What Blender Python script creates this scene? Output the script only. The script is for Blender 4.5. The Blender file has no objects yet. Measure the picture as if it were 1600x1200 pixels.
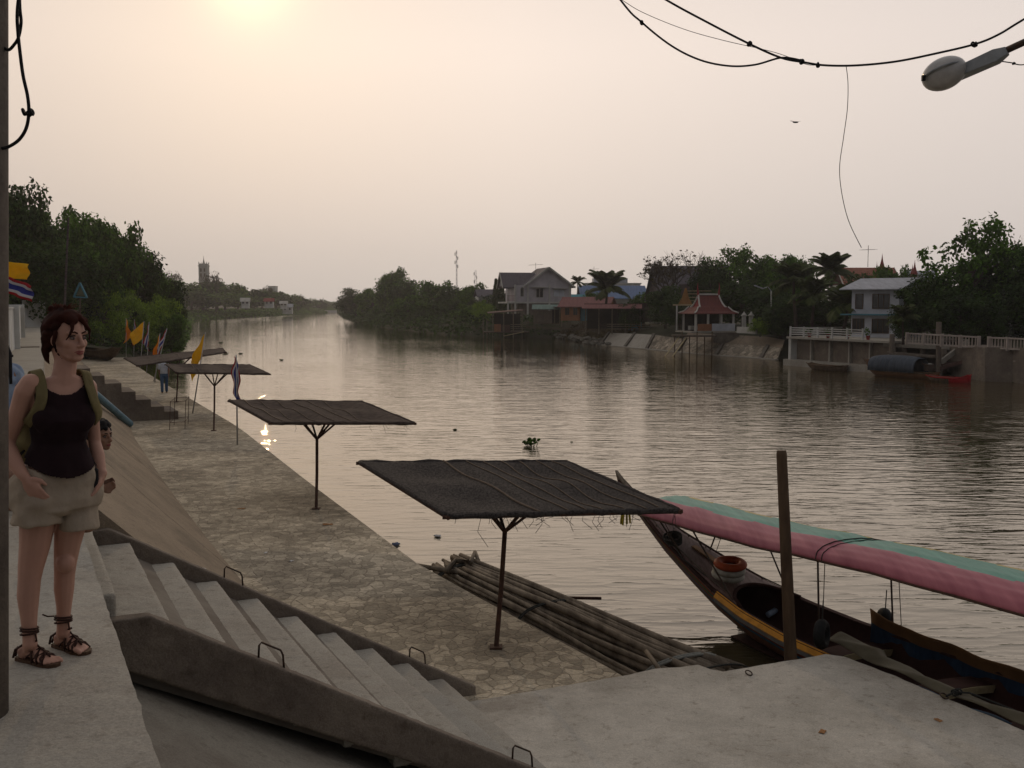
import bpy, math, random
import numpy as np
from mathutils import Vector, Matrix, noise
random.seed(7); rng = np.random.default_rng(7)
C = bpy.context.scene.collection
S = bpy.context.scene
PI = math.pi
# ---------------- camera ----------------
F = 1617.0; PIT = math.atan(124/F); ZC = 4.7
cam = bpy.data.cameras.new("camera"); co = bpy.data.objects.new("camera", cam); C.objects.link(co)
cam.sensor_width = 36; cam.lens = 36*F/1600; cam.clip_start = .05; cam.clip_end = 6000
co.location = (0, 0, ZC); co.rotation_euler = (PI/2-PIT, 0, 0); S.camera = co
CP, SP = math.cos(PIT), math.sin(PIT)
def ray(x, y):
    a = (x-800)/F; b = (600-y)/F
    return Vector((a, CP+b*SP, -SP+b*CP))
def onz(x, y, z):
    r = ray(x, y); return Vector((0, 0, ZC)) + r*((z-ZC)/r.z)
def at(x, y, Y):
    r = ray(x, y); return Vector((0, 0, ZC)) + r*(Y/r.y)
# quay frame: u across the quay towards the river, v along it
QA = math.atan((10-800)/F*CP)
UV = Vector((math.cos(QA), -math.sin(QA), 0)); VV = Vector((math.sin(QA), math.cos(QA), 0))
def Q(u, v, z=0.0): return UV*u + VV*v + Vector((0, 0, z))
def onV(x, y, V):
    r = ray(x, y); return Vector((0, 0, ZC)) + r*(V/r.dot(VV))
ZWAT, ZQ, ZW = -.15, .4, 3.05
HAZE = .0003
# ---------------- world, sun ----------------
SUN = ray(387, -42).normalized()
world = bpy.data.worlds.new("World"); S.world = world; world.use_nodes = True
nt = world.node_tree; N = nt.nodes; L = nt.links; N.clear()
def nn(tree, typ, **kw):
    n = tree.nodes.new(typ)
    for k, v in kw.items():
        if k in n.inputs.keys() if isinstance(k, str) else False: n.inputs[k].default_value = v
        else: setattr(n, k, v)
    return n
def wmath(op, a, b=None, clamp=False):
    n = N.new('ShaderNodeMath'); n.operation = op; n.use_clamp = clamp
    for i, q in enumerate((a, b)):
        if q is None: continue
        if isinstance(q, (int, float)): n.inputs[i].default_value = q
        else: L.new(q, n.inputs[i])
    return n.outputs[0]
def wcol(fac, c0, c1, blend='MIX'):
    n = N.new('ShaderNodeMix'); n.data_type = 'RGBA'; n.blend_type = blend; n.clamp_factor = True
    for i, q in ((0, fac), (6, c0), (7, c1)):
        if isinstance(q, (int, float)): n.inputs[i].default_value = q
        elif isinstance(q, tuple): n.inputs[i].default_value = (*q, 1)
        else: L.new(q, n.inputs[i])
    return n.outputs[2]
tc = N.new('ShaderNodeTexCoord'); sep = N.new('ShaderNodeSeparateXYZ'); L.new(tc.outputs['Generated'], sep.inputs[0])
dt = N.new('ShaderNodeVectorMath'); dt.operation = 'DOT_PRODUCT'; L.new(tc.outputs['Generated'], dt.inputs[0]); dt.inputs[1].default_value = SUN
cosA = wmath('MAXIMUM', dt.outputs['Value'], 0.0)
elev = wmath('MAXIMUM', sep.outputs['Z'], 0.0)
front = wmath('MULTIPLY_ADD', dt.outputs['Value'], .5); front.node.inputs[2].default_value = .5
SKY_H = (.575, .505, .45); SKY_M = (.765, .665, .60); SKY_Z = (.27, .275, .295); SKY_B = (.12, .125, .145)
g1 = wcol(wmath('MULTIPLY', elev, 4.2, True), SKY_H, SKY_M)
g2 = wcol(wmath('MULTIPLY', wmath('SUBTRACT', elev, .22), 1.7, True), g1, SKY_Z)
g3 = wcol(wmath('POWER', front, 1.4, True), SKY_B, g2)
ss = N.new('ShaderNodeMapRange'); ss.inputs[1].default_value = .93; ss.inputs[2].default_value = .55; L.new(dt.outputs['Value'], ss.inputs[0])
g3b = wcol(wmath('MULTIPLY', ss.outputs[0], .75, True), g3, (.62, .575, .56), 'MIX')
g3c = wcol(wmath('POWER', front, 2.2, True), g3, g3b)
gl1 = wmath('POWER', cosA, 190); gl2 = wmath('POWER', cosA, 1500)
g4 = wcol(wmath('MULTIPLY', gl1, .12), g3c, (.92, .83, .66)); 
g5 = wcol(wmath('MULTIPLY', gl2, .65), g4, (1.35, 1.22, .80))
sky = N.new('ShaderNodeTexSky'); sky.sky_type = 'NISHITA'; sky.sun_disc = False
sky.sun_elevation = math.asin(SUN.z); sky.sun_rotation = math.atan2(SUN.x, SUN.y); sky.dust_density = 9; sky.air_density = 2
az_ = N.new('ShaderNodeMapRange'); az_.inputs[1].default_value = -.45; az_.inputs[2].default_value = .0; az_.inputs[3].default_value = .82; az_.inputs[4].default_value = 1.02; L.new(sep.outputs['X'], az_.inputs[0])
g6 = N.new('ShaderNodeVectorMath'); g6.operation = 'SCALE'; L.new(g5, g6.inputs[0]); L.new(az_.outputs[0], g6.inputs['Scale'])
b1 = N.new('ShaderNodeBackground'); L.new(g6.outputs[0], b1.inputs[0]); b1.inputs[1].default_value = .96
b2 = N.new('ShaderNodeBackground'); L.new(sky.outputs[0], b2.inputs[0]); b2.inputs[1].default_value = .002
ad = N.new('ShaderNodeAddShader'); L.new(b1.outputs[0], ad.inputs[0]); L.new(b2.outputs[0], ad.inputs[1])
wo = N.new('ShaderNodeOutputWorld'); L.new(ad.outputs[0], wo.inputs[0])
sl = bpy.data.lights.new("sun", 'SUN'); so = bpy.data.objects.new("sun", sl); C.objects.link(so)
sl.energy = .22; sl.angle = math.radians(.6); sl.color = (1, .72, .42)
so.rotation_euler = SUN.to_track_quat('Z', 'Y').to_euler()
S.view_settings.view_transform = 'Standard'; S.view_settings.look = 'None'; S.view_settings.exposure = .32; S.view_settings.gamma = 1
S.render.engine = 'CYCLES'
S.cycles.use_denoising = True; S.cycles.max_bounces = 5; S.cycles.diffuse_bounces = 2; S.cycles.glossy_bounces = 3
S.cycles.transparent_max_bounces = 8; S.cycles.volume_bounces = 0; S.cycles.caustics_reflective = False; S.cycles.caustics_refractive = False
S.cycles.sample_clamp_indirect = 4
# ---------------- helpers ----------------
class MB:
    def __init__(s): s.v = []; s.f = []; s.m = []; s.n = 0
    def add(s, vs, fs, mi=0):
        b = s.n; s.v.extend([tuple(q) for q in vs]); s.n += len(vs)
        s.f.extend([tuple(b+i for i in f) for f in fs]); s.m.extend([mi]*len(fs)); return s
    def hexa(s, p, mi=0):   # 8 points: bottom 4 ccw, top 4
        return s.add(p, [(3, 2, 1, 0), (4, 5, 6, 7), (0, 1, 5, 4), (1, 2, 6, 5), (2, 3, 7, 6), (3, 0, 4, 7)], mi)
    def box(s, c, d, yaw=0, mi=0, tilt=None):
        c = Vector(c); R = Matrix.Rotation(yaw, 3, 'Z')
        if tilt: R = R @ tilt
        h = [x/2 for x in d]
        p = [c + R @ Vector((sx*h[0], sy*h[1], sz*h[2])) for sz in (-1, 1) for sx, sy in ((-1, -1), (1, -1), (1, 1), (-1, 1))]
        return s.hexa(p, mi)
    def qbox(s, u0, u1, v0, v1, z0, z1, mi=0):
        p = [Q(a, b, z) for z in (z0, z1) for a, b in ((u0, v0), (u1, v0), (u1, v1), (u0, v1))]
        return s.hexa(p, mi)
    def bar(s, a, b, w, h=None, mi=0, up=Vector((0, 0, 1))):
        a = Vector(a); b = Vector(b); h = h or w; d = (b-a).normalized()
        x = d.cross(up)
        if x.length < 1e-4: x = Vector((1, 0, 0))
        x.normalize(); y = x.cross(d)
        p = []
        for q in (a, b):
            p += [q - x*w/2 - y*h/2, q + x*w/2 - y*h/2, q + x*w/2 + y*h/2, q - x*w/2 + y*h/2]
        return s.hexa(p, mi)
    def tube(s, pts, r, n=8, mi=0, caps=True):
        pts = [Vector(p) for p in pts]; k = len(pts)
        rs = r if isinstance(r, (list, tuple)) else [r]*k
        vs = []; ref = None
        for i in range(k):
            d = (pts[min(i+1, k-1)] - pts[max(i-1, 0)]).normalized()
            if ref is None:
                ref = d.cross(Vector((0, 0, 1)))
                if ref.length < .05: ref = d.cross(Vector((1, 0, 0)))
            x = (ref - d*ref.dot(d)).normalized(); ref = x; y = d.cross(x)
            for j in range(n):
                a = 2*PI*j/n; vs.append(pts[i] + (x*math.cos(a) + y*math.sin(a))*rs[i])
        fs = [(i*n+j, i*n+(j+1) % n, (i+1)*n+(j+1) % n, (i+1)*n+j) for i in range(k-1) for j in range(n)]
        if caps: fs += [tuple(range(n-1, -1, -1)), tuple((k-1)*n+j for j in range(n))]
        return s.add(vs, fs, mi)
    def lathe(s, c, prof, n=16, mi=0, M=None):   # prof of (r, z)
        c = Vector(c); M = M or Matrix.Identity(3)
        vs = [c + M @ Vector((r*math.cos(2*PI*j/n), r*math.sin(2*PI*j/n), z)) for r, z in prof for j in range(n)]
        k = len(prof)
        fs = [(i*n+j, i*n+(j+1) % n, (i+1)*n+(j+1) % n, (i+1)*n+j) for i in range(k-1) for j in range(n)]
        fs += [tuple(range(n-1, -1, -1)), tuple((k-1)*n+j for j in range(n))]
        return s.add(vs, fs, mi)
    def ell(s, c, ax, n=16, m=10, mi=0):     # ax: three axis vectors
        c = Vector(c); A = [Vector(a) for a in ax]; vs = [c + A[2]]
        for i in range(1, m):
            t = PI*i/m
            for j in range(n):
                a = 2*PI*j/n; vs.append(c + A[0]*math.sin(t)*math.cos(a) + A[1]*math.sin(t)*math.sin(a) + A[2]*math.cos(t))
        vs.append(c - A[2]); e = len(vs)-1
        fs = [(0, 1+j, 1+(j+1) % n) for j in range(n)]
        fs += [(1+i*n+j, 1+(i+1)*n+j, 1+(i+1)*n+(j+1) % n, 1+i*n+(j+1) % n) for i in range(m-2) for j in range(n)]
        fs += [(e, 1+(m-2)*n+(j+1) % n, 1+(m-2)*n+j) for j in range(n)]
        return s.add(vs, fs, mi)
    def sph(s, c, r, n=12, m=8, mi=0): return s.ell(c, ((r, 0, 0), (0, r, 0), (0, 0, r)), n, m, mi)
    def torus(s, c, R, r, ax=Vector((0, 0, 1)), n=24, m=10, mi=0, sq=1):
        c = Vector(c); M = Vector(ax).normalized().to_track_quat('Z', 'Y').to_matrix()
        vs = [c + M @ Vector(((R+r*math.cos(b))*math.cos(a), (R+r*math.cos(b))*math.sin(a), r*sq*math.sin(b))) for a in [2*PI*i/n for i in range(n)] for b in [2*PI*j/m for j in range(m)]]
        fs = [(i*m+j, ((i+1) % n)*m+j, ((i+1) % n)*m+(j+1) % m, i*m+(j+1) % m) for i in range(n) for j in range(m)]
        return s.add(vs, fs, mi)
    def grid(s, fn, nu, nv, mi=0, mfn=None):
        vs = [fn(i/nu, j/nv) for j in range(nv+1) for i in range(nu+1)]
        b = s.n; s.v.extend([tuple(q) for q in vs]); s.n += len(vs)
        for j in range(nv):
            for i in range(nu):
                s.f.append((b+j*(nu+1)+i, b+j*(nu+1)+i+1, b+(j+1)*(nu+1)+i+1, b+(j+1)*(nu+1)+i))
                s.m.append(mfn((i+.5)/nu, (j+.5)/nv) if mfn else mi)
        return s
    def prism(s, poly, ext, mi=0):   # poly list of Vectors, extruded by ext
        poly = [Vector(p) for p in poly]; ext = Vector(ext); n = len(poly)
        vs = poly + [p+ext for p in poly]
        fs = [tuple(range(n-1, -1, -1)), tuple(range(n, 2*n))] + [(i, (i+1) % n, n+(i+1) % n, n+i) for i in range(n)]
        return s.add(vs, fs, mi)
    def build(s, name, mats, parent=None, org=None, smooth=False):
        o3 = Vector((0, 0, 0)); p = parent
        while p is not None: o3 = o3 + p.location; p = p.parent
        if parent is None and org is not None: o3 = Vector(org)
        me = bpy.data.meshes.new(name)
        a = np.array(s.v, dtype=float) - np.array(o3)
        me.from_pydata(a.tolist(), [], s.f)
        for m in (mats if isinstance(mats, (list, tuple)) else [mats]): me.materials.append(m)
        if any(s.m): me.polygons.foreach_set('material_index', s.m)
        if smooth: me.polygons.foreach_set('use_smooth', [True]*len(s.f))
        me.validate(); me.update()
        import bmesh
        bm = bmesh.new(); bm.from_mesh(me); bmesh.ops.recalc_face_normals(bm, faces=bm.faces); bm.to_mesh(me); bm.free()
        o = bpy.data.objects.new(name, me); C.objects.link(o)
        if parent is not None: o.parent = parent
        else: o.location = o3
        return o
def tag(o, label=None, cat=None, group=None, kind=None):
    if label: o['label'] = label
    if cat: o['category'] = cat
    if group: o['group'] = group
    if kind: o['kind'] = kind
    return o
def thing(name, label, cat, org, group=None):
    o = bpy.data.objects.new(name, None); C.objects.link(o); o.location = Vector(org); o.empty_display_size = .2
    return tag(o, label, cat, group)
def copy_tree(o, parent=None):
    c = o.copy(); C.objects.link(c); c.parent = parent
    for ch in [k for k in o.children]: copy_tree(ch, c)
    return c
def bevel(o, w=.01, seg=2):
    m = o.modifiers.new('bevel', 'BEVEL'); m.width = w; m.segments = seg; m.limit_method = 'ANGLE'; return o
# materials
def M_(name, col, rough=.8, var=.25, scale=3.0, bump=.0, bscale=None, col2=None, metal=0, spec=.14, stretch=None, detail=6, trans=0, island=0, thresh=None):
    m = bpy.data.materials.new(name); m.use_nodes = True; t = m.node_tree; n = t.nodes; l = t.links
    b = n['Principled BSDF']; b.inputs['Roughness'].default_value = rough; b.inputs['Metallic'].default_value = metal
    b.inputs['Specular IOR Level'].default_value = spec
    tcn = n.new('ShaderNodeTexCoord'); mp = n.new('ShaderNodeMapping'); l.new(tcn.outputs['Object'], mp.inputs[0])
    if stretch: mp.inputs['Scale'].default_value = stretch
    nz = n.new('ShaderNodeTexNoise'); nz.inputs['Scale'].default_value = scale; nz.inputs['Detail'].default_value = detail; nz.inputs['Roughness'].default_value = .62
    l.new(mp.outputs[0], nz.inputs[0])
    rp = n.new('ShaderNodeValToRGB'); c2 = col2 or tuple(c*(1-var) for c in col)
    lo, hi = thresh or (.33, .67)
    rp.color_ramp.elements[0].position = lo; rp.color_ramp.elements[1].position = hi
    rp.color_ramp.elements[0].color = (*c2, 1); rp.color_ramp.elements[1].color = (*(tuple(min(1, c*(1+var*.5)) for c in col) if not col2 else col), 1)
    l.new(nz.outputs[0], rp.inputs[0]); out = rp.outputs[0]
    if island:
        g = n.new('ShaderNodeNewGeometry'); hv = n.new('ShaderNodeHueSaturation'); mr = n.new('ShaderNodeMapRange')
        mr.inputs[3].default_value = 1-island; mr.inputs[4].default_value = 1+island
        l.new(g.outputs['Random Per Island'], mr.inputs[0]); l.new(mr.outputs[0], hv.inputs['Value']); l.new(out, hv.inputs['Color']); out = hv.outputs[0]
    l.new(out, b.inputs['Base Color'])
    if bump:
        nb = n.new('ShaderNodeTexNoise'); nb.inputs['Scale'].default_value = bscale or scale*6; nb.inputs['Detail'].default_value = 5; l.new(mp.outputs[0], nb.inputs[0])
        bp = n.new('ShaderNodeBump'); bp.inputs['Strength'].default_value = 1; bp.inputs['Distance'].default_value = bump
        l.new(nb.outputs[0], bp.inputs['Height']); l.new(bp.outputs[0], b.inputs['Normal'])
    if trans:
        tr = n.new('ShaderNodeBsdfTranslucent'); l.new(out, tr.inputs[0]); mx = n.new('ShaderNodeMixShader'); mx.inputs[0].default_value = trans
        l.new(b.outputs[0], mx.inputs[1]); l.new(tr.outputs[0], mx.inputs[2]); l.new(mx.outputs[0], n['Material Output'].inputs[0])
    return m
mx = {}
mx['concrete'] = M_('concrete', (.33, .30, .245), .88, col2=(.22, .195, .155), scale=1.1, bump=.006, bscale=22)
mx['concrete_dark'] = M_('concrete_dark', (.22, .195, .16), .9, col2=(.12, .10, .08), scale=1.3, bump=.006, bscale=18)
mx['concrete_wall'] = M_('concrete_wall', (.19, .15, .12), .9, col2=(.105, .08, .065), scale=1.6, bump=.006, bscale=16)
mx['slope'] = M_('slope', (.34, .275, .20), .9, col2=(.235, .185, .135), scale=.9, bump=.008, bscale=14, stretch=(1, .35, 1))
mx['pier'] = M_('pier', (.46, .43, .38), .9, col2=(.34, .315, .27), scale=1.7, bump=.008, bscale=30)
mx['mud'] = M_('mud', (.13, .10, .065), .9, col2=(.07, .055, .035), scale=.6, bump=.05, bscale=3)
mx['soil'] = M_('soil', (.06, .055, .032), .95, col2=(.03, .035, .018), scale=.15, bump=.05, bscale=2)
mx['white'] = M_('white', (.66, .66, .63), .8, col2=(.45, .43, .38), scale=.8)
mx['offwhite'] = M_('offwhite', (.55, .53, .48), .8, col2=(.40, .38, .33), scale=.9)
mx['rust'] = M_('rust', (.10, .05, .032), .75, col2=(.05, .028, .02), scale=14)
mx['steel'] = M_('steel', (.05, .045, .04), .5, col2=(.09, .05, .03), scale=30, metal=.3)
mx['rubber'] = M_('rubber', (.018, .018, .018), .7, scale=12, bump=.003)
mx['black'] = M_('black', (.015, .014, .015), .6, scale=10)
mx['wood'] = M_('wood', (.13, .085, .05), .8, col2=(.06, .038, .024), scale=5, stretch=(1, 1, .2), bump=.004, bscale=30)
mx['grey_wood'] = M_('grey_wood', (.25, .205, .15), .85, col2=(.09, .07, .05), scale=2.5, stretch=(3, .4, 3), bump=.006, bscale=22, island=.3)
mx['planks'] = M_('planks', (.13, .10, .075), .85, col2=(.06, .045, .035), scale=1.2, stretch=(5, 5, .3), bump=.01)
mx['leaf'] = M_('leaf', (.10, .20, .022), .8, spec=.08, col2=(.030, .058, .010), scale=.35, island=.5, trans=.32)
mx['leaf_dark'] = M_('leaf_dark', (.045, .088, .014), .8, spec=.08, col2=(.014, .027, .007), scale=.35, island=.5, trans=.25)
mx['leaf_bright'] = M_('leaf_bright', (.24, .36, .03), .75, spec=.12, col2=(.08, .13, .016), scale=.5, island=.4, trans=.3)
mx['leaf_brown'] = M_('leaf_brown', (.095, .075, .03), .7, col2=(.05, .036, .018), scale=.5, island=.4, trans=.15)
mx['palm'] = M_('palm', (.065, .088, .022), .7, spec=.12, col2=(.04, .048, .014), scale=.8, island=.4, trans=.2)
mx['bark'] = M_('bark', (.085, .066, .05), .9, col2=(.04, .03, .024), scale=2, stretch=(2, 2, .4), bump=.02)
mx['glass'] = M_('glass', (.02, .022, .025), .12, var=.1, spec=.6)
mx['stone'] = M_('stone', (.22, .205, .17), .9, col2=(.10, .09, .07), scale=5, bump=.05, bscale=4)
def facing_color(m):
    return m
# cobbled quay surface
def cobble(name, sc, ca, cb, cm):
    m = bpy.data.materials.new(name); m.use_nodes = True; t = m.node_tree; n = t.nodes; l = t.links; b = n['Principled BSDF']
    b.inputs['Roughness'].default_value = .9; b.inputs['Specular IOR Level'].default_value = .25
    g = n.new('ShaderNodeTexCoord')
    ns = n.new('ShaderNodeTexNoise'); ns.inputs['Scale'].default_value = 2.2; ns.inputs['Detail'].default_value = 3; l.new(g.outputs['Object'], ns.inputs[0])
    vm = n.new('ShaderNodeMix'); vm.data_type = 'VECTOR'; vm.inputs[0].default_value = .16; l.new(g.outputs['Object'], vm.inputs[4]); l.new(ns.outputs['Color'], vm.inputs[5])
    vo = n.new('ShaderNodeTexVoronoi'); vo.inputs['Scale'].default_value = sc; l.new(vm.outputs[1], vo.inputs[0])
    ve = n.new('ShaderNodeTexVoronoi'); ve.feature = 'DISTANCE_TO_EDGE'; ve.inputs['Scale'].default_value = sc; l.new(vm.outputs[1], ve.inputs[0])
    sx = n.new('ShaderNodeSeparateColor'); l.new(vo.outputs['Color'], sx.inputs[0])
    r1 = n.new('ShaderNodeValToRGB'); r1.color_ramp.elements[0].color = (*ca, 1); r1.color_ramp.elements[1].color = (*cb, 1); r1.color_ramp.elements[0].position = .1; r1.color_ramp.elements[1].position = .95
    l.new(sx.outputs[0], r1.inputs[0])
    r2 = n.new('ShaderNodeValToRGB'); r2.color_ramp.elements[0].position = .0; r2.color_ramp.elements[1].position = .07; l.new(ve.outputs[0], r2.inputs[0])
    c = n.new('ShaderNodeMix'); c.data_type = 'RGBA'; c.inputs[6].default_value = (*cm, 1); l.new(r2.outputs[0], c.inputs[0]); l.new(r1.outputs[0], c.inputs[7])
    n3 = n.new('ShaderNodeTexNoise'); n3.inputs['Scale'].default_value = .55; n3.inputs['Detail'].default_value = 8; n3.inputs['Roughness'].default_value = .7; l.new(g.outputs['Object'], n3.inputs[0])
    r3 = n.new('ShaderNodeValToRGB'); r3.color_ramp.elements[0].position = .36; r3.color_ramp.elements[1].position = .62
    r3.color_ramp.elements[0].color = (.55, .52, .48, 1); r3.color_ramp.elements[1].color = (1.12, 1.08, 1.02, 1); l.new(n3.outputs[0], r3.inputs[0])
    mm = n.new('ShaderNodeMix'); mm.data_type = 'RGBA'; mm.blend_type = 'MULTIPLY'; mm.inputs[0].default_value = 1; l.new(c.outputs[2], mm.inputs[6]); l.new(r3.outputs[0], mm.inputs[7])
    n5 = n.new('ShaderNodeTexNoise'); n5.inputs['Scale'].default_value = 26; n5.inputs['Detail'].default_value = 6; n5.inputs['Roughness'].default_value = .8; l.new(g.outputs['Object'], n5.inputs[0])
    r5 = n.new('ShaderNodeValToRGB'); r5.color_ramp.elements[0].position = .3; r5.color_ramp.elements[1].position = .7; r5.color_ramp.elements[0].color = (.55, .52, .50, 1); r5.color_ramp.elements[1].color = (1.35, 1.30, 1.2, 1); l.new(n5.outputs[0], r5.inputs[0])
    m5 = n.new('ShaderNodeMix'); m5.data_type = 'RGBA'; m5.blend_type = 'MULTIPLY'; m5.inputs[0].default_value = 1; l.new(mm.outputs[2], m5.inputs[6]); l.new(r5.outputs[0], m5.inputs[7])
    l.new(m5.outputs[2], b.inputs['Base Color'])
    bp = n.new('ShaderNodeBump'); bp.inputs['Distance'].default_value = .014; hs = n.new('ShaderNodeMath'); hs.operation = 'MULTIPLY_ADD'
    l.new(n3.outputs[0], hs.inputs[0]); hs.inputs[1].default_value = .8; l.new(r2.outputs[0], hs.inputs[2]); l.new(hs.outputs[0], bp.inputs['Height']); l.new(bp.outputs[0], b.inputs['Normal'])
    return m
mx['cobble'] = cobble('cobble', 6.8, (.33, .305, .25), (.60, .555, .46), (.43, .39, .32))
mx['revet'] = cobble('revet', 2.6, (.24, .22, .185), (.46, .42, .36), (.15, .135, .11))
def conc(name, ca, cb, cs, crack=.5, stretch=None, grain=70):
    m = bpy.data.materials.new(name); m.use_nodes = True; t = m.node_tree; n = t.nodes; l = t.links; b = n['Principled BSDF']; b.inputs['Roughness'].default_value = .9; b.inputs['Specular IOR Level'].default_value = .2
    g = n.new('ShaderNodeNewGeometry'); mp = n.new('ShaderNodeMapping'); l.new(g.outputs['Position'], mp.inputs[0])
    if stretch: mp.inputs['Rotation'].default_value = (0, 0, -QA); mp.inputs['Scale'].default_value = stretch
    def nz(sc, det, rg, src=None):
        q = n.new('ShaderNodeTexNoise'); q.inputs['Scale'].default_value = sc; q.inputs['Detail'].default_value = det; q.inputs['Roughness'].default_value = rg; l.new(src or mp.outputs[0], q.inputs[0]); return q.outputs[0]
    def ramp(f, p0, c0, p1, c1):
        r = n.new('ShaderNodeValToRGB'); r.color_ramp.elements[0].position = p0; r.color_ramp.elements[1].position = p1; r.color_ramp.elements[0].color = (*c0, 1); r.color_ramp.elements[1].color = (*c1, 1); l.new(f, r.inputs[0]); return r.outputs[0]
    def mix(a, c, ty='MULTIPLY', f=1.0):
        q = n.new('ShaderNodeMix'); q.data_type = 'RGBA'; q.blend_type = ty
        if isinstance(f, float): q.inputs[0].default_value = f
        else: l.new(f, q.inputs[0])
        l.new(a, q.inputs[6]); l.new(c, q.inputs[7]) if not isinstance(c, tuple) else setattr(q.inputs[7], 'default_value', (*c, 1)); return q.outputs[2]
    c = ramp(nz(1.1, 9, .68), .36, cb, .64, ca)
    st = ramp(nz(.45, 5, .75), .50, (0, 0, 0), .66, (1, 1, 1)); c = mix(c, cs, 'MIX', st)
    sp = nz(grain, 3, .8, g.outputs['Position']); c = mix(c, ramp(sp, .30, (.76, .75, .74), .70, (1.20, 1.19, 1.17)))
    pk = ramp(nz(9, 4, .7), .30, (.72, .70, .68), .44, (1, 1, 1)); c = mix(c, pk)
    hgt = sp
    if crack:
        ns = n.new('ShaderNodeTexNoise'); ns.inputs['Scale'].default_value = 1.7; ns.inputs['Detail'].default_value = 6; l.new(g.outputs['Position'], ns.inputs[0]); vm = n.new('ShaderNodeMix'); vm.data_type = 'VECTOR'; vm.inputs[0].default_value = .32; l.new(g.outputs['Position'], vm.inputs[4]); l.new(ns.outputs['Color'], vm.inputs[5])
        ve = n.new('ShaderNodeTexVoronoi'); ve.feature = 'DISTANCE_TO_EDGE'; ve.inputs['Scale'].default_value = crack; l.new(vm.outputs[1], ve.inputs[0]); c = mix(c, ramp(ve.outputs[0], .0012, (.50, .47, .44), .004, (1, 1, 1)))
    l.new(c, b.inputs['Base Color']); bp = n.new('ShaderNodeBump'); bp.inputs['Distance'].default_value = .004; l.new(hgt, bp.inputs['Height']); b2 = n.new('ShaderNodeBump'); b2.inputs['Distance'].default_value = .02; l.new(nz(6, 5, .6), b2.inputs['Height']); l.new(bp.outputs[0], b2.inputs['Normal']); l.new(b2.outputs[0], b.inputs['Normal'])
    return m
mx['concrete'] = conc('concrete', (.39, .365, .31), (.325, .30, .255), (.30, .27, .225), 0)
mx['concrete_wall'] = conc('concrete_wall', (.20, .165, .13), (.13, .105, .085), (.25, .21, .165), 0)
mx['slope'] = conc('slope', (.29, .23, .165), (.22, .175, .125), (.18, .145, .105), .12, (1.6, .28, 1.2))
mx['slope_grey'] = conc('slope_grey', (.27, .25, .205), (.21, .19, .155), (.18, .155, .125), 0)
mx['pier'] = conc('pier', (.58, .54, .465), (.43, .40, .34), (.36, .325, .27), .2)
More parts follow.
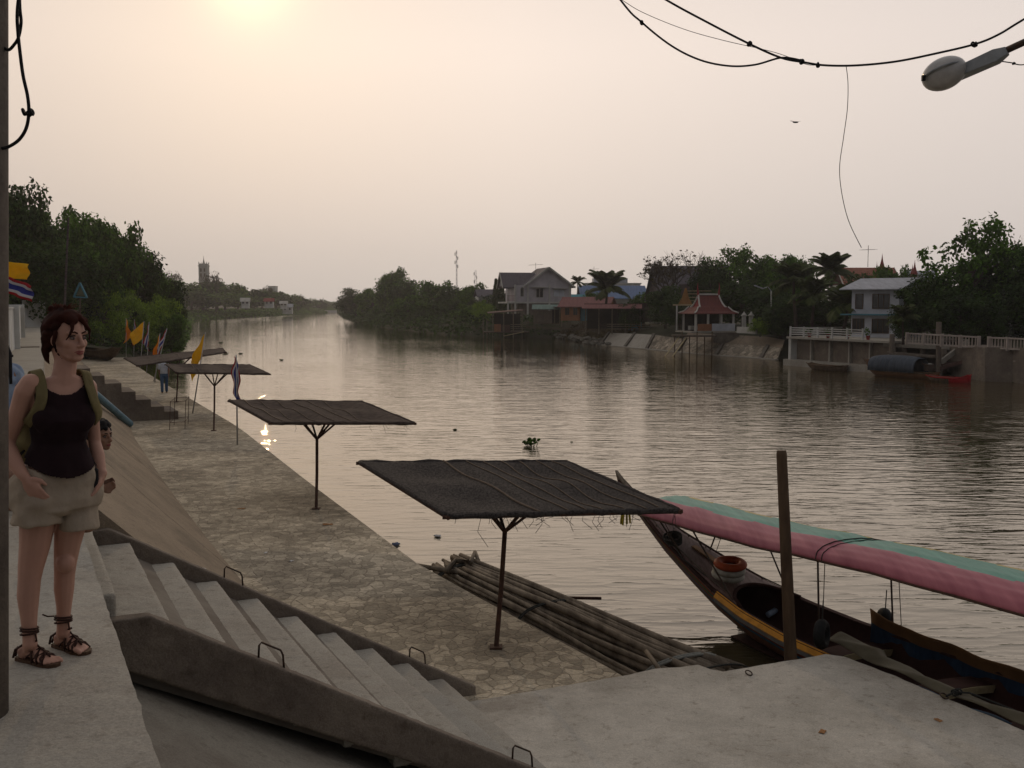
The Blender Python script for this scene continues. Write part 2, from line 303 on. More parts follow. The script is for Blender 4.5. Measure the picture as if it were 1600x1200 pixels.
# water
def water_mat():
    m = bpy.data.materials.new('river_water'); m.use_nodes = True; t = m.node_tree; n = t.nodes; l = t.links; n.remove(n['Principled BSDF'])
    g = n.new('ShaderNodeNewGeometry'); mp = n.new('ShaderNodeMapping'); mp.inputs['Scale'].default_value = (.62, 1.7, 1); mp.inputs['Rotation'].default_value = (0, 0, .12); l.new(g.outputs['Position'], mp.inputs[0])
    def nz(sc, det, src=mp.outputs[0]):
        q = n.new('ShaderNodeTexNoise'); q.inputs['Scale'].default_value = sc; q.inputs['Detail'].default_value = det; q.inputs['Roughness'].default_value = .5; l.new(src, q.inputs[0]); return q.outputs[0]
    def mt(op, a, b=None, c=None, cl=False):
        q = n.new('ShaderNodeMath'); q.operation = op; q.use_clamp = cl
        for i, w in enumerate((a, b, c)):
            if w is None: continue
            if isinstance(w, (int, float)): q.inputs[i].default_value = w
            else: l.new(w, q.inputs[i])
        return q.outputs[0]
    fine = nz(1.6, 4.2); mid = nz(.45, 1.5)
    amp = nz(.05, 2, g.outputs['Position'])
    sp = n.new('ShaderNodeSeparateXYZ'); l.new(g.outputs['Position'], sp.inputs[0])
    # calmer in the lee of the quay, choppier towards the far bank
    lee = n.new('ShaderNodeMapRange'); lee.inputs[1].default_value = -6; lee.inputs[2].default_value = 22; lee.inputs[3].default_value = .56; lee.inputs[4].default_value = 1.0
    off = mt('MULTIPLY_ADD', sp.outputs['Y'], .33, sp.outputs['X']); l.new(off, lee.inputs[0])
    mp2 = n.new('ShaderNodeMapping'); mp2.inputs['Scale'].default_value = (.5, 2.0, 1); mp2.inputs['Rotation'].default_value = (0, 0, -.06); l.new(g.outputs['Position'], mp2.inputs[0])
    rid = mt('ABSOLUTE', mt('SUBTRACT', nz(1.05, 2.2, mp2.outputs[0]), .5)); rid = mt('POWER', mt('SUBTRACT', 1.0, mt('MULTIPLY', rid, 3.2), None, True), 3.0)
    h = mt('ADD', mt('ADD', mt('MULTIPLY', fine, .55), mt('MULTIPLY', mid, .7)), mt('MULTIPLY', rid, .22))
    dst = n.new('ShaderNodeMapRange'); dst.inputs[1].default_value = 30; dst.inputs[2].default_value = 110; dst.inputs[3].default_value = 1.0; dst.inputs[4].default_value = .38; l.new(sp.outputs['Y'], dst.inputs[0])
    aa = mt('MULTIPLY', mt('MULTIPLY', lee.outputs[0], dst.outputs[0]), mt('MULTIPLY_ADD', amp, 1.6, .2))
    hh = mt('MULTIPLY', h, aa)
    bp = n.new('ShaderNodeBump'); bp.inputs['Strength'].default_value = 1; bp.inputs['Distance'].default_value = WAVE; l.new(hh, bp.inputs['Height'])
    lw = n.new('ShaderNodeFresnel'); lw.inputs[0].default_value = 1.6; l.new(bp.outputs[0], lw.inputs[1])
    fac = mt('MULTIPLY_ADD', lw.outputs[0], 1.05, .06, True)
    gs = n.new('ShaderNodeBsdfGlossy'); gs.inputs['Roughness'].default_value = .02; gs.inputs[0].default_value = (.95, .90, .82, 1); l.new(bp.outputs[0], gs.inputs['Normal'])
    df = n.new('ShaderNodeBsdfDiffuse'); df.inputs[0].default_value = (.055, .047, .024, 1)
    ms = n.new('ShaderNodeMixShader'); l.new(fac, ms.inputs[0]); l.new(df.outputs[0], ms.inputs[1]); l.new(gs.outputs[0], ms.inputs[2]); l.new(ms.outputs[0], n['Material Output'].inputs[0])
    return m
WAVE = .04
mx['water'] = water_mat()
TS = bpy.data.scenes.new('remesh_bench')
def remesh(mb, name, mat, par, vox=.006, sm=4, keep=None, thick=0, org=None, disp=0):
    o = mb.build(name, mat, par, org=org); r = o.modifiers.new('r', 'REMESH'); r.mode = 'VOXEL'; r.voxel_size = vox; r.use_smooth_shade = True
    if sm: s = o.modifiers.new('s', 'SMOOTH'); s.factor = .5; s.iterations = sm
    C.objects.unlink(o); o.parent = None; TS.collection.objects.link(o); vl = TS.view_layers[0]; vl.update(); dg = vl.depsgraph; dg.update(); me = bpy.data.meshes.new_from_object(o.evaluated_get(dg)); o.modifiers.clear(); old = o.data; o.data = me; bpy.data.meshes.remove(old); me.name = name; TS.collection.objects.unlink(o); C.objects.link(o); o.parent = par
    off = Vector((0, 0, 0)); p_ = o
    while p_ is not None: off = off+p_.location; p_ = p_.parent
    if keep:
        import bmesh
        bm = bmesh.new(); bm.from_mesh(me); bmesh.ops.delete(bm, geom=[v for v in bm.verts if not keep(v.co+off)], context='VERTS'); bm.to_mesh(me); bm.free()
    if disp:
        nv = len(me.vertices); co_ = np.empty(nv*3, dtype=np.float32); no_ = np.empty(nv*3, dtype=np.float32); me.vertices.foreach_get('co', co_); me.vertex_normals.foreach_get('vector', no_)
        c3 = co_.reshape(-1, 3); dn_ = np.array([noise.noise((Vector(q)+off)*14) for q in c3.tolist()])[:, None]
        me.vertices.foreach_set('co', (c3+no_.reshape(-1, 3)*disp*dn_).astype(np.float32).ravel()); me.update()
    me.polygons.foreach_set('use_smooth', [True]*len(me.polygons))
    if thick: s = o.modifiers.new('t', 'SOLIDIFY'); s.thickness = thick
    return o
# ---------------- setting ----------------
w = MB(); w.add([(-840, -90, ZWAT), (840, -90, ZWAT), (840, 890, ZWAT), (-840, 890, ZWAT)], [(0, 1, 2, 3)])
tag(w.build('water', mx['water']), kind='structure')
WE = [(-12, .44), (10, .44), (16, .46), (22, .6), (28, .8), (36, 1.05), (50, 1.5), (82, 2.2), (96, 2.5)]
SB = [(-12, 3.15), (17, 3.17), (22.7, 3.24), (28, 3.37), (35.5, 3.6), (40, 3.88), (55, 4.3), (80, 4.9), (96, 5.3)]
QE = [(-12, 6.35), (10.05, 6.3), (15.75, 6.0), (24.7, 6.46), (36.6, 7.2), (48, 7.42), (64, 7.7), (78, 8.15), (92, 8.9)]
def ip(T, v): return float(np.interp(v, [a for a, b in T], [b for a, b in T]))
VS = [-12, -6, 0, 4, 7.2, 10.3, 12, 14, 16, 18, 20, 23, 26, 29, 32, 35, 38, 41, 45, 50, 56, 62, 68, 75, 82, 90, 96]
VW = [-12, -6, -2] + [round(.0+.09*i, 3) for i in range(0, 140)] + [x for x in VS if x > 12.6]
def WJ(v): return ip(WE, v)+(.012*noise.noise(Vector((v*2.3, 1, 0)))+.010*noise.noise(Vector((v*9, 5, 0))) if 0 < v < 12.5 else 0)
p = MB()
for a, b in zip(VW[:-1], VW[1:]):
    p.hexa([Q(-6, a, 2.2), Q(ip(WE, a), a, 2.86), Q(ip(WE, b), b, 2.86), Q(-6, b, 2.2), Q(-6, a, ZW), Q(WJ(a), a, ZW), Q(WJ(b), b, ZW), Q(-6, b, ZW)])
tag(p.build('walkway', mx['concrete']), kind='structure')
p = MB(); p.qbox(-.62, 1.1, 44, 44.7, ZW, ZW+.03)
tag(p.build('pavement_joint', mx['concrete_dark']), kind='structure')
p = MB()
for a, b in zip(VS[5:-1], VS[6:]):
    p.add([Q(ip(WE, a)-.02, a, 3.06), Q(ip(SB, a), a, .39), Q(ip(SB, b), b, .39), Q(ip(WE, b)-.02, b, 3.06), Q(-1, a, 0), Q(-1, b, 0)], [(0, 1, 2, 3), (0, 3, 5, 4)])
p.add([Q(.44, 10.3, 3.05), Q(3.17, 10.3, .39), Q(-1, 10.3, .39)], [(0, 1, 2)])
tag(p.build('embankment_slope', mx['slope']), kind='structure')
p = MB(); p.add([Q(.0, -12, 2.50), Q(4.2, -12, .16), Q(4.2, 10.2, .16), Q(.0, 10.2, 2.50)], [(0, 1, 2, 3)])
tag(p.build('lower_slope', mx['slope_grey']), kind='structure')
p = MB()
for a, b in zip(VS[:-2], VS[1:-1]):
    p.hexa([Q(-2, a, -2), Q(ip(QE, a), a, -2), Q(ip(QE, b), b, -2), Q(-2, b, -2), Q(-2, a, ZQ), Q(ip(QE, a), a, ZQ), Q(ip(QE, b), b, ZQ), Q(-2, b, ZQ)])
tag(p.build('quay', mx['cobble']), kind='structure')
# pier: smooth concrete slab with a broken edge
pe = [(4.15, 10.05), (6.38, 9.98), (6.75, 10.02), (7.05, 9.93), (7.3, 9.9), (7.34, 9.72), (7.43, 9.58), (8.0, 9.56), (8.6, 9.53), (8.94, 9.52), (9.08, 9.35), (9.14, 8.6), (9.12, 7.85), (9.12, 6.9), (9.1, 5.5), (9.12, 2), (9.1, -12), (4.15, -12)]
pf = []
for (a, b), (c, d) in zip(pe, pe[1:]+pe[:1]):
    k = max(1, int(math.hypot(c-a, d-b)/.08)) if max(b, d) < 11 and min(b, d) > 2 else 1
    for i in range(k): x_, y_ = a+(c-a)*i/k, b+(d-b)*i/k; pf.append((x_+.018*noise.noise(Vector((x_*5, y_*5, 1))), y_+.018*noise.noise(Vector((x_*5, y_*5, 7)))))
p = MB(); p.prism([Q(a, b, -1.8) for a, b in pf], (0, 0, 1.8+ZQ+.006))
tag(bevel(p.build('pier', mx['pier']), .015), kind='structure')
# terrain of both banks
def strip(name, pts, side, offs, mat, wob=.0):
    pts = [Vector((a, b, 0)) for a, b in pts]
    fine = []
    for a, b in zip(pts[:-1], pts[1:]):
        k = max(2, int((b-a).length/4)); k = min(k, 40)
        fine += [a.lerp(b, i/k) for i in range(k)]
    fine.append(pts[-1]); rows = []
    for i, q in enumerate(fine):
        d = (fine[min(i+3, len(fine)-1)] - fine[max(i-3, 0)]).normalized(); nrm = Vector((d.y, -d.x, 0))*side
        row = []
        for o, z in offs:
            nx_ = noise.noise(Vector((q.x*.13+o, q.y*.13, 3)))*wob
            row.append(q + nrm*(o+(nx_ if o < 5 else 0)) + Vector((0, 0, z + (nx_*.25 if o > 0 else 0))))
        rows.append(row)
    m = MB(); k = len(offs); vs = [x for r in rows for x in r]
    m.add(vs, [(i*k+j, i*k+j+1, (i+1)*k+j+1, (i+1)*k+j) for i in range(len(rows)-1) for j in range(k-1)])
    return tag(m.build(name, mat, smooth=True), kind='structure')
RB = [(x, y) for x, y in [(60, -40), (44, 20)]] + [(onz(a, b, ZWAT).x+(2.2 if 925 < a < 1220 else 0), onz(a, b, ZWAT).y+(2.6 if 925 < a < 1220 else 1.2 if a > 1220 else 0)) for a, b in [(1600, 600), (1500, 590), (1360, 580), (1240, 570), (1215, 564), (1110, 557), (930, 540), (870, 528), (720, 525), (600, 512), (560, 503), (540, 497), (528, 489)]]
strip('riverbank_ground', RB, 1, [(-4, -2), (-.3, -.3), (.6, .25), (2.2, 1.2), (4.5, 2.05), (8, 2.2), (60, 2.4), (300, 5), (800, 8)], mx['soil'], .7)
LB = [tuple(Q(8.9, 92)[:2]), (-36, 104), (-38, 118), (-52, 165), (-72, 230), (-99, 318), (-101, 400), (-106, 490), (-113, 650), (-118, 800)]
strip('left_bank_ground', LB, -1, [(-4, -2), (-.3, -.3), (.6, .25), (3, 1.0), (9, 2.0), (18, 2.8), (60, 3.0), (300, 5), (800, 8)], mx['soil'], .9)
p = MB(); p.add([Q(-6, -12, 2.9), Q(-6, 120, 2.9), Q(-250, 120, 3.2), Q(-250, -12, 3.2)], [(0, 1, 2, 3)]); p.add([Q(-6.2, 88, 2.98), Q(8, 90, 1.0), Q(9, 112, 1.0), Q(-6, 130, 3)], [(0, 1, 2, 3)])
tag(p.build('ground', mx['soil']), kind='structure')
p = MB(); p.add([(-400, 760, ZWAT+.3), (400, 760, ZWAT+.3), (500, 880, 5), (-500, 880, 5)], [(0, 1, 2, 3)])
tag(p.build('distant_ground', mx['soil']), kind='structure')
# ---------------- staircase ----------------
st = thing('concrete_staircase', 'weathered concrete staircase with low side walls leading down to the stone quay', 'staircase', Q(.44, 8.75, ZQ))
V0, V1 = 7.32, 10.2
fr = [.60, .97] + [.97+.395*k for k in range(1, 9)]
zz = [2.76, 2.47] + [2.47-.2265*k for k in range(1, 9)]
uu = .44
for k, (f, z) in enumerate(zip(fr, zz)):
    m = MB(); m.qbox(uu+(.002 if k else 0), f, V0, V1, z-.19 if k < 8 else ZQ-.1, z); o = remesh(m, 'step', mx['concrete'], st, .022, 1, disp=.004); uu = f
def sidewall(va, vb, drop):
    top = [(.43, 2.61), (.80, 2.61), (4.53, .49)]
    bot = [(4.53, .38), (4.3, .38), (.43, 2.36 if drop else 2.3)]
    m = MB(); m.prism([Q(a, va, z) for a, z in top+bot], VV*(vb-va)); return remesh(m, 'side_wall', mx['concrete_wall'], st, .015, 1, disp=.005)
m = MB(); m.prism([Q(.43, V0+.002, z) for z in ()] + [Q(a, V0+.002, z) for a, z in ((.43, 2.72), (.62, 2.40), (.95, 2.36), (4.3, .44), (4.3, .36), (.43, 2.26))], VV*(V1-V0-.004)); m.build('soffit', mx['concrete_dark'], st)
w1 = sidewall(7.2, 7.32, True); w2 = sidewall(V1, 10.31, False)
def handle(pa, pb, par, h=.10):
    a = Vector(pa); b = Vector(pb); up = Vector((0, 0, h)); m = MB()
    pts = [a, a+up*.75+(b-a)*.03, a+up+(b-a)*.12, b+up-(b-a)*.12, b+up*.75-(b-a)*.03, b]
    m.tube(pts, .008, 7); return m.build('handle', mx['steel'], par, smooth=True)
def topz(u): return 2.61-(u-.80)*(2.12/3.73)
for V, us, par in ((7.26, (1.62, 3.63), w1), (10.255, (1.93, 3.86), w2)):
    for u in us: handle(Q(u-.09, V, topz(u-.09)), Q(u+.09, V, topz(u+.09)), par, .12)
# litter on steps
def blob(name, pos, r, mat, label, cat, sq=.3, group=None):
    m = MB(); m.ell((pos[0], pos[1], pos[2]+r*sq), ((r, 0, 0), (0, r*.7, 0), (0, 0, r*sq)), 8, 5)
    for i, q in enumerate(m.v):
        k = 1+.35*noise.noise(Vector(q)*40); m.v[i] = tuple(Vector(pos)+(Vector(q)-Vector(pos))*k)
    return tag(m.build(name, mat, org=pos, smooth=True), label, cat, group)
mx['clear'] = M_('clear', (.30, .42, .48), .15, var=.5, scale=30, spec=.8)
mx['paper'] = M_('paper', (.6, .58, .55), .8, scale=30)
def bottle(name, pos, d, l, r, mat, label, cat, group=None, cap=None):
    pos = Vector(pos); d = Vector(d).normalized(); t = thing(name, label, cat, pos, group); m = MB()
    m.tube([pos-d*l/2, pos-d*l*.48, pos+d*l*.2, pos+d*l*.36, pos+d*l*.44], [r*.7, r, r, r*.45, r*.38], 10); m.build('bottle_body', mat, t, smooth=True)
    c = MB(); c.tube([pos+d*l*.442, pos+d*l*.5], r*.42, 8); c.build('cap', cap or mx['clear'], t); return t
p = onz(251, 874, 2.27); bottle('water_bottle', (p.x, p.y, 2.245+.03), UV, .17, .03, mx['clear'], 'crushed clear plastic bottle lying on an upper step by the far side wall', 'bottle')
def flake(pos, s, mat, label, cat, rot=0):
    m = MB(); n0 = 7
    def f(i, j): return Vector(pos)+Matrix.Rotation(rot, 3, 'Z') @ Vector(((i-.5)*s*1.6, (j-.5)*s, .004+.35*s*abs(noise.noise(Vector((i*2+rot*9, j*2, 1))))))
    m.grid(f, 4, 3); o = m.build(cat.replace(' ', '_'), mat, org=pos); sd = o.modifiers.new('s', 'SOLIDIFY'); sd.thickness = .002
    return tag(o, label, cat)
mx['dryleaf'] = M_('dryleaf', (.34, .17, .07), .8, scale=20)
for x, y, z, s, mt, lb, ct in [(437, 1022, 1.33, .045, 'dryleaf', 'curled brown dry leaf lying on a step near the long metal handle', 'dry leaf'), (530, 1016, 1.1, .035, 'paper', 'small white scrap lying on a lower step', 'paper scrap'), (532, 1066, 1.1, .05, 'paper', 'torn white strip of paper beside the metal handle on the near side wall', 'paper scrap'),
                              (318, 889, 2.02, .03, 'paper', 'tiny white scrap lying at the end of the third tread', 'paper scrap'), (620, 750, ZQ, .1, 'paper', 'x', 'x'), (482, 1191, .9, .0, 'paper', 'x', 'x'),
                              (415, 864, ZQ, .05, 'paper', 'white scrap lying on the cobbled quay right of the upper loop handle', 'paper scrap'), (455, 877, ZQ, .06, 'paper', 'pale crumpled scrap on the cobbles between two stair handles', 'paper scrap'),
                              (377, 795, ZQ, .10, 'dryleaf', 'dark clump of leaf litter on the cobbled quay beside the slope', 'leaf litter'), (512, 820, ZQ, .12, 'dryleaf', 'dark leaf litter near the foot of the second shade post', 'leaf litter'),
                              (1285, 1144, ZQ+.006, .06, 'dryleaf', 'thin dark twig scrap lying on the smooth concrete pier', 'leaf litter'), (1466, 1126, ZQ+.006, .05, 'dryleaf', 'small dark leaf on the pier near the mooring ring', 'leaf litter')]:
    if lb != 'x': flake(onz(x, y, z), s, mx[mt], lb, ct, x*.7)
# ---------------- shade canopies ----------------
mx['net'] = M_('net', (.085, .074, .066), .95, col2=(.027, .024, .023), scale=38, detail=9, bump=.006, bscale=60, spec=.1, stretch=(1, .4, 1), thresh=(.36, .66))
mx['net2'] = M_('net2', (.125, .095, .078), .95, col2=(.045, .035, .03), scale=7, detail=9, stretch=(1, 2.5, 1), bump=.006, bscale=60, spec=.1)
mx['net_seam'] = M_('net_seam', (.16, .12, .09), .9, scale=9)
def shade(corn, base, mat, label, sag=.05, seam=True, lift=.5, top=None, rags=0, seed=1):
    c = [Vector(q) for q in corn]      # far-left, far-right, near-right, near-left
    cen = (c[0]+c[1]+c[2]+c[3])/4; base = Vector(base)
    t = thing('sun_shade', label, 'sun shade', base, 'netting sun shades along the quay')
    top = cen - Vector((0, 0, .05)); k = .80; j = base.lerp(top, 1-lift/(top.z-base.z))
    m = MB(); m.tube([base-Vector((0, 0, .02)), base.lerp(j, .5)+Vector((.008, 0, 0)), j], .032, 8); m.box(base+Vector((0, 0, .012)), (.16, .16, .024)); m.build('post', mx['rust'], t, smooth=False)
    def P(s, r): return c[0].lerp(c[1], s).lerp(c[3].lerp(c[2], s), r)
    for s, r in ((.35, .5), (.65, .5), (.5, .3), (.5, .72), (.36, .36), (.64, .64)):
        b = MB(); b.bar(j-Vector((0, 0, .02)), P(s, r)-Vector((0, 0, .035)), .035, .035); b.build('strut', mx['rust'], t)
    f = MB()
    for a, b_ in ((0, 1), (1, 2), (2, 3), (3, 0)):
        e = (c[b_]-c[a]).normalized()*.05; f.tube([c[a]-e, c[b_]+e], .026, 7)
    f.tube([P(.5, 0), P(.5, 1)], .02, 6); f.tube([P(0, .5), P(1, .5)], .02, 6)
    f.build('frame', mx['rust'], t)
    rnd = random.Random(seed)
    def N(s, r):
        q = P(s, r); e = math.sin(PI*s*2)**2*math.sin(PI*r*2)**2
        return q + Vector((0, 0, .030 - sag*e*1.3 + .012*noise.noise(Vector((s*4+seed, r*5, 0))) + .004*math.sin(s*40+3*r)))
    g = MB(); g.grid(lambda s, r: N(s, r), 44, 30); n = g.build('netting', mat, t, smooth=True); sd = n.modifiers.new('s', 'SOLIDIFY'); sd.thickness = .012
    # hem rolls at the rim, frayed
    hm = MB()
    for r0 in (0, 1):
        hm.tube([N(i/24, r0)+Vector((0, 0, -.012-.014*rnd.random())) for i in range(25)], [.026+.02*rnd.random() for i in range(25)], 7)
    for s0 in (0, 1): hm.tube([N(s0, i/20)-Vector((0, 0, .012)) for i in range(21)], [.026+.014*rnd.random() for i in range(21)], 7)
    hm.build('hem', mat, t, smooth=True)
    if seam:
        for s in seam:
            sm = MB(); sm.tube([N(s+.006*math.sin(i*.35+s*20), i/30)+Vector((0, 0, .008)) for i in range(31)], .009 if s != seam[0] else .016, 5); sm.build('seam', mx['net_seam'], n, smooth=True)
    if rags:
        for i in range(rags):
            rg = MB()
            s = rnd.random(); q = N(s, 1)-Vector((0, 0, .03)); l = rnd.uniform(.05, .22) * (3 if rnd.random() < .08 else 1)
            rg.tube([q, q+Vector((rnd.uniform(-.05, .05), 0, -l*.5)), q+Vector((rnd.uniform(-.1, .1), 0, -l))], .003, 4)
            rg.build('loose_thread', mx['net'], t)
    return t
def cz(pts): return [onz(x, y, z) for x, y, z in pts]
shade(cz([(562, 724, 2.42), (884, 724, 2.42), (1060, 799, 2.26), (698, 808, 2.24)]), onz(775, 1012, ZQ), mx['net'], 'largest and nearest dark netting sun shade on a rusty post above the log raft', .05, [.40, .52, .60, .68, .77, .86, .93], rags=34, seed=2)
shade(cz([(359, 627, 2.42), (565, 629, 2.42), (647, 662, 2.27), (423, 662, 2.27)]), onz(494, 795, ZQ), mx['net2'], 'dark brown netting sun shade with a folded cloth, second nearest on the quay', .06, [.1, .22, .34, .46, .58, .70], rags=10, seed=5)
shade(cz([(259, 570, 2.40), (390, 571, 2.40), (421, 585, 2.28), (276, 583, 2.28)]), onz(334, 673, ZQ), mx['net2'], 'reddish brown sun shade standing beside the thin wire stand, third from the camera', .09, [.3, .6], seed=8, lift=.5)
b4 = onz(276, 629, ZQ); c4 = onV(283, 563, 47.5)
shade([c4+Q(-2.2, 1.6, .05), c4+Q(2.1, 1.6, .40), c4+Q(1.7, -1.3, .36), c4+Q(-2.0, -1.6, -.12)], Q(6.62, 47.5, ZQ), mx['net2'], 'tilted brown sun shade farthest along the quay, behind the walking man', .06, [.5], seed=11, lift=.5)
# wire stand
ps = [onz(x, y, ZQ) for x, y in [(265, 672), (272, 664), (289, 670), (294, 662)]]
m = MB(); hh = 1.0
for q in ps: m.tube([q, q+Vector((.05, 0, hh))], .011, 5)
for hz in (.25, .97):
    for a, b in ((0, 1), (1, 3), (3, 2), (2, 0)): m.tube([ps[a]+Vector((.05*hz, 0, hz)), ps[b]+Vector((.05*hz, 0, hz))], .009, 5)
tag(m.build('wire_stand', mx['rust'], org=ps[0]), 'thin rusty wire stand on the quay in front of the third sun shade', 'stand')
# ---------------- far steps, pipe ----------------
t = thing('concrete_steps', 'grey stepped concrete block stairs farther along the quay slope', 'steps', Q(4.4, 41.2, ZQ))
us = [1.2, 2.1, 2.65, 3.13, 3.70, 4.18, 4.71, 5.18, 5.68]; zs = [3.0, 2.7, 2.4, 2.12, 1.83, 1.5, 1.19, .91, .71]
for k in range(8):
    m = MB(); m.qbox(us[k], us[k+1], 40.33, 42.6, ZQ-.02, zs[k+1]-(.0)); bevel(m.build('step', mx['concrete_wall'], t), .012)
a = onz(203, 662, ZQ+.12); b = onV(150, 617, 34.5)
mx['pipe'] = M_('pipe', (.10, .20, .26), .45, scale=3); m = MB(); dd = (a-b).normalized(); m.tube([a, b, b-dd*2], .12, 14)
tag(m.build('pipe', mx['pipe'], org=a, smooth=False), 'pale blue pipe lying down the concrete slope beside the far steps', 'pipe')
# ---------------- white wall on the left ----------------
t = thing('boundary_wall', 'low white painted wall with pillars along the upper walkway', 'wall', Q(.16, 43, ZW))
WL = [(-1.6, 22), (-.7, 30), (-.2, 36), (.16, 43), (.55, 58), (1.05, 83.5), (2.55, 84.0)]
for (ua, va), (ub, vb) in zip(WL[:-1], WL[1:]):
    m = MB(); h = 1.5 if vb < 60 else (1.5 if vb < 83.7 else 1.9); a, b = Q(ua, va, ZW+h/2-.1), Q(ub, vb, ZW+h/2-.1)
    m.bar(a, b, .16, h+.2); m.build('wall_panel', mx['white'], t)
    c = MB(); c.bar(a+Vector((0, 0, h/2+.13)), b+Vector((0, 0, h/2+.13)), .22, .06); c.build('coping', mx['white'], t)
for ua, va in WL[1:-1]:
    m = MB(); q = Q(ua+.05, va, ZW+.82); m.box(q, (.42, .42, 1.66), -QA); bevel(m.build('pillar', mx['white'], t), .02)
# ---------------- flags ----------------
mx['f_red'] = M_('f_red', (.42, .025, .03), .7, var=.1, trans=.35); mx['f_white'] = M_('f_white', (.62, .60, .60), .7, var=.08, trans=.35); mx['f_blue'] = M_('f_blue', (.05, .06, .30), .7, var=.1, trans=.35)
mx['f_yellow'] = M_('f_yellow', (.85, .55, .02), .7, var=.1, trans=.5); mx['f_orange'] = M_('f_orange', (.80, .34, .02), .7, var=.1, trans=.5); mx['polewhite'] = M_('polewhite', (.42, .41, .38), .6)
FT = [mx['f_red'], mx['f_white'], mx['f_blue']]
FG = 'flags planted along the quay edge'
def flag(base, top, kind, droop, L_, hoist, dirx, label, seed=0, fold=.5, frac=0., group=FG, col=None):
    base = Vector(base); top = Vector(top); t = thing('flag', label, 'flag', base, group)
    m = MB(); m.tube([base, top], [.028, .018], 8); m.build('pole', mx['polewhite'], t, smooth=True)
    up = (top-base).normalized(); side = Vector((dirx, .25, 0)).normalized(); yn = Vector((0, 1, 0))
    fly = (side*math.cos(droop) - Vector((0, 0, 1))*math.sin(droop)); o = top - up*.03 - up*frac
    def f(s, r):
        c = o - up*hoist*r*(1-fold*s*.25) + fly*L_*s + yn*(.10*math.sin(s*7+r*3+seed)*s*fold*2 + .05*math.sin(r*9+seed)*s) + side*(.03*math.sin(s*11+r*5) + ((.30*(r-.5)*(.6+.4*s)+.03*math.sin(s*6+seed)) if droop > 1.4 else 0))
        return c - side*(L_*.32*fold*s*r)
    def mf(s, r): return 0 if kind != 'thai' else (0 if r < 1/6 or r > 5/6 else (1 if r < 1/3 or r > 2/3 else 2))
    g = MB(); g.grid(f, 16, 18, mfn=mf); c = g.build('cloth', FT if kind == 'thai' else col or mx['f_yellow'], t, smooth=True); sd = c.modifiers.new('s', 'SOLIDIFY'); sd.thickness = .004
    return t
def fpx(bx, by, tx, ty): b = onz(bx, by, ZQ); return b, onV(tx, ty, b.dot(VV))
b, tp = fpx(197, 560, 197, 497); flag(b, tp, 'y', 1.30, 1.45, .9, 1, 'orange yellow flag hanging limp on the farthest pole at the left end', 1, col=mx['f_orange'], fold=1.2)
b, tp = fpx(209, 562, 210, 499); flag(b, tp, 'thai', 1.50, 1.3, .8, -1, 'limp red white and blue flag between two yellow flags', 2, fold=.2)
b, tp = fpx(219, 575, 225, 502); flag(b, tp, 'y', .62, 1.35, 1.15, -1, 'bright yellow flag blown out to the left on a far pole', 3, fold=.9)
b, tp = fpx(229, 583, 233, 503); flag(b, tp, 'thai', 1.25, 1.35, .75, -1, 'striped flag with a wrinkled dark fold, fourth along from the left end', 4, fold=.9)
b, tp = fpx(246, 600, 261, 513); b = Q(7.3, 61, ZQ); tp = onV(261, 513, 61); flag(b, tp, 'thai', .95, 1.25, .95, -1, 'wide open striped flag behind the farthest sun shade, brightest of the striped ones', 5, fold=.5)
b, tp = fpx(242, 598, 250, 521); flag(b, tp, 'y', 1.15, 1.3, .5, -1, 'small orange flag half hidden behind the wide open striped flag', 6, col=mx['f_orange'])
b, tp = fpx(301, 646, 321, 519); flag(b, tp, 'y', 1.0, 1.4, .95, -1, 'large yellow flag on a leaning pole beside the third sun shade', 7, fold=.7)
b, tp = fpx(371, 695, 369, 554); flag(b, tp, 'thai', 1.56, 1.15, .5, 1, 'limp striped flag on a white pole, nearest flag on the quay', 8, fold=.12)
bb = Q(-.15, 31, ZW); flag(bb, onV(9, 407, 31), 'y', .1, .60, .44, 1, 'yellow flag on the pole by the white wall', 9, fold=.2, group='flags by the white wall')
bb = Q(-.10, 30.3, ZW); flag(bb, onV(9, 429, 30.3), 'thai', .38, .72, .44, 1, 'striped flag streaming below the yellow flag by the white wall', 10, fold=.2, group='flags by the white wall')
# ---------------- log raft ----------------
raft = thing('log_raft', 'floating bundle of long thin wooden poles tied beside the quay', 'raft', Q(7.3, 13.5, ZWAT), None)
rnd = random.Random(4); logs = []
lay = [(-.02, 16, 1.36), (.085, 13, 1.14), (.17, 10, .86), (.245, 6, .52)]
for z, n, wd in lay:
    for i in range(n):
        f = (i+.5)/n-.5; jit = rnd.uniform(-.02, .02)
        def cen(v): return np.interp(v, [9.8, 11, 13.5, 16, 17.2], [7.75, 7.6, 7.35, 7.08, 7.02])
        def wid(v): return wd*np.interp(v, [9.8, 12, 15, 17.2], [.98, 1.0, .86, .70])
        va = 9.7+rnd.uniform(-.2, .5); vb = 16.75+rnd.uniform(-.9, .35); k = 9; pts = []
        tw = rnd.uniform(-.20, .20); ph = rnd.random()*6
        for q in range(k):
            v = va+(vb-va)*q/(k-1); pts.append(Q(cen(v)+(f+tw*(q/(k-1)-.5))*wid(v)+.028*math.sin(v*1.3+ph), v, ZWAT+.09+z+.02*math.sin(v*1.1+ph*2)+jit+.03*(q/(k-1))))
        r0 = rnd.uniform(.032, .055); m = MB(); m.tube(pts, [r0*(1.15-.35*q/(k-1))+rnd.uniform(-.003, .003) for q in range(k)], 9); m.build('log', mx['grey_wood'], raft, smooth=True)
mx['rope'] = M_('rope', (.05, .05, .045), .9, scale=40); mx['rope_pale'] = M_('rope_pale', (.25, .25, .22), .9, scale=40)
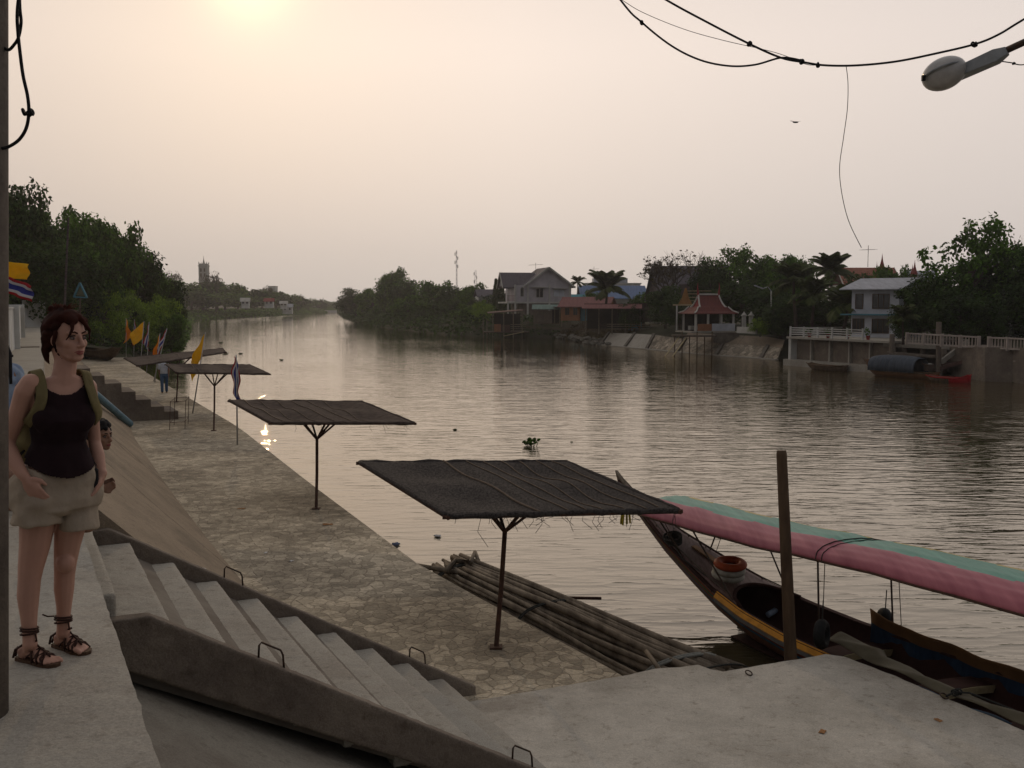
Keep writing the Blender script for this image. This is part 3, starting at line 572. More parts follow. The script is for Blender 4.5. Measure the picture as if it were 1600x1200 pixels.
def band(v, cu, wd, mat, r=.014, n=2, top=.36):
    m = MB()
    for q in range(n):
        pts = [Q(cu+wd*.56*math.cos(a), v+q*.05+.04*math.sin(a*3), ZWAT+.03+top*max(-.2, math.sin(a))**1) for a in [PI*i/16 for i in range(-2, 19)]]
        m.tube(pts, r, 6)
    return m.build('lashing', mat, raft, smooth=True)
band(13.5, 7.33, 1.18, mx['rope']); band(16.2, 7.03, 1.0, mx['rope'], .016, 3, .34); band(10.6, 7.65, 1.25, mx['rope_pale'], .02, 2, .37); band(10.15, 7.75, 1.25, mx['rope'], .014, 1, .37)
m = MB(); m.tube([onz(742, 862, .32), onz(735, 880, .3), Q(6.9, 16.4, .25), Q(6.55, 16.0, .2)], [.03, .05, .045, .05], 8); m.tube([Q(6.3, 16.9, .12), Q(6.9, 15.8, .15)], .045, 8); m.tube([onz(742, 862, .32), onz(748, 878, .22)], .035, 7)
m.build('cross_branch', mx['grey_wood'], raft, smooth=True)
m = MB(); m.tube([onz(880, 934, .22), onz(939, 935, .15)], .025, 8); m.build('stick', mx['rust'], raft, smooth=True)
m = MB(); m.tube([onz(1010, 1018, .3), onz(1036, 1054, .34)], .03, 7); m.build('stick', mx['grey_wood'], raft, smooth=True)
# ---------------- mooring post, rings ----------------
q = onV(1221, 704, 9.95); qb = onV(1236, 1040, 9.72); dn = (qb-q).normalized()
m = MB(); m.tube([q, q+dn*.05, qb, qb+dn*1.2], [.058, .064, .078, .085], 14)
tag(m.build('mooring_post', mx['wood'], org=qb, smooth=True), 'tall round wooden mooring post rising from the water behind the pier', 'post')
for px, py, rr in ((1475, 1090, .045), (1170, 1054, .04)):
    q = onz(px, py, ZQ+.01); m = MB(); m.torus(q+Vector((0, 0, .02)), rr, .008, Vector((.3, -.4, 1)), 18, 7)
    tag(m.build('mooring_ring', mx['steel'], org=q, smooth=True), 'rusty mooring ring on the pier edge with a rope tied to it' if px > 1300 else 'small metal mooring ring on the pier edge by the log raft', 'mooring ring')
q0 = onz(1478, 1088, ZQ+.02); m = MB()
m.tube([q0, q0+Vector((.1, .02, .04)), q0+Q(.25, -.1, .03), q0+Q(.4, -.5, -.03), q0+Q(.6, -1.4, -.18), q0+Q(.7, -2.2, -.15)], .011, 6)
for i in range(3): m.torus(q0+Q(.10+.04*i, -.02, .03), .03, .011, Q(1, .2, 0), 12, 6)
tag(m.build('rope', mx['rope'], org=q0, smooth=True), 'dark mooring rope knotted at the pier edge and trailing to the boat', 'rope')
# ---------------- longtail boat ----------------
bt = thing('longtail_boat', 'long narrow wooden boat with striped pink and green canopy moored at the pier', 'boat', Q(9.8, 8, ZWAT))
def bc(v): return 9.98-(v-7)*.052
SV = [.5, 2, 4, 6, 8, 9.5, 10.5, 11.4, 12.2, 12.9, 13.5, 14.1, 14.6, 15.0, 15.25]
def bw(v): return float(np.interp(v, [.5, 3, 6, 9, 10.5, 11.4, 12.2, 13, 13.8, 14.5, 15.0, 15.25], [.5, .66, .72, .72, .67, .59, .48, .35, .225, .12, .06, .04]))
def bg(v): return float(np.interp(v, [.5, 3, 6, 9, 10.5, 11.4, 12.2, 13, 13.8, 14.5, 15.0, 15.25], [.45, .30, .27, .27, .30, .37, .50, .70, .93, 1.22, 1.48, 1.62]))
def bk(v): return float(np.interp(v, [.5, 9, 10.5, 11.5, 12.3, 13, 13.8, 14.5, 15.0, 15.25], [-.32, -.32, -.28, -.18, .02, .28, .62, 1.0, 1.32, 1.48]))
def hull_pt(v, s, off=0):   # s 0 keel .. 1 gunwale
    w_ = bw(v); z = bk(v)+(bg(v)-bk(v))*s; x = w_*(1-(1-s)**2.0)**.6 if s < 1 else w_
    return x+off, z
m = MB(); fine = [.5+(15.25-.5)*i/90 for i in range(91)]; SL = [0, .12, .28, .45, .6, .68, .76, .84, .92, 1]
ring = []
for v in fine:
    r = [(hull_pt(v, s)) for s in SL]
    ring.append([Q(bc(v)-x, v, z) for x, z in reversed(r)] + [Q(bc(v)+x, v, z) for x, z in r[1:]])
k = len(ring[0]); vs = [x for r in ring for x in r]; fs = []; mi = []
for i in range(len(ring)-1):
    for j in range(k-1):
        fs.append((i*k+j, i*k+j+1, (i+1)*k+j+1, (i+1)*k+j)); jj = min(j, k-2-j); mi.append({0: 1, 1: 2, 2: 3, 3: 2, 4: 4}.get(jj, 0))
m.add(vs, fs); m.m = mi; m.add([ring[0][j] for j in range(k)], [tuple(range(k))])
HM = [M_('hull_brown', (.13, .055, .032), .6, scale=6, spec=.2), M_('hull_black', (.10, .10, .095), .5, scale=9), M_('hull_red', (.20, .05, .022), .6, scale=9), M_('hull_green', (.04, .11, .055), .6, scale=9), M_('hull_blue', (.04, .10, .16), .6, scale=9)]
mx['boat_dark'] = M_('boat_dark', (.045, .02, .016), .85, scale=6, spec=.12); HM.append(mx['boat_dark']); h = m.build('hull', HM, bt, smooth=True); sd = h.modifiers.new('s', 'SOLIDIFY'); sd.thickness = .03; sd.offset = -1; sd.material_offset = 5; sd.material_offset_rim = 5
mx['deckwood'] = M_('deckwood', (.17, .10, .09), .6, col2=(.07, .034, .028), scale=3, stretch=(6, .6, 6), spec=.25)
mx['lampg'] = M_('trim_grey', (.22, .21, .20), .6, scale=8); mx['gold'] = M_('gold', (.62, .27, .02), .45, scale=8); mx['cream'] = M_('cream', (.42, .34, .19), .6, scale=7)
def gun(v, sgn, off=0, dz=0): return Q(bc(v)+sgn*(bw(v)+off), v, bg(v)+dz)
for sgn in (-1, 1):
    m = MB()
    pts = [v for v in fine if v <= 15.25]
    for a, b in zip(pts[:-1], pts[1:]):
        p8 = [gun(a, sgn, -.055, .0), gun(a, sgn, .03, .0), gun(b, sgn, .03, .0), gun(b, sgn, -.055, .0)]
        m.hexa(p8+[x+Vector((0, 0, .035)) for x in p8])
    m.build('gunwale', mx['boat_dark'], bt)
    if sgn < 0:
        for nm, mt_, o0, z0, o1, z1 in (('gold_trim', mx['gold'], .012, .050, .075, -.030), ('grey_trim', mx['lampg'], .075, -.032, .062, -.085)):
            m = MB(); vv = [.6+(12.05-.6)*i/60 for i in range(61)]
            for a, b in zip(vv[:-1], vv[1:]):
                p8 = [gun(a, sgn, o0, z0), gun(a, sgn, o1, z1), gun(b, sgn, o1, z1), gun(b, sgn, o0, z0)]
                m.hexa([x-Vector((0, 0, .018)) for x in p8]+p8)
            m.build(nm, mt_, bt)
# foredeck with a rounded cockpit edge
m = MB(); rows = []
for i in range(41):
    v = 11.45+(15.1-11.45)*i/40; rows.append(v)
def dk(v, s, dz=0): return Q(bc(v)+s*(bw(v)-.03), v, bg(v)+.02+.05*(1-s*s)*min(1, bw(v)/.5)+dz)
def dstart(s): return 11.9-.45*(s*s) if False else 11.50+.50*(1-s*s)**.5
gx = MB(); gx.grid(lambda a, b: dk(dstart(a*2-1)+(15.15-dstart(a*2-1))*b, a*2-1), 16, 40); dk_o = gx.build('foredeck', mx['deckwood'], bt, smooth=True); sd = dk_o.modifiers.new('s', 'SOLIDIFY'); sd.thickness = .03
m = MB(); m.tube([dk(dstart(s), s, .03) for s in [i/16*2-1 for i in range(17)]], .028, 7); m.build('coaming', mx['boat_dark'], bt, smooth=True)
m = MB(); m.grid(lambda a, b: Q(bc(11.4)+(a*2-1)*.5, 11.55, .36-.3*b), 4, 2); 
# inner floor, ribs, thwarts
m = MB(); m.grid(lambda a, b: Q(bc(.7+11.2*b)+(a*2-1)*(bw(.7+11.2*b)*.72), .7+11.2*b, -.12), 4, 30); fl = m.build('floor_boards', mx['boat_dark'], bt); sd = fl.modifiers.new('s', 'SOLIDIFY'); sd.thickness = .02
for v in (10.05, 8.55, 7.3, 6.15, 4.9, 3.6):
    m = MB(); m.grid(lambda a, b: Q(bc(v)+(a*2-1)*(bw(v)-.06), v-.16+.32*b, .13+.05*math.sin(PI*a)), 10, 2); o = m.build('seat', mx['boat_dark'], bt); sd = o.modifiers.new('s', 'SOLIDIFY'); sd.thickness = .03
    e = MB(); e.grid(lambda a, b: Q(bc(v)+(a*2-1)*(bw(v)-.06), v-.165, .125-.09*b+.05*math.sin(PI*a)), 10, 1); e2 = e.build('seat_edge', mx['cream'], o); sd = e2.modifiers.new('s', 'SOLIDIFY'); sd.thickness = .01
# side rails and prow board
for sgn in (1, -1):
    m = MB(); ps = [dk(v, sgn*.93, .07) for v in np.linspace(11.8, 14.2, 14)]; m.tube(ps, .011, 6)
    for q in ps[::2]: m.tube([q, q-Vector((0, 0, .08))], .009, 5)
    m.build('rail', mx['steel'], bt)
m = MB(); tip = Q(bc(15.25), 15.25, 1.62)
m.hexa([Q(bc(14.9)-.05, 14.9, 1.42), Q(bc(14.9)+.05, 14.9, 1.42), Q(bc(15.3)+.04, 15.3, 1.60), Q(bc(15.3)-.04, 15.3, 1.60), Q(bc(14.9)-.05, 14.95, 1.50), Q(bc(14.9)+.05, 14.95, 1.50), Q(bc(15.3)+.03, 15.42, 1.80), Q(bc(15.3)-.03, 15.42, 1.80)])
bevel(m.build('prow', mx['grey_wood'], bt), .01)
mx['garland'] = M_('garland', (.75, .55, .05), .8, col2=(.35, .33, .04), scale=25, trans=.3)
q = onV(978, 788, 15.2); gl = thing('garland', 'yellow and green ribbon garland hanging from the tip of the boat prow', 'garland', q)
m = MB()
for i in range(26):
    a = i*.9; x = Q(.07*math.cos(a), .05*math.sin(a), 0); tp = q+Vector((0, 0, .0))
    m.tube([tp+x*.6, tp+x+Vector((0, 0, -.16)), tp+x*1.3+Vector((0, 0, -.28-.10*rnd.random()))], .017, 5)
m.build('ribbons', mx['garland'], gl); m = MB(); m.torus(q+Vector((0, 0, .02)), .07, .022, Q(.2, .1, 1)); m.build('band', mx['f_white'], gl, smooth=True)
# canopy: arched tarpaulin from v=0.6 to v=13.75
CS = [(.6, 1.45), (4, 1.47), (7, 1.52), (8.8, 1.50), (9.85, 1.47), (11, 1.40), (12.4, 1.37), (13.75, 1.36)]
def can(a, v, dz=0):   # a 0..1 from near edge over the ridge
    zb = np.interp(v, [x for x, y in CS], [y for x, y in CS]); h_ = np.interp(v, [0, 9.6, 9.85, 10.1, 13.75], [.235, .235, .20, .235, .26])
    th = PI*(1-a); x = .62*math.cos(th)*(1 if 1 else 0); y = h_*math.sin(th)**.8
    wob = .005*noise.noise(Vector((a*6, v*1.3, 0)))+.004*math.sin(a*60)+.004*noise.noise(Vector((a*22, v*.5, 3)))+.008*math.exp(-(((v+.3) % 1.25-.62)/.10)**2)-.006*math.sin(PI*((v+.3) % 1.25)/1.25+PI/2)**2
    return Q(bc(v)-.08+x, v, zb+y+wob+dz)
def cm(s, r):
    s_ = s+.008*math.sin(r*60); return 0 if s_ < .385 else (1 if s_ < .64 else 2)
tp_m = [M_('tarp_pink', (.48, .15, .18), .5, col2=(.34, .085, .115), scale=1.6, stretch=(6, .3, 1), spec=.4, trans=.12), M_('tarp_green', (.085, .33, .235), .4, col2=(.05, .22, .16), scale=1.6, stretch=(9, .3, 1), spec=.4, trans=.12), M_('tarp_yellow', (.55, .42, .13), .4, scale=2, trans=.12)]
g = MB(); g.grid(lambda a, b: can(a, .6+13.15*b), 40, 90, mfn=cm); cn = g.build('canopy', tp_m, bt, smooth=True); sd = cn.modifiers.new('s', 'SOLIDIFY'); sd.thickness = .006
m = MB(); m.tube([can(.01, v, -.012) for v in np.linspace(.6, 13.75, 40)], .016, 6); m.build('canopy_rail', mx['rust'], bt, smooth=True)
m = MB(); m.tube([can(.99, v, -.012) for v in np.linspace(.6, 13.75, 40)], .016, 6); m.build('canopy_rail', mx['rust'], bt, smooth=True)
for q_ in (9.83, 9.93):
    m = MB(); m.tube([can(a, q_+.04*math.sin(a*6), .008) for a in np.linspace(0, 1, 24)], .007, 5); m.build('canopy_rope', mx['rope'], cn, smooth=True)
m = MB()
for a, b in [(a/20, (a+1)/20) for a in range(20)]: m.add([can(a, 9.78, .006), can(b, 9.78, .006), can(b, 10.0, .006), can(a, 10.0, .006)], [(0, 1, 2, 3)])
for v, fw in ((13.2, 0), (11.7, 1), (9.9, 0), (6.2, 0), (4, 0), (1.6, 0)):
    for sgn, a in ((-1, .02), (1, .98)):
        m = MB(); f0 = Q(bc(v)+sgn*(bw(v)-.05), v, bg(v)+.03); m.tube([f0, can(a, min(13.7, v+(.7 if fw else 0)), -.01)], .013, 6)
        if not fw: m.tube([f0+Q(.05*sgn, -.1, .0), can(a, v-.12, -.01)], .006, 5)
        m.build('canopy_post', mx['steel'], bt)
# curtains rolled down on both sides
mx['cloth_blue'] = M_('cloth_blue', (.028, .055, .10), .8, col2=(.012, .025, .05), scale=2, stretch=(1, 5, 1)); mx['cloth_brown'] = M_('cloth_brown', (.16, .085, .035), .8, scale=2); mx['tarp_olive'] = M_('tarp_olive', (.17, .15, .10), .75, col2=(.10, .085, .055), scale=2, bump=.01)
def cur(v, a, k):
    top = np.interp(v, [.8, 4, 7.6, 9.4, 10.0, 10.25], [.62, .46, .42, .46, .54, .58]); bot = bg(v)-.20-.06*min(1, (10.25-v))
    return Q(bc(v)+bw(v)-.10+.02*math.sin(v*9+a*3)+.03*math.sin(PI*a)+.05*(1-a), v, bot+(top-bot)*a + .015*math.sin(v*5))
g = MB(); g.grid(lambda a, b: cur(.8+9.45*b, a, 0), 10, 60, mfn=lambda a, b: 0 if a < .60 else 1); o = g.build('side_curtain', [mx['cloth_blue'], mx['cloth_brown']], bt, smooth=True); sd = o.modifiers.new('s', 'SOLIDIFY'); sd.thickness = .012
def sheet(v, a): 
    wd = .30+.05*math.sin(v*3); x = -bw(v)+.02+.16*max(0, (v-8)/2)+wd*a
    return Q(bc(v)+x, v, bg(v)+.13-.05*a+.02*math.sin(v*6+a*5)+.04*math.sin(PI*a)+(0.10 if v > 9.2 else 0)*(a))
g = MB(); g.grid(lambda a, b: sheet(6.9+3.0*b, a), 10, 40, mfn=lambda a, b: 0); o = g.build('tarpaulin', [mx['tarp_olive']], bt, smooth=True); sd = o.modifiers.new('s', 'SOLIDIFY'); sd.thickness = .01
g = MB(); g.grid(lambda a, b: Q(bc(7.3+2.0*b)-bw(7.3+2*b)+.02+.22*a, 7.3+2.0*b, bg(8)+.04-.06*a+.02*math.sin(b*14)), 6, 20); o = g.build('blue_cloth', M_('cloth_mid', (.05, .12, .20), .8), bt, smooth=True); sd = o.modifiers.new('s', 'SOLIDIFY'); sd.thickness = .008
# tyres
def tyre(c, ax, R_, label):
    t = thing('tyre', label, 'tyre', c, 'tyre fenders hung on the boat'); m = MB(); m.torus(c, R_-.055, .058, ax, 32, 12, sq=1.25); m.build('rubber_ring', mx['rubber'], t, smooth=True)
    r = MB(); r.tube([Vector(c)+Vector((0, 0, R_-.02)), Vector(c)+Vector((.01, 0, R_+.25))], .008, 5); r.build('tie_rope', mx['rope'], t)
tyre(onV(1284, 991, 9.72), Q(1, -1.6, .1), .185, 'black tyre hanging against the pier side of the boat near the mooring post')
tyre(onV(1383, 969, 10.15), Q(1, -.5, .1), .165, 'black tyre hanging inside the far side of the boat by the rolled curtain')
# things lying on the foredeck
mx['buoy'] = M_('buoy', (.36, .07, .025), .6, scale=8); mx['buoywhite'] = M_('buoywhite', (.42, .40, .34), .6, col2=(.26, .24, .19), scale=10)
q = onV(1139, 905, 12.15)
for i, (dz, mt, lb) in enumerate(((.0, 'buoywhite', 'dirty white life ring at the bottom of the stack on the boat deck'), (.085, 'buoywhite', 'white life ring in the middle of the stack under the orange one'), (.18, 'buoy', 'orange life ring lying on two white ones on the boat deck'))):
    m = MB(); m.torus(q+Vector((.01*i-.01, .03*(1-i), .06+dz)), .180, .066, Vector((.08-.04*i, -.12, 1)), 32, 12, sq=.85)
    tag(m.build('life_ring', mx[mt], org=q+Vector((0, 0, dz)), smooth=True), lb, 'life ring', 'life rings stacked on the boat deck')
q = onV(1052, 850, 13.35); m = MB()
for i in range(9): m.torus(q+Vector((rnd.uniform(-.02, .02), rnd.uniform(-.02, .02), .03+.012*i)), rnd.uniform(.09, .15), .013, Vector((rnd.uniform(-.2, .2), -.35, 1)), 22, 6)
m.tube([q, q+Q(-.12, -.4, -.12), q+Q(.0, -.9, -.32), q+Q(-.15, -1.2, -.45)], .009, 5)
tag(m.build('rope_coil', mx['rope'], org=q, smooth=True), 'coil of dark rope lying on the pointed foredeck of the boat', 'rope')
m = MB(); a_, b_ = dk(13.3, .15, .04), dk(12.3, .1, .05); m.bar(a_, b_, .10, .02); tag(m.build('plank', M_('plank', (.26, .15, .08), .7, scale=5), org=a_), 'short tan plank lying on the boat foredeck behind the rope coil', 'plank')
mx['bluebag'] = M_('bluebag', (.26, .32, .40), .4, scale=20, spec=.5)
for i, (x, y, l) in enumerate([(1168, 934, 'pale bottle lying nearest the bow inside the boat hull'), (1188, 944, 'second pale bottle from the bow inside the boat hull'), (1208, 956, 'pale bottle nearest the mooring post inside the boat hull')]):
    q = onz(x, y, .16); bottle('drinks_bottle', q, Q(.7, -.6+.4*i, .1), .27, .045, mx['bluebag'], l, 'bottle', 'bottles lying inside the boat')
q = onz(1186, 956, .02); m = MB()
for i in range(9): m.ell(q+Q(rnd.uniform(-.12, .12), rnd.uniform(-.35, .25), rnd.uniform(-.12, .05)), ((.14, 0, 0), (0, .16, 0), (0, 0, .08)), 10, 7)
remesh(m, 'blue_bags', mx['cloth_blue'], None, .02, 2, org=q, disp=.03); tag(C.objects[-1] if False else bpy.data.objects['blue_bags'], 'heap of dark blue bags lying inside the boat under the pale bottles', 'bags')
# floating things
q = onz(831, 697, ZWAT); m = MB()
for i in range(16):
    a = rnd.random()*6.28; r = rnd.uniform(.05, .20); c_ = q+Vector((r*math.cos(a), r*math.sin(a), 0)); tip = c_+Vector((.08*math.cos(a), .08*math.sin(a), rnd.uniform(.08, .24)))
    m.tube([c_, tip], .012, 4); m.ell(tip, ((.07, 0, .02), (0, .07, 0), (0, 0, .05)), 6, 4)
tag(m.build('water_hyacinth', mx['leaf'], org=q, smooth=True), 'small green water hyacinth floating alone in the middle of the river', 'water plant')
q = onz(619, 852, ZWAT); bottle('floating_can', q+Vector((0, 0, .02)), (1, .3, .1), .16, .045, M_('can', (.16, .18, .26), .3, scale=9), 'small dark blue can floating beside the quay edge', 'can')
for i, (x, y, r, lb) in enumerate([(711, 672, .10, 'dark scrap of weed floating left of the water hyacinth'), (893, 691, .06, 'tiny floating scrap right of the water hyacinth'), (345, 536, .3, 'dark clump of weed floating near the far shade'), (352, 553, .3, 'drifting dark clump above the third sun shade'), (376, 553, .25, 'drifting weed clump left of the river centre'), (684, 839, .09, 'pale foam scrap floating above the log raft'), (752, 940, .05, 'white scrap between the logs and the quay'), (440, 563, .2, 'small weed clump floating in mid river upstream')]):
    blob('floating_weed', onz(x, y, ZWAT), r, mx['leaf_dark'] if i not in (5, 6) else mx['paper'], lb, 'floating scrap', .25)
# ---------------- utility pole and cables at the left ----------------
t = thing('utility_pole', 'thick round concrete utility pole at the very left edge beside the woman', 'pole', onz(-25, 1120, ZW))
mx['polecon'] = M_('polecon', (.20, .17, .14), .9, col2=(.12, .10, .085), scale=7, bump=.006, bscale=50)
pb = onz(-44, 1118, ZW); Yp = pb.y
def pcx(y): return at(-36 + (10-11)*(1-(y/1118)), y, Yp)
tp = at(-39, -900, Yp); m = MB(); m.tube([pb, pb.lerp(tp, .5), tp], [.134, .122, .108], 28); m.build('pole_shaft', mx['polecon'], t, smooth=True)
mx['cable'] = M_('cable', (.012, .012, .013), .6)
def wirepx(pts, Y, r, name, label, cat, knots=(), par=None, mat=None):
    P = [at(x, y, (Y if not callable(Y) else Y(x))) for x, y in pts]
    # Catmull-Rom
    out = []
    for i in range(len(P)-1):
        a, b, c, d = P[max(i-1, 0)], P[i], P[i+1], P[min(i+2, len(P)-1)]
        for k in range(8):
            q = k/8; out.append(.5*((2*b)+(c-a)*q+(2*a-5*b+4*c-d)*q*q+(3*b-a-3*c+d)*q**3))
    out.append(P[-1]); m = MB(); m.tube(out, r, 7); o = m.build(name, mat or mx['cable'], par, org=out[0], smooth=True)
    if par is None: tag(o, label, cat)
    for kx, ky in knots:
        q = at(kx, ky, (Y if not callable(Y) else Y(kx))); k = MB()
        for i in range(3): k.torus(q+Vector((rnd.uniform(-.02, .02), 0, 0)), r*1.6, r*.9, Vector((1, rnd.uniform(-.5, .5), .3)), 10, 6)
        k.sph(q+Vector((0, 0, -r)), r*2, 8, 6); k.build('knot', mx['cable'], o, smooth=True)
    return o
wirepx([(3, 72), (13, 78), (22, 70), (29, 58), (33, 35), (31, 10), (30, -40), (29, -200)], Yp, .006, 'cable', 'short black cable loop curving from the left pole near the top', 'cable')
wirepx([(3, 232), (14, 229), (30, 218), (41, 200), (45, 176), (43, 150), (36, 118), (31, 80), (28, 50), (27, 20), (31, -40), (30, -200)], Yp-.02, .0065, 'cable', 'long black cable loop with a clip bulging out from the left pole', 'cable', [(45, 175)])
# overhead wires
Yw = lambda x: 11.5-.0012*(x-1200)
wirepx([(700, -420), (860, -150), (968, -2), (1003, 35), (1050, 72), (1095, 94), (1140, 103), (1180, 101), (1222, 90), (1255, 95)], Yw, .011, 'overhead_wire', 'sagging black wire dipping lowest and joining the main wire', 'wire', [(1003, 35)])
wirepx([(800, -170), (940, -62), (1038, -2), (1100, 32), (1170, 68), (1220, 90), (1255, 97), (1290, 102), (1340, 102), (1400, 96), (1460, 84), (1523, 69), (1560, 54), (1600, 30), (1720, -40), (1900, -180)], lambda x: Yw(x)-.02, .012, 'overhead_wire', 'main black overhead wire with clips crossing the upper right sky', 'wire', [(1170, 68), (1252, 96), (1278, 101), (1523, 69)])
wirepx([(800, -130), (900, -50), (975, 2), (1010, 22), (1070, 46), (1130, 63), (1200, 79), (1232, 89), (1262, 101), (1290, 101)], lambda x: Yw(x)+.05, .0035, 'overhead_wire', 'thinnest grey wire running beside the main overhead wire', 'wire')
wirepx([(1322, 102), (1325, 130), (1324, 170), (1318, 215), (1312, 260), (1315, 300), (1326, 345), (1346, 387)], lambda x: Yw(x), .004, 'loose_wire', 'thin loose wire dangling down from the overhead wire', 'wire')
# street lamp
YL = 9.6; lt = thing('street_lamp', 'grey street lamp with oval glass bowl reaching in from the upper right', 'street lamp', Q(8.75, 4.6, ZQ))
mx['lampgrey'] = M_('lampgrey', (.26, .27, .27), .5, scale=9, spec=.5); mx['bowl'] = M_('bowl', (.42, .40, .37), .15, scale=5, spec=.7)
A_, B_ = at(1500, 112, YL), at(1574, 78, YL-.25); D_ = (B_-A_).normalized(); sd_ = Vector((0, 1, 0)).cross(D_).normalized(); sd_ = D_.cross(Vector((0, 0, 1))).normalized(); up_ = sd_.cross(D_).normalized()
m = MB(); e1 = [A_-D_*.10, B_]
def prof(c, w_, h_): return [c-sd_*w_-up_*h_*.6, c+sd_*w_-up_*h_*.6, c+sd_*w_*.85+up_*h_*.4, c-sd_*w_*.85+up_*h_*.4]
a0, a1, a2 = prof(A_-D_*.08, .095, .09), prof(B_-D_*.10, .065, .12), prof(B_, .035, .07)
m.hexa(a0+a1) if False else m.add(a0+a1+a2, [(0, 1, 2, 3), (11, 10, 9, 8)] + [(i, (i+1) % 4, 4+(i+1) % 4, 4+i) for i in range(4)] + [(4+i, 4+(i+1) % 4, 8+(i+1) % 4, 8+i) for i in range(4)])
bevel(m.build('housing', mx['lampgrey'], lt), .008)
bc_ = at(1475, 115, YL+.02); m = MB(); m.ell(bc_, (D_*.20, sd_*.15, up_*.145), 24, 16); bw_ = m.build('lamp_bowl', mx['bowl'], lt, smooth=True)
m = MB(); m.torus(bc_+up_*.02, .172, .012, up_, 28, 8); m.build('rim', mx['lampgrey'], bw_, smooth=True)
m = MB(); m.box(at(1443, 122, YL), (.03, .03, .05)); m.build('latch', mx['black'], bw_)
m = MB(); e = Q(8.75, 4.6, 7.75); m.tube([B_-D_*.04, B_+D_*.25, B_.lerp(e, .55)+Vector((0, 0, .12)), e-Vector((0, 0, .1))], .03, 10); m.build('arm', mx['steel'], lt, smooth=True)
m = MB(); m.tube([Q(8.75, 4.6, ZQ), Q(8.75, 4.6, 8.0)], [.10, .07], 16); m.build('lamp_post', mx['lampgrey'], lt, smooth=True)
wirepx([(1566, 96), (1580, 98), (1600, 101), (1650, 90)], YL-.3, .005, 'lamp_wire', '', '', [(1583, 99)], par=lt)
# bird
q = at(1243, 191, 60); m = MB(); m.ell(q, ((.17, 0, 0), (0, .05, 0), (0, 0, .05)), 8, 6); bd = m.build('bird', mx['black'], org=q, smooth=True); tag(bd, 'tiny dark bird gliding in the sky left of the dangling wire', 'bird')
for sg in (-1, 1):
    m = MB(); m.add([q+Vector((-.05, 0, .02)), q+Vector((.05, 0, .02)), q+Vector((sg*.32+.02, .12*sg, .07)), q+Vector((sg*.30-.05, .12*sg, .06))], [(0, 1, 2, 3)]); o = m.build('wing', mx['black'], bd); sd = o.modifiers.new('s', 'SOLIDIFY'); sd.thickness = .01
# ---------------- vegetation ----------------
def leaf_quads(P, Nn, size, rg, mb, mi=0, asp=1.5):
    k = len(P); a = rg.normal(size=(k, 3)); n_ = Nn + .55*a; n_ /= np.linalg.norm(n_, axis=1)[:, None]
    r = rg.normal(size=(k, 3)); x = np.cross(n_, r); x /= np.linalg.norm(x, axis=1)[:, None]; y = np.cross(n_, x)
    s = size*rg.uniform(.55, 1.3, size=(k, 1)); x = x*s*asp*.5; y = y*s*.5
    V = np.stack([P-x, P-y*.9+x*.15, P+x, P+y*.9+x*.15], axis=1).reshape(-1, 3)
    b = mb.n; mb.v.extend(map(tuple, V.tolist())); mb.n += 4*k
    mb.f.extend([(b+4*i, b+4*i+1, b+4*i+2, b+4*i+3) for i in range(k)]); mb.m.extend([mi]*k)
def crown_mesh(seed, nclump, nleaf, size, shape=(1, 1, 1), csz=.30, low=.35, spiky=0):
    rg = np.random.default_rng(seed); m = MB(); cl = []
    for i in range(nclump):
        d = rg.normal(size=3); d /= np.linalg.norm(d); rr = rg.uniform(.25, 1)**.6
        c = d*rr*(1-csz*.7)*np.array(shape); c[2] = c[2] if c[2] > -low else -low*rg.uniform(.4, 1)
        if shape[0] < 0: pass
        cl.append((c, csz*rg.uniform(.6, 1.3)))
    per = nleaf//nclump
    for c, r in cl:
        d = rg.normal(size=(per, 3)); d /= np.linalg.norm(d, axis=1)[:, None]; q = rg.uniform(.35, 1.08, size=(per, 1))**.5
        bump = 1+.25*np.sin(d[:, :1]*5+c[0]*9)*np.cos(d[:, 1:2]*6+c[1]*7)
        P = c + d*r*q*bump*np.array([1, 1, .8]); leaf_quads(P, d*.8+np.array([0, 0, .5]), size, rg, m)
    return m, cl
def mkmesh(name, m, mats):
    o = m.build(name, mats); me = o.data; bpy.data.objects.remove(o); return me
CR = {}
def trunk_mesh(seed, h, r, cl, base_z, sc, mat, nlimb=9, name='trunk'):
    rg = random.Random(seed); m = MB(); p0 = Vector((0, 0, 0)); f = Vector((rg.uniform(-.06, .06)*h, rg.uniform(-.06, .06)*h, h*.55))
    m.tube([p0-Vector((0, 0, .5)), p0, f*.4+Vector((.02*h, 0, 0)), f], [r*1.5, r*1.15, r*.85, r*.7], 9)
    for c, rr in cl[:nlimb]:
        e = Vector((c[0]*sc[0], c[1]*sc[1], base_z+c[2]*sc[2])); s0 = f.lerp(p0, rg.uniform(0, .35)); md = s0.lerp(e, .5)+Vector((0, 0, .06*h))
        m.tube([s0, md, e], [r*.5, r*.3, r*.08], 6)
    return m
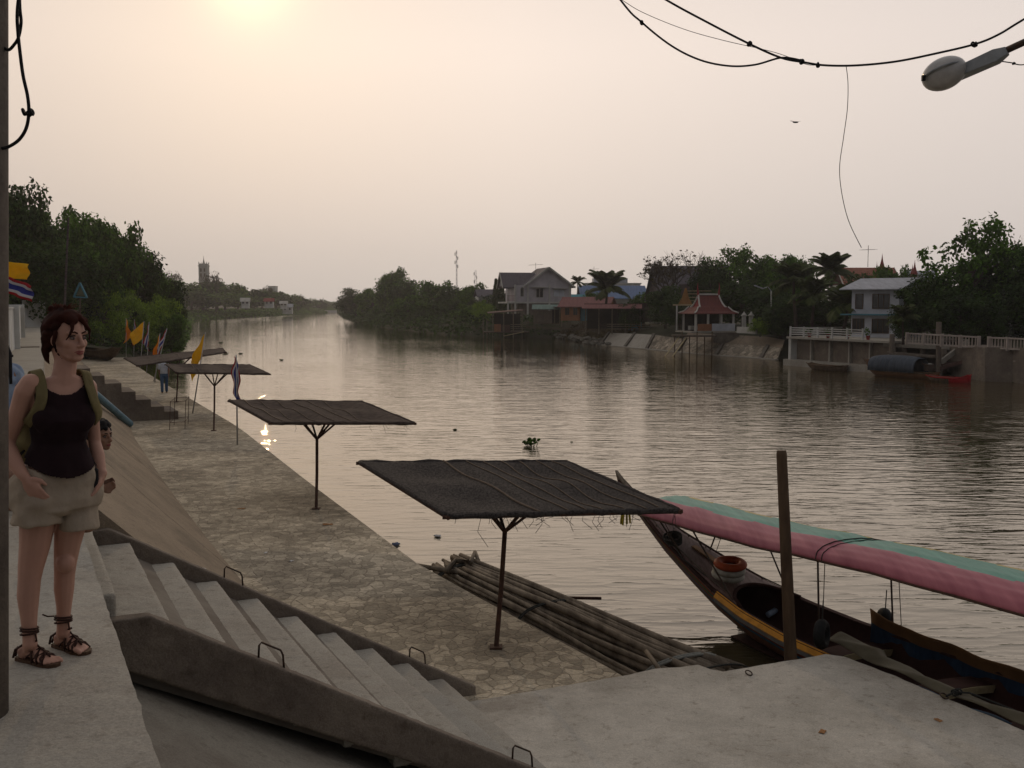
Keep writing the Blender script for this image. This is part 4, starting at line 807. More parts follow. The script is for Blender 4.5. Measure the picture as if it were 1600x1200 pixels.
# tree templates built at unit radius, real scale via transform of mesh data copies
def make_tree_mesh(seed, H, W_, kind='broad', leaf=.34, nleaf=5200, ncl=34, mat='leaf', csz=.30, low=.5):
    cm_, cl = crown_mesh(seed, ncl, nleaf, 1.0, csz=csz, low=.92)
    ch = H*.53; cz_ = H*.50; sc = (W_/2, W_/2, ch)
    v = np.array(cm_.v).reshape(-1, 4, 3); cen = v.mean(axis=1, keepdims=True); off = v-cen
    v = cen*np.array(sc) + off*leaf + np.array([0, 0, cz_]); v = v.reshape(-1, 3)
    v[:, 0] *= W_/(np.percentile(v[:, 0], 99.3)-np.percentile(v[:, 0], .7)); v[:, 1] *= W_/(np.percentile(v[:, 1], 99.3)-np.percentile(v[:, 1], .7)); v[:, 2] *= H/np.percentile(v[:, 2], 99.7); v[:, 2] = np.maximum(v[:, 2], .1+.3*rng.random(len(v))); cm_.v = list(map(tuple, v.tolist()))
    me = mkmesh('crown', cm_, mx[mat]); tm = trunk_mesh(seed, H, .028*H, cl, cz_, sc, mx['bark'])
    return me, mkmesh('trunk', tm, mx['bark'])
def put(name, label, cat, pos, parts, rot=0, sc=(1, 1, 1), group=None):
    t = thing(name, label, cat, pos, group); t.rotation_euler = (0, 0, rot); t.scale = sc
    for nm, me in parts:
        o = bpy.data.objects.new(nm, me); C.objects.link(o); o.parent = t
    return t
TM = {}
def T(key, **kw):
    if key not in TM: TM[key] = make_tree_mesh(**kw)
    return TM[key]
A1 = dict(seed=11, H=10, W_=10, nleaf=9500, ncl=46, leaf=.30, mat='leaf_dark'); A2 = dict(seed=23, H=10, W_=10, nleaf=9500, ncl=40, leaf=.32, mat='leaf', csz=.27); A3 = dict(seed=37, H=10, W_=9, nleaf=9500, ncl=52, leaf=.28, mat='leaf', csz=.24)
AF1 = dict(seed=51, H=10, W_=11, nleaf=3600, ncl=26, leaf=.50, mat='leaf'); AF2 = dict(seed=67, H=10, W_=10, nleaf=3600, ncl=24, leaf=.52, mat='leaf_dark', csz=.34)
AB = dict(seed=71, H=10, W_=12, nleaf=12000, ncl=54, leaf=.22, mat='leaf_bright', csz=.22, low=.9)
A4 = dict(seed=91, H=10, W_=10, nleaf=4300, ncl=60, leaf=.30, mat='leaf', csz=.17)
KIND = {'A4': A4, 'A1': A1, 'A2': A2, 'A3': A3, 'F1': AF1, 'F2': AF2, 'AB': AB}
def tree(x, ytop, wpx, Y, zb, key, label, cat='tree', name='leafy_tree', group=None, rot=None, depth=1.0):
    top = at(x, ytop, Y).z; H = top-zb; W_ = wpx*Y/F; d = KIND[key]; cr, tk = T(key, **d); base = at(x, 500, Y); base.z = zb
    r = (x*1.37) % 6.28 if rot is None else rot
    return put(name, label, cat, base, [('crown', cr), ('trunk', tk)], r, (W_/d['W_'], W_/d['W_']*depth, H/d['H']*1.01), group)
GL, GF, GM, GR = 'dark trees at the near left bank', 'hazy trees on the far left bank', 'trees on the river bend', 'trees behind the far bank houses'
for x, yt, wp, Y, zb, k, lb in [
    (-45, 255, 150, 70, 2.9, 'A1', 'dark tree at the left frame edge partly behind the utility pole'), (32, 292, 120, 86, 2.9, 'A1', 'tallest dark tree above the yellow flag on the left'),
    (92, 332, 105, 96, 2.9, 'A2', 'dark tree behind the thin leaning pole on the left'), (140, 330, 95, 104, 2.9, 'A3', 'green topped tree just right of the thin pole'),
    (178, 352, 95, 108, 2.6, 'A2', 'tree with a rounded crown in the middle of the left mass'), (212, 378, 80, 112, 2.2, 'A1', 'dark tree sloping down toward the river on the left'),
    (236, 408, 66, 116, 1.8, 'A3', 'lower leaning tree near the right end of the left mass'), (258, 428, 60, 118, 1.2, 'A1', 'last dark pointed tree at the right end of the left mass'),
    (60, 380, 120, 78, 2.9, 'A1', 'low dark tree behind the red roofed hut'), (120, 395, 110, 92, 2.9, 'A1', 'low dark tree behind the triangular sign')]:
    tree(x, yt, wp, Y, zb, k, lb, group=GL)
for x, yt, wp, Y, zb, k, lb in [(160, 458, 78, 92, .6, 'AB', 'bright green riverside bush at the left beside the head of the woman'), (208, 455, 86, 97, .2, 'AB', 'bright green riverside bush behind the row of small flags'), (246, 463, 76, 102, -.1, 'AB', 'bright bush leaning over the water at the right end'), (268, 492, 44, 99, -.2, 'A2', 'dark low bush overhanging the river edge')]:
    tree(x, yt, wp, Y, zb, k, lb, cat='bush', name='riverside_bush', group='riverside bushes behind the flags')
def bare(seed, H, W_, nl=140):
    rg = random.Random(seed); m = MB(); lf = MB(); tips = []
    def br(p, d, l, r, dep):
        e = p+d*l; md = p+d*l*.5+Vector((rg.uniform(-1, 1), rg.uniform(-1, 1), rg.uniform(0, 1)))*l*.06
        m.tube([p, md, e], [r, r*.8, r*.6], 5 if dep > 1 else 8, caps=False)
        if dep >= 6: tips.append(e); return
        for i in range(3 if dep < 5 else 2):
            ax = Vector((rg.uniform(-1, 1), rg.uniform(-1, 1), rg.uniform(-.3, .55))); nd = (d*.85+ax*.75).normalized(); br(e, nd, l*rg.uniform(.62, .85), r*.58, dep+1)
    br(Vector((0, 0, -.3)), Vector((.03, 0, 1)), H*.24, .026*H, 0)
    rg2 = np.random.default_rng(seed); P = np.array([tuple(t_) for t_ in tips]); idx = rg2.choice(len(P), min(len(P), nl)); leaf_quads(P[idx]+rg2.normal(size=(len(idx), 3))*.15, np.tile([0, 0, 1.], (len(idx), 1)), .30, rg2, lf)
    vz = np.array(m.v); s = np.array([W_/max(1e-3, np.ptp(vz[:, 0])), W_/max(1e-3, np.ptp(vz[:, 1])), H/vz[:, 2].max()])
    m.v = list(map(tuple, (vz*s).tolist())); lf.v = list(map(tuple, (np.array(lf.v)*s).tolist())); return mkmesh('branches', m, mx['bark']), mkmesh('leaves', lf, mx['leaf_brown'])
BR = bare(5, 10, 11); BR2 = bare(9, 10, 10, 900)
def btree(x, yt, wp, Y, zb, label, b=BR, group=GR):
    H = at(x, yt, Y).z-zb; base = at(x, 500, Y); base.z = zb; put('bare_tree', label, 'tree', base, [('branches', b[0]), ('leaves', b[1])], x*.7, (wp*Y/F/11, wp*Y/F/11, H/10), group)
# far left bank
far = [(283, 438, 60, 330, 'F1'), (318, 440, 70, 345, 'F2'), (352, 440, 60, 352, 'F1'), (385, 446, 60, 372, 'F2'), (410, 452, 44, 402, 'F1'), (432, 456, 44, 420, 'F2'), (300, 455, 60, 322, 'F2'), (340, 458, 60, 335, 'F1'), (372, 462, 50, 350, 'F1'), (398, 466, 36, 380, 'F2'),
       (448, 458, 36, 455, 'F1'), (466, 462, 34, 500, 'F2'), (482, 467, 30, 560, 'F1'), (497, 468, 28, 620, 'F2'), (512, 470, 24, 690, 'F1'), (524, 472, 20, 740, 'F2')]
ord_ = ['first', 'second', 'third', 'fourth', 'fifth', 'sixth', 'seventh', 'eighth', 'ninth', 'tenth', 'eleventh', 'twelfth', 'thirteenth', 'fourteenth', 'fifteenth', 'sixteenth']
fl_ = ['hazy tree left of the pale tower', 'hazy tree directly below the pale tower', 'broad hazy tree just right of the tower', 'rounded hazy tree standing left of the far white block', 'small hazy tree in front of the far white block', 'hazy tree right above the red roofed house', 'low hazy tree at the water beside the dark left trees', 'low front tree below and right of the tower', 'low front tree left of the white car shaped hut', 'small low tree beside the red roofed house',
       'hazy tree right of the red roofed house', 'hazier tree farther along the far bank', 'faint tree where the far bank narrows', 'fainter tree close to the river vanishing point', 'very faint small tree at the river vanishing point', 'faintest tree in the gap between both banks']
for (x, yt, wp, Y, k), lb in zip(far, fl_): tree(x, yt, wp, Y+30, 3.2 if Y < 450 else 2.0 if Y < 600 else .5, k, lb, group=GF)
btree(278, 423, 34, 372, 2, 'wispy bare tree left of the pale tower', BR2, GF); btree(338, 424, 36, 372, 2, 'wispy bare tree right of the pale tower', BR2, GF); btree(415, 446, 22, 430, 2, 'thin wispy tree beside the far white block', BR2, GF)
# river bend
for x, yt, wp, Y, zb, k, lb in [(556, 452, 62, 318, .2, 'A1', 'dark rounded tree at the tip of the river bend'), (583, 452, 50, 290, .5, 'A2', 'low tree between the bend tip and the tallest crown'), (614, 421, 56, 268, 1, 'A3', 'tallest tree on the river bend with narrow top'), (636, 440, 50, 255, 1, 'A1', 'dark tree just right of the tallest bend tree'),
    (640, 462, 62, 222, .3, 'A2', 'lower light green tree in front at the bend'), (678, 440, 62, 226, .8, 'A2', 'rounded bright topped tree below the tall mast'), (708, 448, 56, 218, 1, 'A1', 'dark tree right of the tall mast'), (738, 444, 50, 210, 1.5, 'A3', 'tree with a high tuft below the lattice mast'),
    (764, 462, 60, 196, 1.5, 'A1', 'dark tree left of the grey house'), (700, 468, 60, 196, .2, 'A1', 'dark low tree by the water below the mast'), (740, 475, 60, 178, .3, 'A2', 'low green tree left of the rusty roofed shack'), (666, 478, 50, 205, .0, 'A1', 'low dark bush at the water below the bright topped tree'), (757, 470, 40, 166, .8, 'AB', 'small yellow green tree in front of the grey house')]:
    tree(x, yt, wp, Y, zb, k, lb, group=GM)
cy = MB(); rg2 = np.random.default_rng(3); k = 2600; zz_ = rg2.random(k); an = rg2.random(k)*6.28; rr_ = .95*np.sqrt(np.sin(np.clip(zz_, .02, 1)*PI*.93+.12))*(1-.55*zz_)*rg2.uniform(.6, 1.1, k)
P = np.stack([rr_*np.cos(an), rr_*np.sin(an), .3+zz_*6.7], 1); leaf_quads(P, np.stack([np.cos(an), np.sin(an), .5+0*an], 1), .26, rg2, cy); CY = mkmesh('crown', cy, mx['leaf_dark'])
ct = MB(); ct.tube([(0, 0, -.3), (0, 0, 6.2)], [.13, .03], 7); CT = mkmesh('trunk', ct, mx['bark'])
for x, yt, Y, lb in [(775, 436, 182, 'widest cypress left of the grey house'), (784, 438, 184, 'slim cypress nearest to the grey house'), (793, 444, 190, 'shortest cypress touching the grey house roof')]:
    b = at(x, 500, Y); b.z = 2.1; s = (at(x, yt, Y).z-2.1)/7; put('cypress_tree', lb, 'tree', b, [('crown', CY), ('trunk', CT)], x, (s*.9, s*.9, s), 'cypress trees beside the grey house')
# palms
def palm(seed, H, R_, nf=26, lean=.05, dense=26):
    rg = random.Random(seed); tr = MB(); tr.tube([(0, 0, -.3), (lean*H*.3, 0, H*.35), (lean*H, 0, H*.7), (lean*H*1.1, 0, H)], [.24, .18, .15, .13], 8)
    top = Vector((lean*H*1.1, 0, H)); fr_ = []
    for i in range(nf):
        m = MB(); az = i*2.4+rg.uniform(-.3, .3); el = rg.uniform(-.1, 1.35) if i > 9 else rg.uniform(.95, 1.5); L_ = R_*rg.uniform(.8, 1.1); d = Vector((math.cos(az), math.sin(az), 0)); pts = []; p_ = top.copy(); a = el
        for s_ in range(12):
            pts.append(p_.copy()); p_ = p_+(d*math.cos(a)+Vector((0, 0, 1))*math.sin(a))*L_/11; a -= .055+.085*s_/6
        m.tube(pts, [.05-.0035*s_ for s_ in range(12)], 4, caps=False); side = d.cross(Vector((0, 0, 1)))
        for s_ in range(dense):
            q = .12+.88*s_/dense; f_ = q*11; i0 = min(10, int(f_)); p0 = pts[i0].lerp(pts[i0+1], f_-i0); tn = (pts[i0+1]-pts[i0]).normalized(); ll = R_*.27*math.sin(PI*min(1, q*.82+.12))+.15
            for sg in (-1, 1):
                e = p0+side*sg*ll*.8+tn*ll*.45+Vector((0, 0, -ll*.45)); wv = tn*.06
                m.add([p0-wv, p0+wv, e.lerp(p0, .4)+wv*1.2, e, e.lerp(p0, .4)-wv*1.2], [(0, 1, 2, 3, 4)])
        fr_.append(m)
    return mkmesh('trunk', tr, mx['bark']), [mkmesh('frond', f, mx['palm']) for f in fr_], lean
PM = [palm(3, 7, 3.2), palm(8, 7, 3.3, 22, -.06)]
def putpalm(x, yc, R_px, Y, zb, label, i=0, rot=0):
    pm = PM[i]; zc = at(x, yc, Y).z; H = zc-zb; s = R_px*1.15*Y/F/3.2; b = at(x, 500, Y); b.z = zb
    t = put('palm_tree', label, 'palm tree', b, [('trunk', pm[0])]+[('frond', f) for f in pm[1]], rot, (1, 1, 1), 'coconut palms on the far bank'); lx = pm[2]
    for o in t.children:
        if o.name.startswith('trunk'): o.scale = (s, s, H/7)
        else: o.scale = (s, s, s); o.location = (0, 0, H-7*s)
putpalm(943, 453, 37, 136, 2.0, 'large coconut palm in front of the blue roofs', 0, .3); putpalm(903, 441, 13, 205, 2.0, 'small distant palm just right of the grey house roof', 1, 1)
putpalm(1301, 425, 36, 96, 2.1, 'tall palm left of the white house with upright crown', 0, 2); putpalm(1244, 440, 40, 94, 2.1, 'palm behind the round green bush, left of the tall palm', 1, .5)
putpalm(1318, 478, 42, 84, 2.1, 'low spreading palm touching the left side of the white house', 1, 2.2); putpalm(1412, 497, 26, 72, 2.0, 'small drooping palm in front of the white house right corner', 0, 4); putpalm(1268, 462, 36, 90, 2.1, 'palm between the two tall palms above the white railing', 0, 5)
btree(1062, 391, 128, 124, 2.2, 'large leafless tree rising behind the timber house', BR); btree(1040, 400, 80, 128, 2.2, 'leafless tree left part of the bare crown with a few leaves', BR2)
for x, yt, wp, Y, zb, k, lb in [(1142, 386, 92, 126, 2.2, 'A4', 'big bright topped tree right of the bare tree'), (1185, 396, 80, 122, 2.2, 'A3', 'broad tree above the red pavilion roof'), (1222, 402, 76, 118, 2.2, 'A2', 'green tree left of the tall palm'), (1110, 410, 60, 122, 2.2, 'A1', 'dark tree behind the pavilion spire'), (1160, 440, 96, 112, 2.2, 'A1', 'dark shrubby tree directly behind the pavilion'), (1205, 452, 80, 106, 2.2, 'A1', 'dark tree behind the white gate pillars'),
    (1262, 404, 60, 120, 2.2, 'A4', 'tree between the palms with a ragged top'), (1345, 429, 66, 128, 2.2, 'A1', 'low dark tree below the orange temple roof'), (1388, 417, 60, 124, 2.2, 'A2', 'rounded dark tree below the first temple spire'), (1425, 430, 60, 120, 2.2, 'A1', 'dark tree below the second temple spires'), (1040, 448, 60, 118, 2.2, 'A1', 'dark tree covering the front of the timber house'), (1062, 462, 50, 112, 2.2, 'A1', 'dark brownish tree left of the pavilion'), (1012, 450, 40, 150, 2.2, 'A3', 'small tree right of the blue roof'),
    (1219, 488, 62, 96, 1.7, 'A1', 'round dark green bush left of the white railing'), (1188, 497, 36, 96, 1.8, 'AB', 'small bush growing above the stone revetment'), (920, 455, 30, 160, 2.0, 'A3', 'small tree between the blue roofs'), (985, 470, 40, 126, 1.6, 'A1', 'dark tree in front of the open timber shed'),
    (1512, 345, 130, 78, 2.1, 'A4', 'tallest tree on the right with an airy crown'), (1460, 430, 110, 76, 2.1, 'A1', 'dark tree overhanging the right side of the white house'), (1552, 385, 120, 80, 2.1, 'A1', 'dense dark tree beside the tallest right tree'), (1590, 385, 100, 82, 2.1, 'A4', 'tree at the right frame edge'), (1500, 450, 110, 73, 1.9, 'A1', 'low dark tree above the beige balustrade'), (1640, 430, 130, 74, 1.9, 'A1', 'dark tree mostly outside the right frame edge'), (1420, 470, 50, 76, 2.0, 'A1', 'dark low tree at the corner of the white house'), (1545, 470, 60, 72, 1.9, 'A1', 'dark shrub above the gap in the balustrade'),
    (1240, 470, 110, 98, 2.1, 'A1', 'wide dark thicket tree behind the low palm'), (1290, 465, 100, 96, 2.1, 'A1', 'dark thicket tree between the palms and the white house')]:
    tree(x, yt, wp, Y, zb, k, lb, group=GR)
btree(1590, 366, 60, 90, 2.2, 'thin airy tree top at the upper right edge', BR2)
# ground cover along the banks (uncountable)
def cover(name, polyl, side, w0, w1, zf, n, size, mat, hmax, seed):
    rg = np.random.default_rng(seed); m = MB(); P = []
    pts = [Vector((a, b, 0)) for a, b in polyl]; seg = [(a, b, (b-a).length) for a, b in zip(pts[:-1], pts[1:])]; tot = sum(s[2] for s in seg)
    for a, b, l in seg:
        k = int(n*l/tot); d = (b-a).normalized(); nr = Vector((d.y, -d.x, 0))*side
        for i in range(k):
            s = rg.random(); o = rg.uniform(w0, w1); q = a.lerp(b, s)+nr*o; lump = .5+.5*noise.noise(Vector((q.x*.25, q.y*.25, seed))); P.append((q.x, q.y, zf(o)+rg.random()*hmax*max(.1, lump)))
    P = np.array(P); leaf_quads(P, np.tile([0, -.3, .8], (len(P), 1)), size, rg, m); return tag(m.build(name, mat), kind='stuff')
RBv = [p_ for p_ in RB if 92 < p_[1] < 400]
zf = lambda o: float(np.interp(o, [-.5, .5, 2.2, 4.5, 8], [-.25, .2, 1.1, 1.95, 2.1]))
cover('riverbank_undergrowth', [p_ for p_ in RB if 150 < p_[1]], 1, -.6, 9, zf, 26000, .42, mx['leaf_dark'], 2.2, 2)
cover('brown_bank_weeds', [p_ for p_ in RB if 116 < p_[1] < 160], 1, -.2, 5, zf, 5000, .35, mx['leaf_brown'], .8, 5)
cover('far_bank_grass', LB[1:], -1, -.5, 14, lambda o: float(np.interp(o, [-.5, 1, 3, 9, 18], [-.2, .3, 1, 2, 2.8])), 26000, .75, mx['leaf'], 1.0, 3)
cover('left_bank_undergrowth', [tuple(Q(7.5, 91)[:2]), (-36, 104), (-38, 118), (-52, 165)], -1, .0, 12, lambda o: float(np.interp(o, [-.5, 1, 3, 9, 18], [-.2, .3, 1, 2, 2.8])), 9000, .45, mx['leaf_dark'], 2.0, 4)
# rocks at the foot of the right bank and the left bank
rk = MB()
for a, b, n in (((870, 528), (940, 541), 70), ((720, 525), (790, 526), 30)):
    for i in range(n):
        f = rnd.random(); q = onz(a[0]+(b[0]-a[0])*f, a[1]+(b[1]-a[1])*f, ZWAT)+Vector((rnd.uniform(-.5, 1), rnd.uniform(0, 3), 0)); s = rnd.uniform(.15, .5); q.z = rnd.uniform(-.1, .5)
        rk.ell(q, ((s, .1*s, 0), (0, s*.8, 0), (0, .2*s, s*.6)), 6, 4)
for i in range(40):
    q = Q(rnd.uniform(4.5, 6.5), rnd.uniform(88, 94), ZQ); s = rnd.uniform(.15, .4); rk.ell(q, ((s, .1*s, 0), (0, s*.8, 0), (0, .2*s, s*.6)), 6, 4)
tag(rk.build('rubble', mx['stone']), kind='stuff')
# ---------------- buildings ----------------
mx['wall_grey'] = M_('wall_grey', (.47, .43, .44), .85, scale=.6); mx['roof_grey'] = M_('roof_grey', (.13, .115, .125), .8, stretch=(5, .8, .8), bump=.02, scale=1.5); mx['wall_blue'] = M_('wall_blue', (.52, .535, .575), .85, scale=.6)
mx['roof_pale'] = M_('roof_pale', (.36, .37, .40), .6, stretch=(5, .8, .8), bump=.02, scale=.9); mx['roof_red'] = M_('roof_red', (.16, .045, .035), .75, stretch=(5, .8, .8), bump=.02, col2=(.10, .03, .028), scale=1.5); mx['roof_pink'] = M_('roof_pink', (.24, .11, .10), .8, stretch=(5, .8, .8), bump=.02, scale=1.3)
mx['roof_rust'] = M_('roof_rust', (.13, .07, .055), .85, stretch=(5, .8, .8), bump=.02, col2=(.07, .045, .04), scale=1.2); mx['roof_blue'] = M_('roof_blue', (.13, .19, .32), .7, stretch=(5, .8, .8), bump=.02, scale=.8); mx['roof_teal'] = M_('roof_teal', (.08, .28, .32), .7, stretch=(5, .8, .8), bump=.02, scale=.8)
mx['orange_wall'] = M_('orange_wall', (.32, .14, .07), .85, scale=1.2); mx['teal'] = M_('teal', (.07, .20, .25), .7, scale=1); mx['green_roof'] = M_('green_roof', (.14, .20, .17), .7, stretch=(5, .8, .8), bump=.02, scale=1)
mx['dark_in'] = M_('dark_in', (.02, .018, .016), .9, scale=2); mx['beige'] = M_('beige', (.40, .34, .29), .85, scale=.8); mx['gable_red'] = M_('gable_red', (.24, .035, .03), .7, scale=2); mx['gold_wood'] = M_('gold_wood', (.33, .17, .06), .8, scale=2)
mx['timber_wall'] = M_('timber_wall', (.13, .10, .095), .85, col2=(.06, .045, .045), scale=1.5, stretch=(.4, .4, 6), bump=.02); mx['tower'] = M_('tower', (.36, .35, .32), .9, scale=.1)
class H:   # house frame: local x right, y away, z up, at base with yaw
    def __init__(s, name, label, cat, base, yaw, group=None, sc=1.0):
        s.b = Vector(base); s.R = Matrix.Rotation(yaw, 3, 'Z'); s.t = thing(name, label, cat, s.b, group); s.sc = sc
    def p(s, x, y, z): return s.b + s.R @ (Vector((x, y, z))*s.sc)
    def box(s, m, x0, x1, y0, y1, z0, z1, mi=0): return m.hexa([s.p(x, y, z) for z in (z0, z1) for x, y in ((x0, y0), (x1, y0), (x1, y1), (x0, y1))], mi)
    def part(s, name, mat, boxes=(), par=None, bev=0):
        m = MB()
        for b in boxes: s.box(m, *b)
        o = m.build(name, mat, par or s.t)
        if bev: bevel(o, bev)
        return o
    def gable(s, name, mat, x0, x1, y0, y1, z0, h, axis='x', over=.4, th=.12, par=None, trim=None, close=None):
        m = MB(); 
        if axis == 'x':   # ridge along x
            yc = (y0+y1)/2; k = h/((y1-y0)/2); A = [(y0-over, z0-over*k), (yc, z0+h), (y1+over, z0-over*k)]
            m.prism([s.p(x0-over, a, b) for a, b in A]+[s.p(x0-over, a, b+th) for a, b in reversed(A)], s.p(x1+over, 0, 0)-s.p(x0-over, 0, 0))
        else:
            xc = (x0+x1)/2; k = h/((x1-x0)/2); A = [(x0-over, z0-over*k), (xc, z0+h), (x1+over, z0-over*k)]
            m.prism([s.p(a, y0-over, b) for a, b in A]+[s.p(a, y0-over, b+th) for a, b in reversed(A)], s.p(0, y1+over, 0)-s.p(0, y0-over, 0))
        o = m.build(name, mat, par or s.t)
        if close:
            if axis == 'x':
                for x in (x0, x1-.1): g = MB(); g.prism([s.p(x, y0, z0-.01), s.p(x, y1, z0-.01), s.p(x, (y0+y1)/2, z0+h-.02)], s.p(.1, 0, 0)-s.p(0, 0, 0)); g.build('gable_wall', close, s.t)
            else:
                for y in (y0, y1-.1): g = MB(); g.prism([s.p(x0, y, z0-.01), s.p(x1, y, z0-.01), s.p((x0+x1)/2, y, z0+h-.02)], s.p(0, .1, 0)-s.p(0, 0, 0)); g.build('gable_wall', close, s.t)
        if trim:
            g = MB(); B = [(a, b+th/2) for a, b in A]
            for (a, b), (c, d) in zip(B[:-1], B[1:]):
                if axis == 'x': 
                    for x in (x0-over-.03, x1+over+.03): g.bar(s.p(x, a, b), s.p(x, c, d), .08*s.sc, .26*s.sc)
                else:
                    for y in (y0-over-.03, ): g.bar(s.p(a, y, b), s.p(c, y, d), .08*s.sc, .26*s.sc)
            g.build('roof_trim', trim, o)
        return o
    def win(s, x0, x1, z0, z1, y=0, side='front', frame=None, panes=2, glass=None):
        f = MB(); g = MB(); t = .06; W = lambda a, d, z: s.p(a, y+d, z) if side == 'front' else s.p(y+d, a, z)
        sg = -1 if side in ('front', 'left') else 1
        def bx(m, a0, a1, z0_, z1_, d0, d1): m.hexa([W(a, d, z) for z in (z0_, z1_) for a, d in ((a0, sg*d0), (a1, sg*d0), (a1, sg*d1), (a0, sg*d1))])
        for a0, a1, b0, b1 in ((x0, x1, z0-t, z0), (x0, x1, z1, z1+t), (x0-t, x0, z0-t, z1+t), (x1, x1+t, z0-t, z1+t)): bx(f, a0, a1, b0, b1, .0, .07)
        for k in range(1, panes):
            c = x0+(x1-x0)*k/panes; bx(f, c-.025, c+.025, z0, z1, .012, .05)
        fo = f.build('window', frame or mx['offwhite'], s.t); bx(g, x0, x1, z0, z1, .003, .012); g.build('pane', glass or mx['glass'], fo); return fo
# grey two storey house
gy = at(846, 505, 165); gy.z = 2.1
h = H('grey_house', 'two storey grey house with gable roof and white trim above the river bend', 'house', gy, .22)
X0, X1 = -4.3, 4.9
h.part('wall', mx['wall_grey'], [(X0, X1, 0, 7, 3.05, 5.65)]); h.part('ground_floor', mx['concrete_wall'], [(X0+.9, X1-.1, .9, 6.8, 0, 3.0)])
h.part('floor_band', mx['offwhite'], [(X0-1.3, X1+.05, -.06, 7, 2.8, 3.06)])
for x in (X0+.02, X0+2.05, X0+5.6, X1-.3): h.part('column', mx['offwhite'], [(x-.13, x+.13, -.12, .14, 0, 5.75)])
h.part('column', mx['offwhite'], [(X0-1.25, X0-1.0, .0, .22, 0, 4.4)])
rf = h.gable('roof', mx['roof_grey'], X0-.0+1.6, X1, 0, 7, 5.65, 2.75, 'y', .55, .14, trim=mx['offwhite'], close=mx['wall_grey'])
rf2 = h.gable('side_roof', mx['roof_grey'], X0-1.5, X0+3.6, 1.0, 5.0, 5.55, 2.05, 'x', .35, .14, trim=mx['offwhite'], close=mx['wall_grey'])
m = MB(); 
for q in range(5): h.box(m, X0-1.3, X0-.05, -.03, .03, 3.2+q*.2, 3.27+q*.2)
m.build('balcony_rail', mx['roof_pink'], h.t)
for a, b, c, d in ((X0+.9, X0+1.35, 3.9, 5.2), (X0+3.45, X0+4.55, 3.75, 5.15), (X0+6.3, X0+8.1, 3.9, 5.0)): h.win(a, b, c, d, 0, glass=mx['glass'] if a < X0+5 else mx['wall_blue'])
h.part('awning', mx['offwhite'], [(X0+2.7, X0+5.2, -.7, .0, 5.3, 5.38)]); h.part('awning', mx['offwhite'], [(X0+6.1, X0+8.4, -.7, .0, 5.15, 5.23)])
def antenna(pos, h_, L_, name_label, n=5, az=.3):
    t = thing('tv_antenna', name_label, 'antenna', pos); p = Vector(pos); m = MB(); m.tube([p, p+Vector((0, 0, h_))], .03, 5); m.build('mast', mx['steel'], t)
    m = MB(); d = Vector((math.cos(az), math.sin(az), .05)); c = p+Vector((0, 0, h_*.8)); m.tube([c-d*L_/2, c+d*L_/2], .025, 5); s_ = Vector((-d.y, d.x, 0))
    for i in range(n): q = c+d*L_*(i/(n-1)-.5); m.tube([q-s_*.4, q+s_*.4], .015, 4)
    m.build('boom', mx['steel'], t); return t
antenna(at(837, 427, 168), 1.7, 2.3, 'television antenna on the roof ridge of the grey house'); antenna(at(928, 436, 200), 2.4, 1.8, 'faint television antenna behind the large coconut palm')
antenna(at(1356, 417, 112), 2.3, 1.9, 'television antenna standing above the trees right of the tall palm', 3, .5)
# rusty shack on the water
b = at(790, 528, 152); b.z = ZWAT
h = H('waterside_shack', 'ramshackle open shack with rusty tin roof on stilts at the water', 'shack', b, .05)
m = MB(); m.hexa([h.p(x, y, z) for x, y, z in ((-2.6, -.6, 3.55), (2.6, -.6, 3.95), (2.6, 4, 4.1), (-2.6, 4, 3.7))]+[h.p(x, y, z+.08) for x, y, z in ((-2.6, -.6, 3.55), (2.6, -.6, 3.95), (2.6, 4, 4.1), (-2.6, 4, 3.7))]); m.build('roof', mx['roof_rust'], h.t)
h.part('platform', mx['planks'], [(-3.2, 3.4, -.8, 4, .75, .9)])
for x, z in ((-3.3, 2.6), (-2.75, 2.7), (-1.9, 3.6), (-.3, 3.7), (1.1, 3.8), (2.4, 3.85)): h.part('stilt', mx['grey_wood'], [(x-.07, x+.07, -.7, -.56, -.6, z)])
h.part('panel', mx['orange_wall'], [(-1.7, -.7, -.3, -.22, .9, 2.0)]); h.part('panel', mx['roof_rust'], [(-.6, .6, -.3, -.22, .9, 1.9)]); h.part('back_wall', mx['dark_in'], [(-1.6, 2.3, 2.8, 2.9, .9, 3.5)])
h.part('railing', mx['grey_wood'], [(.7, 2.9, -.5, -.44, z, z+.09) for z in (1.0, 1.3, 1.6, 1.9)]); 
m = MB(); m.bar(h.p(-.3, -1.4, .3), h.p(2.6, -1.0, .9), .35, .08); m.build('gangplank', mx['cream'], h.t)
# green awning hut + orange shack
b = at(858, 512, 150); b.z = 1.9
h = H('awning_hut', 'low open hut with pale green tin awning left of the orange house', 'hut', b, -.05)
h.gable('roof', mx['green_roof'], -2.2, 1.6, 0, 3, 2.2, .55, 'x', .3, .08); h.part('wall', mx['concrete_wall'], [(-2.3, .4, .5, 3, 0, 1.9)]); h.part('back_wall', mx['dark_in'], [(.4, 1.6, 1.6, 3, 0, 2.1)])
for x in (-2.1, -.6, .8, 1.5): h.part('post', mx['grey_wood'], [(x-.05, x+.05, -.1, 0, 0, 2.2)])
h.part('side_awning', mx['roof_grey'], [(.6, 3.0, -.6, 2.6, 2.42, 2.5)])
b = at(893, 512, 146); b.z = 1.9
h = H('orange_house', 'small orange walled house on posts with a pinkish tin roof', 'house', b, -.35)
h.part('wall', mx['orange_wall'], [(-1.6, 1.2, 0, 4, .55, 2.7)]); h.gable('roof', mx['roof_pink'], -1.6, 5.2, 0, 4, 2.65, 1.15, 'x', .4, .1, close=mx['orange_wall']); h.part('side_wall', mx['teal'], [(1.2, 5.0, .3, 4, .55, 2.4)])
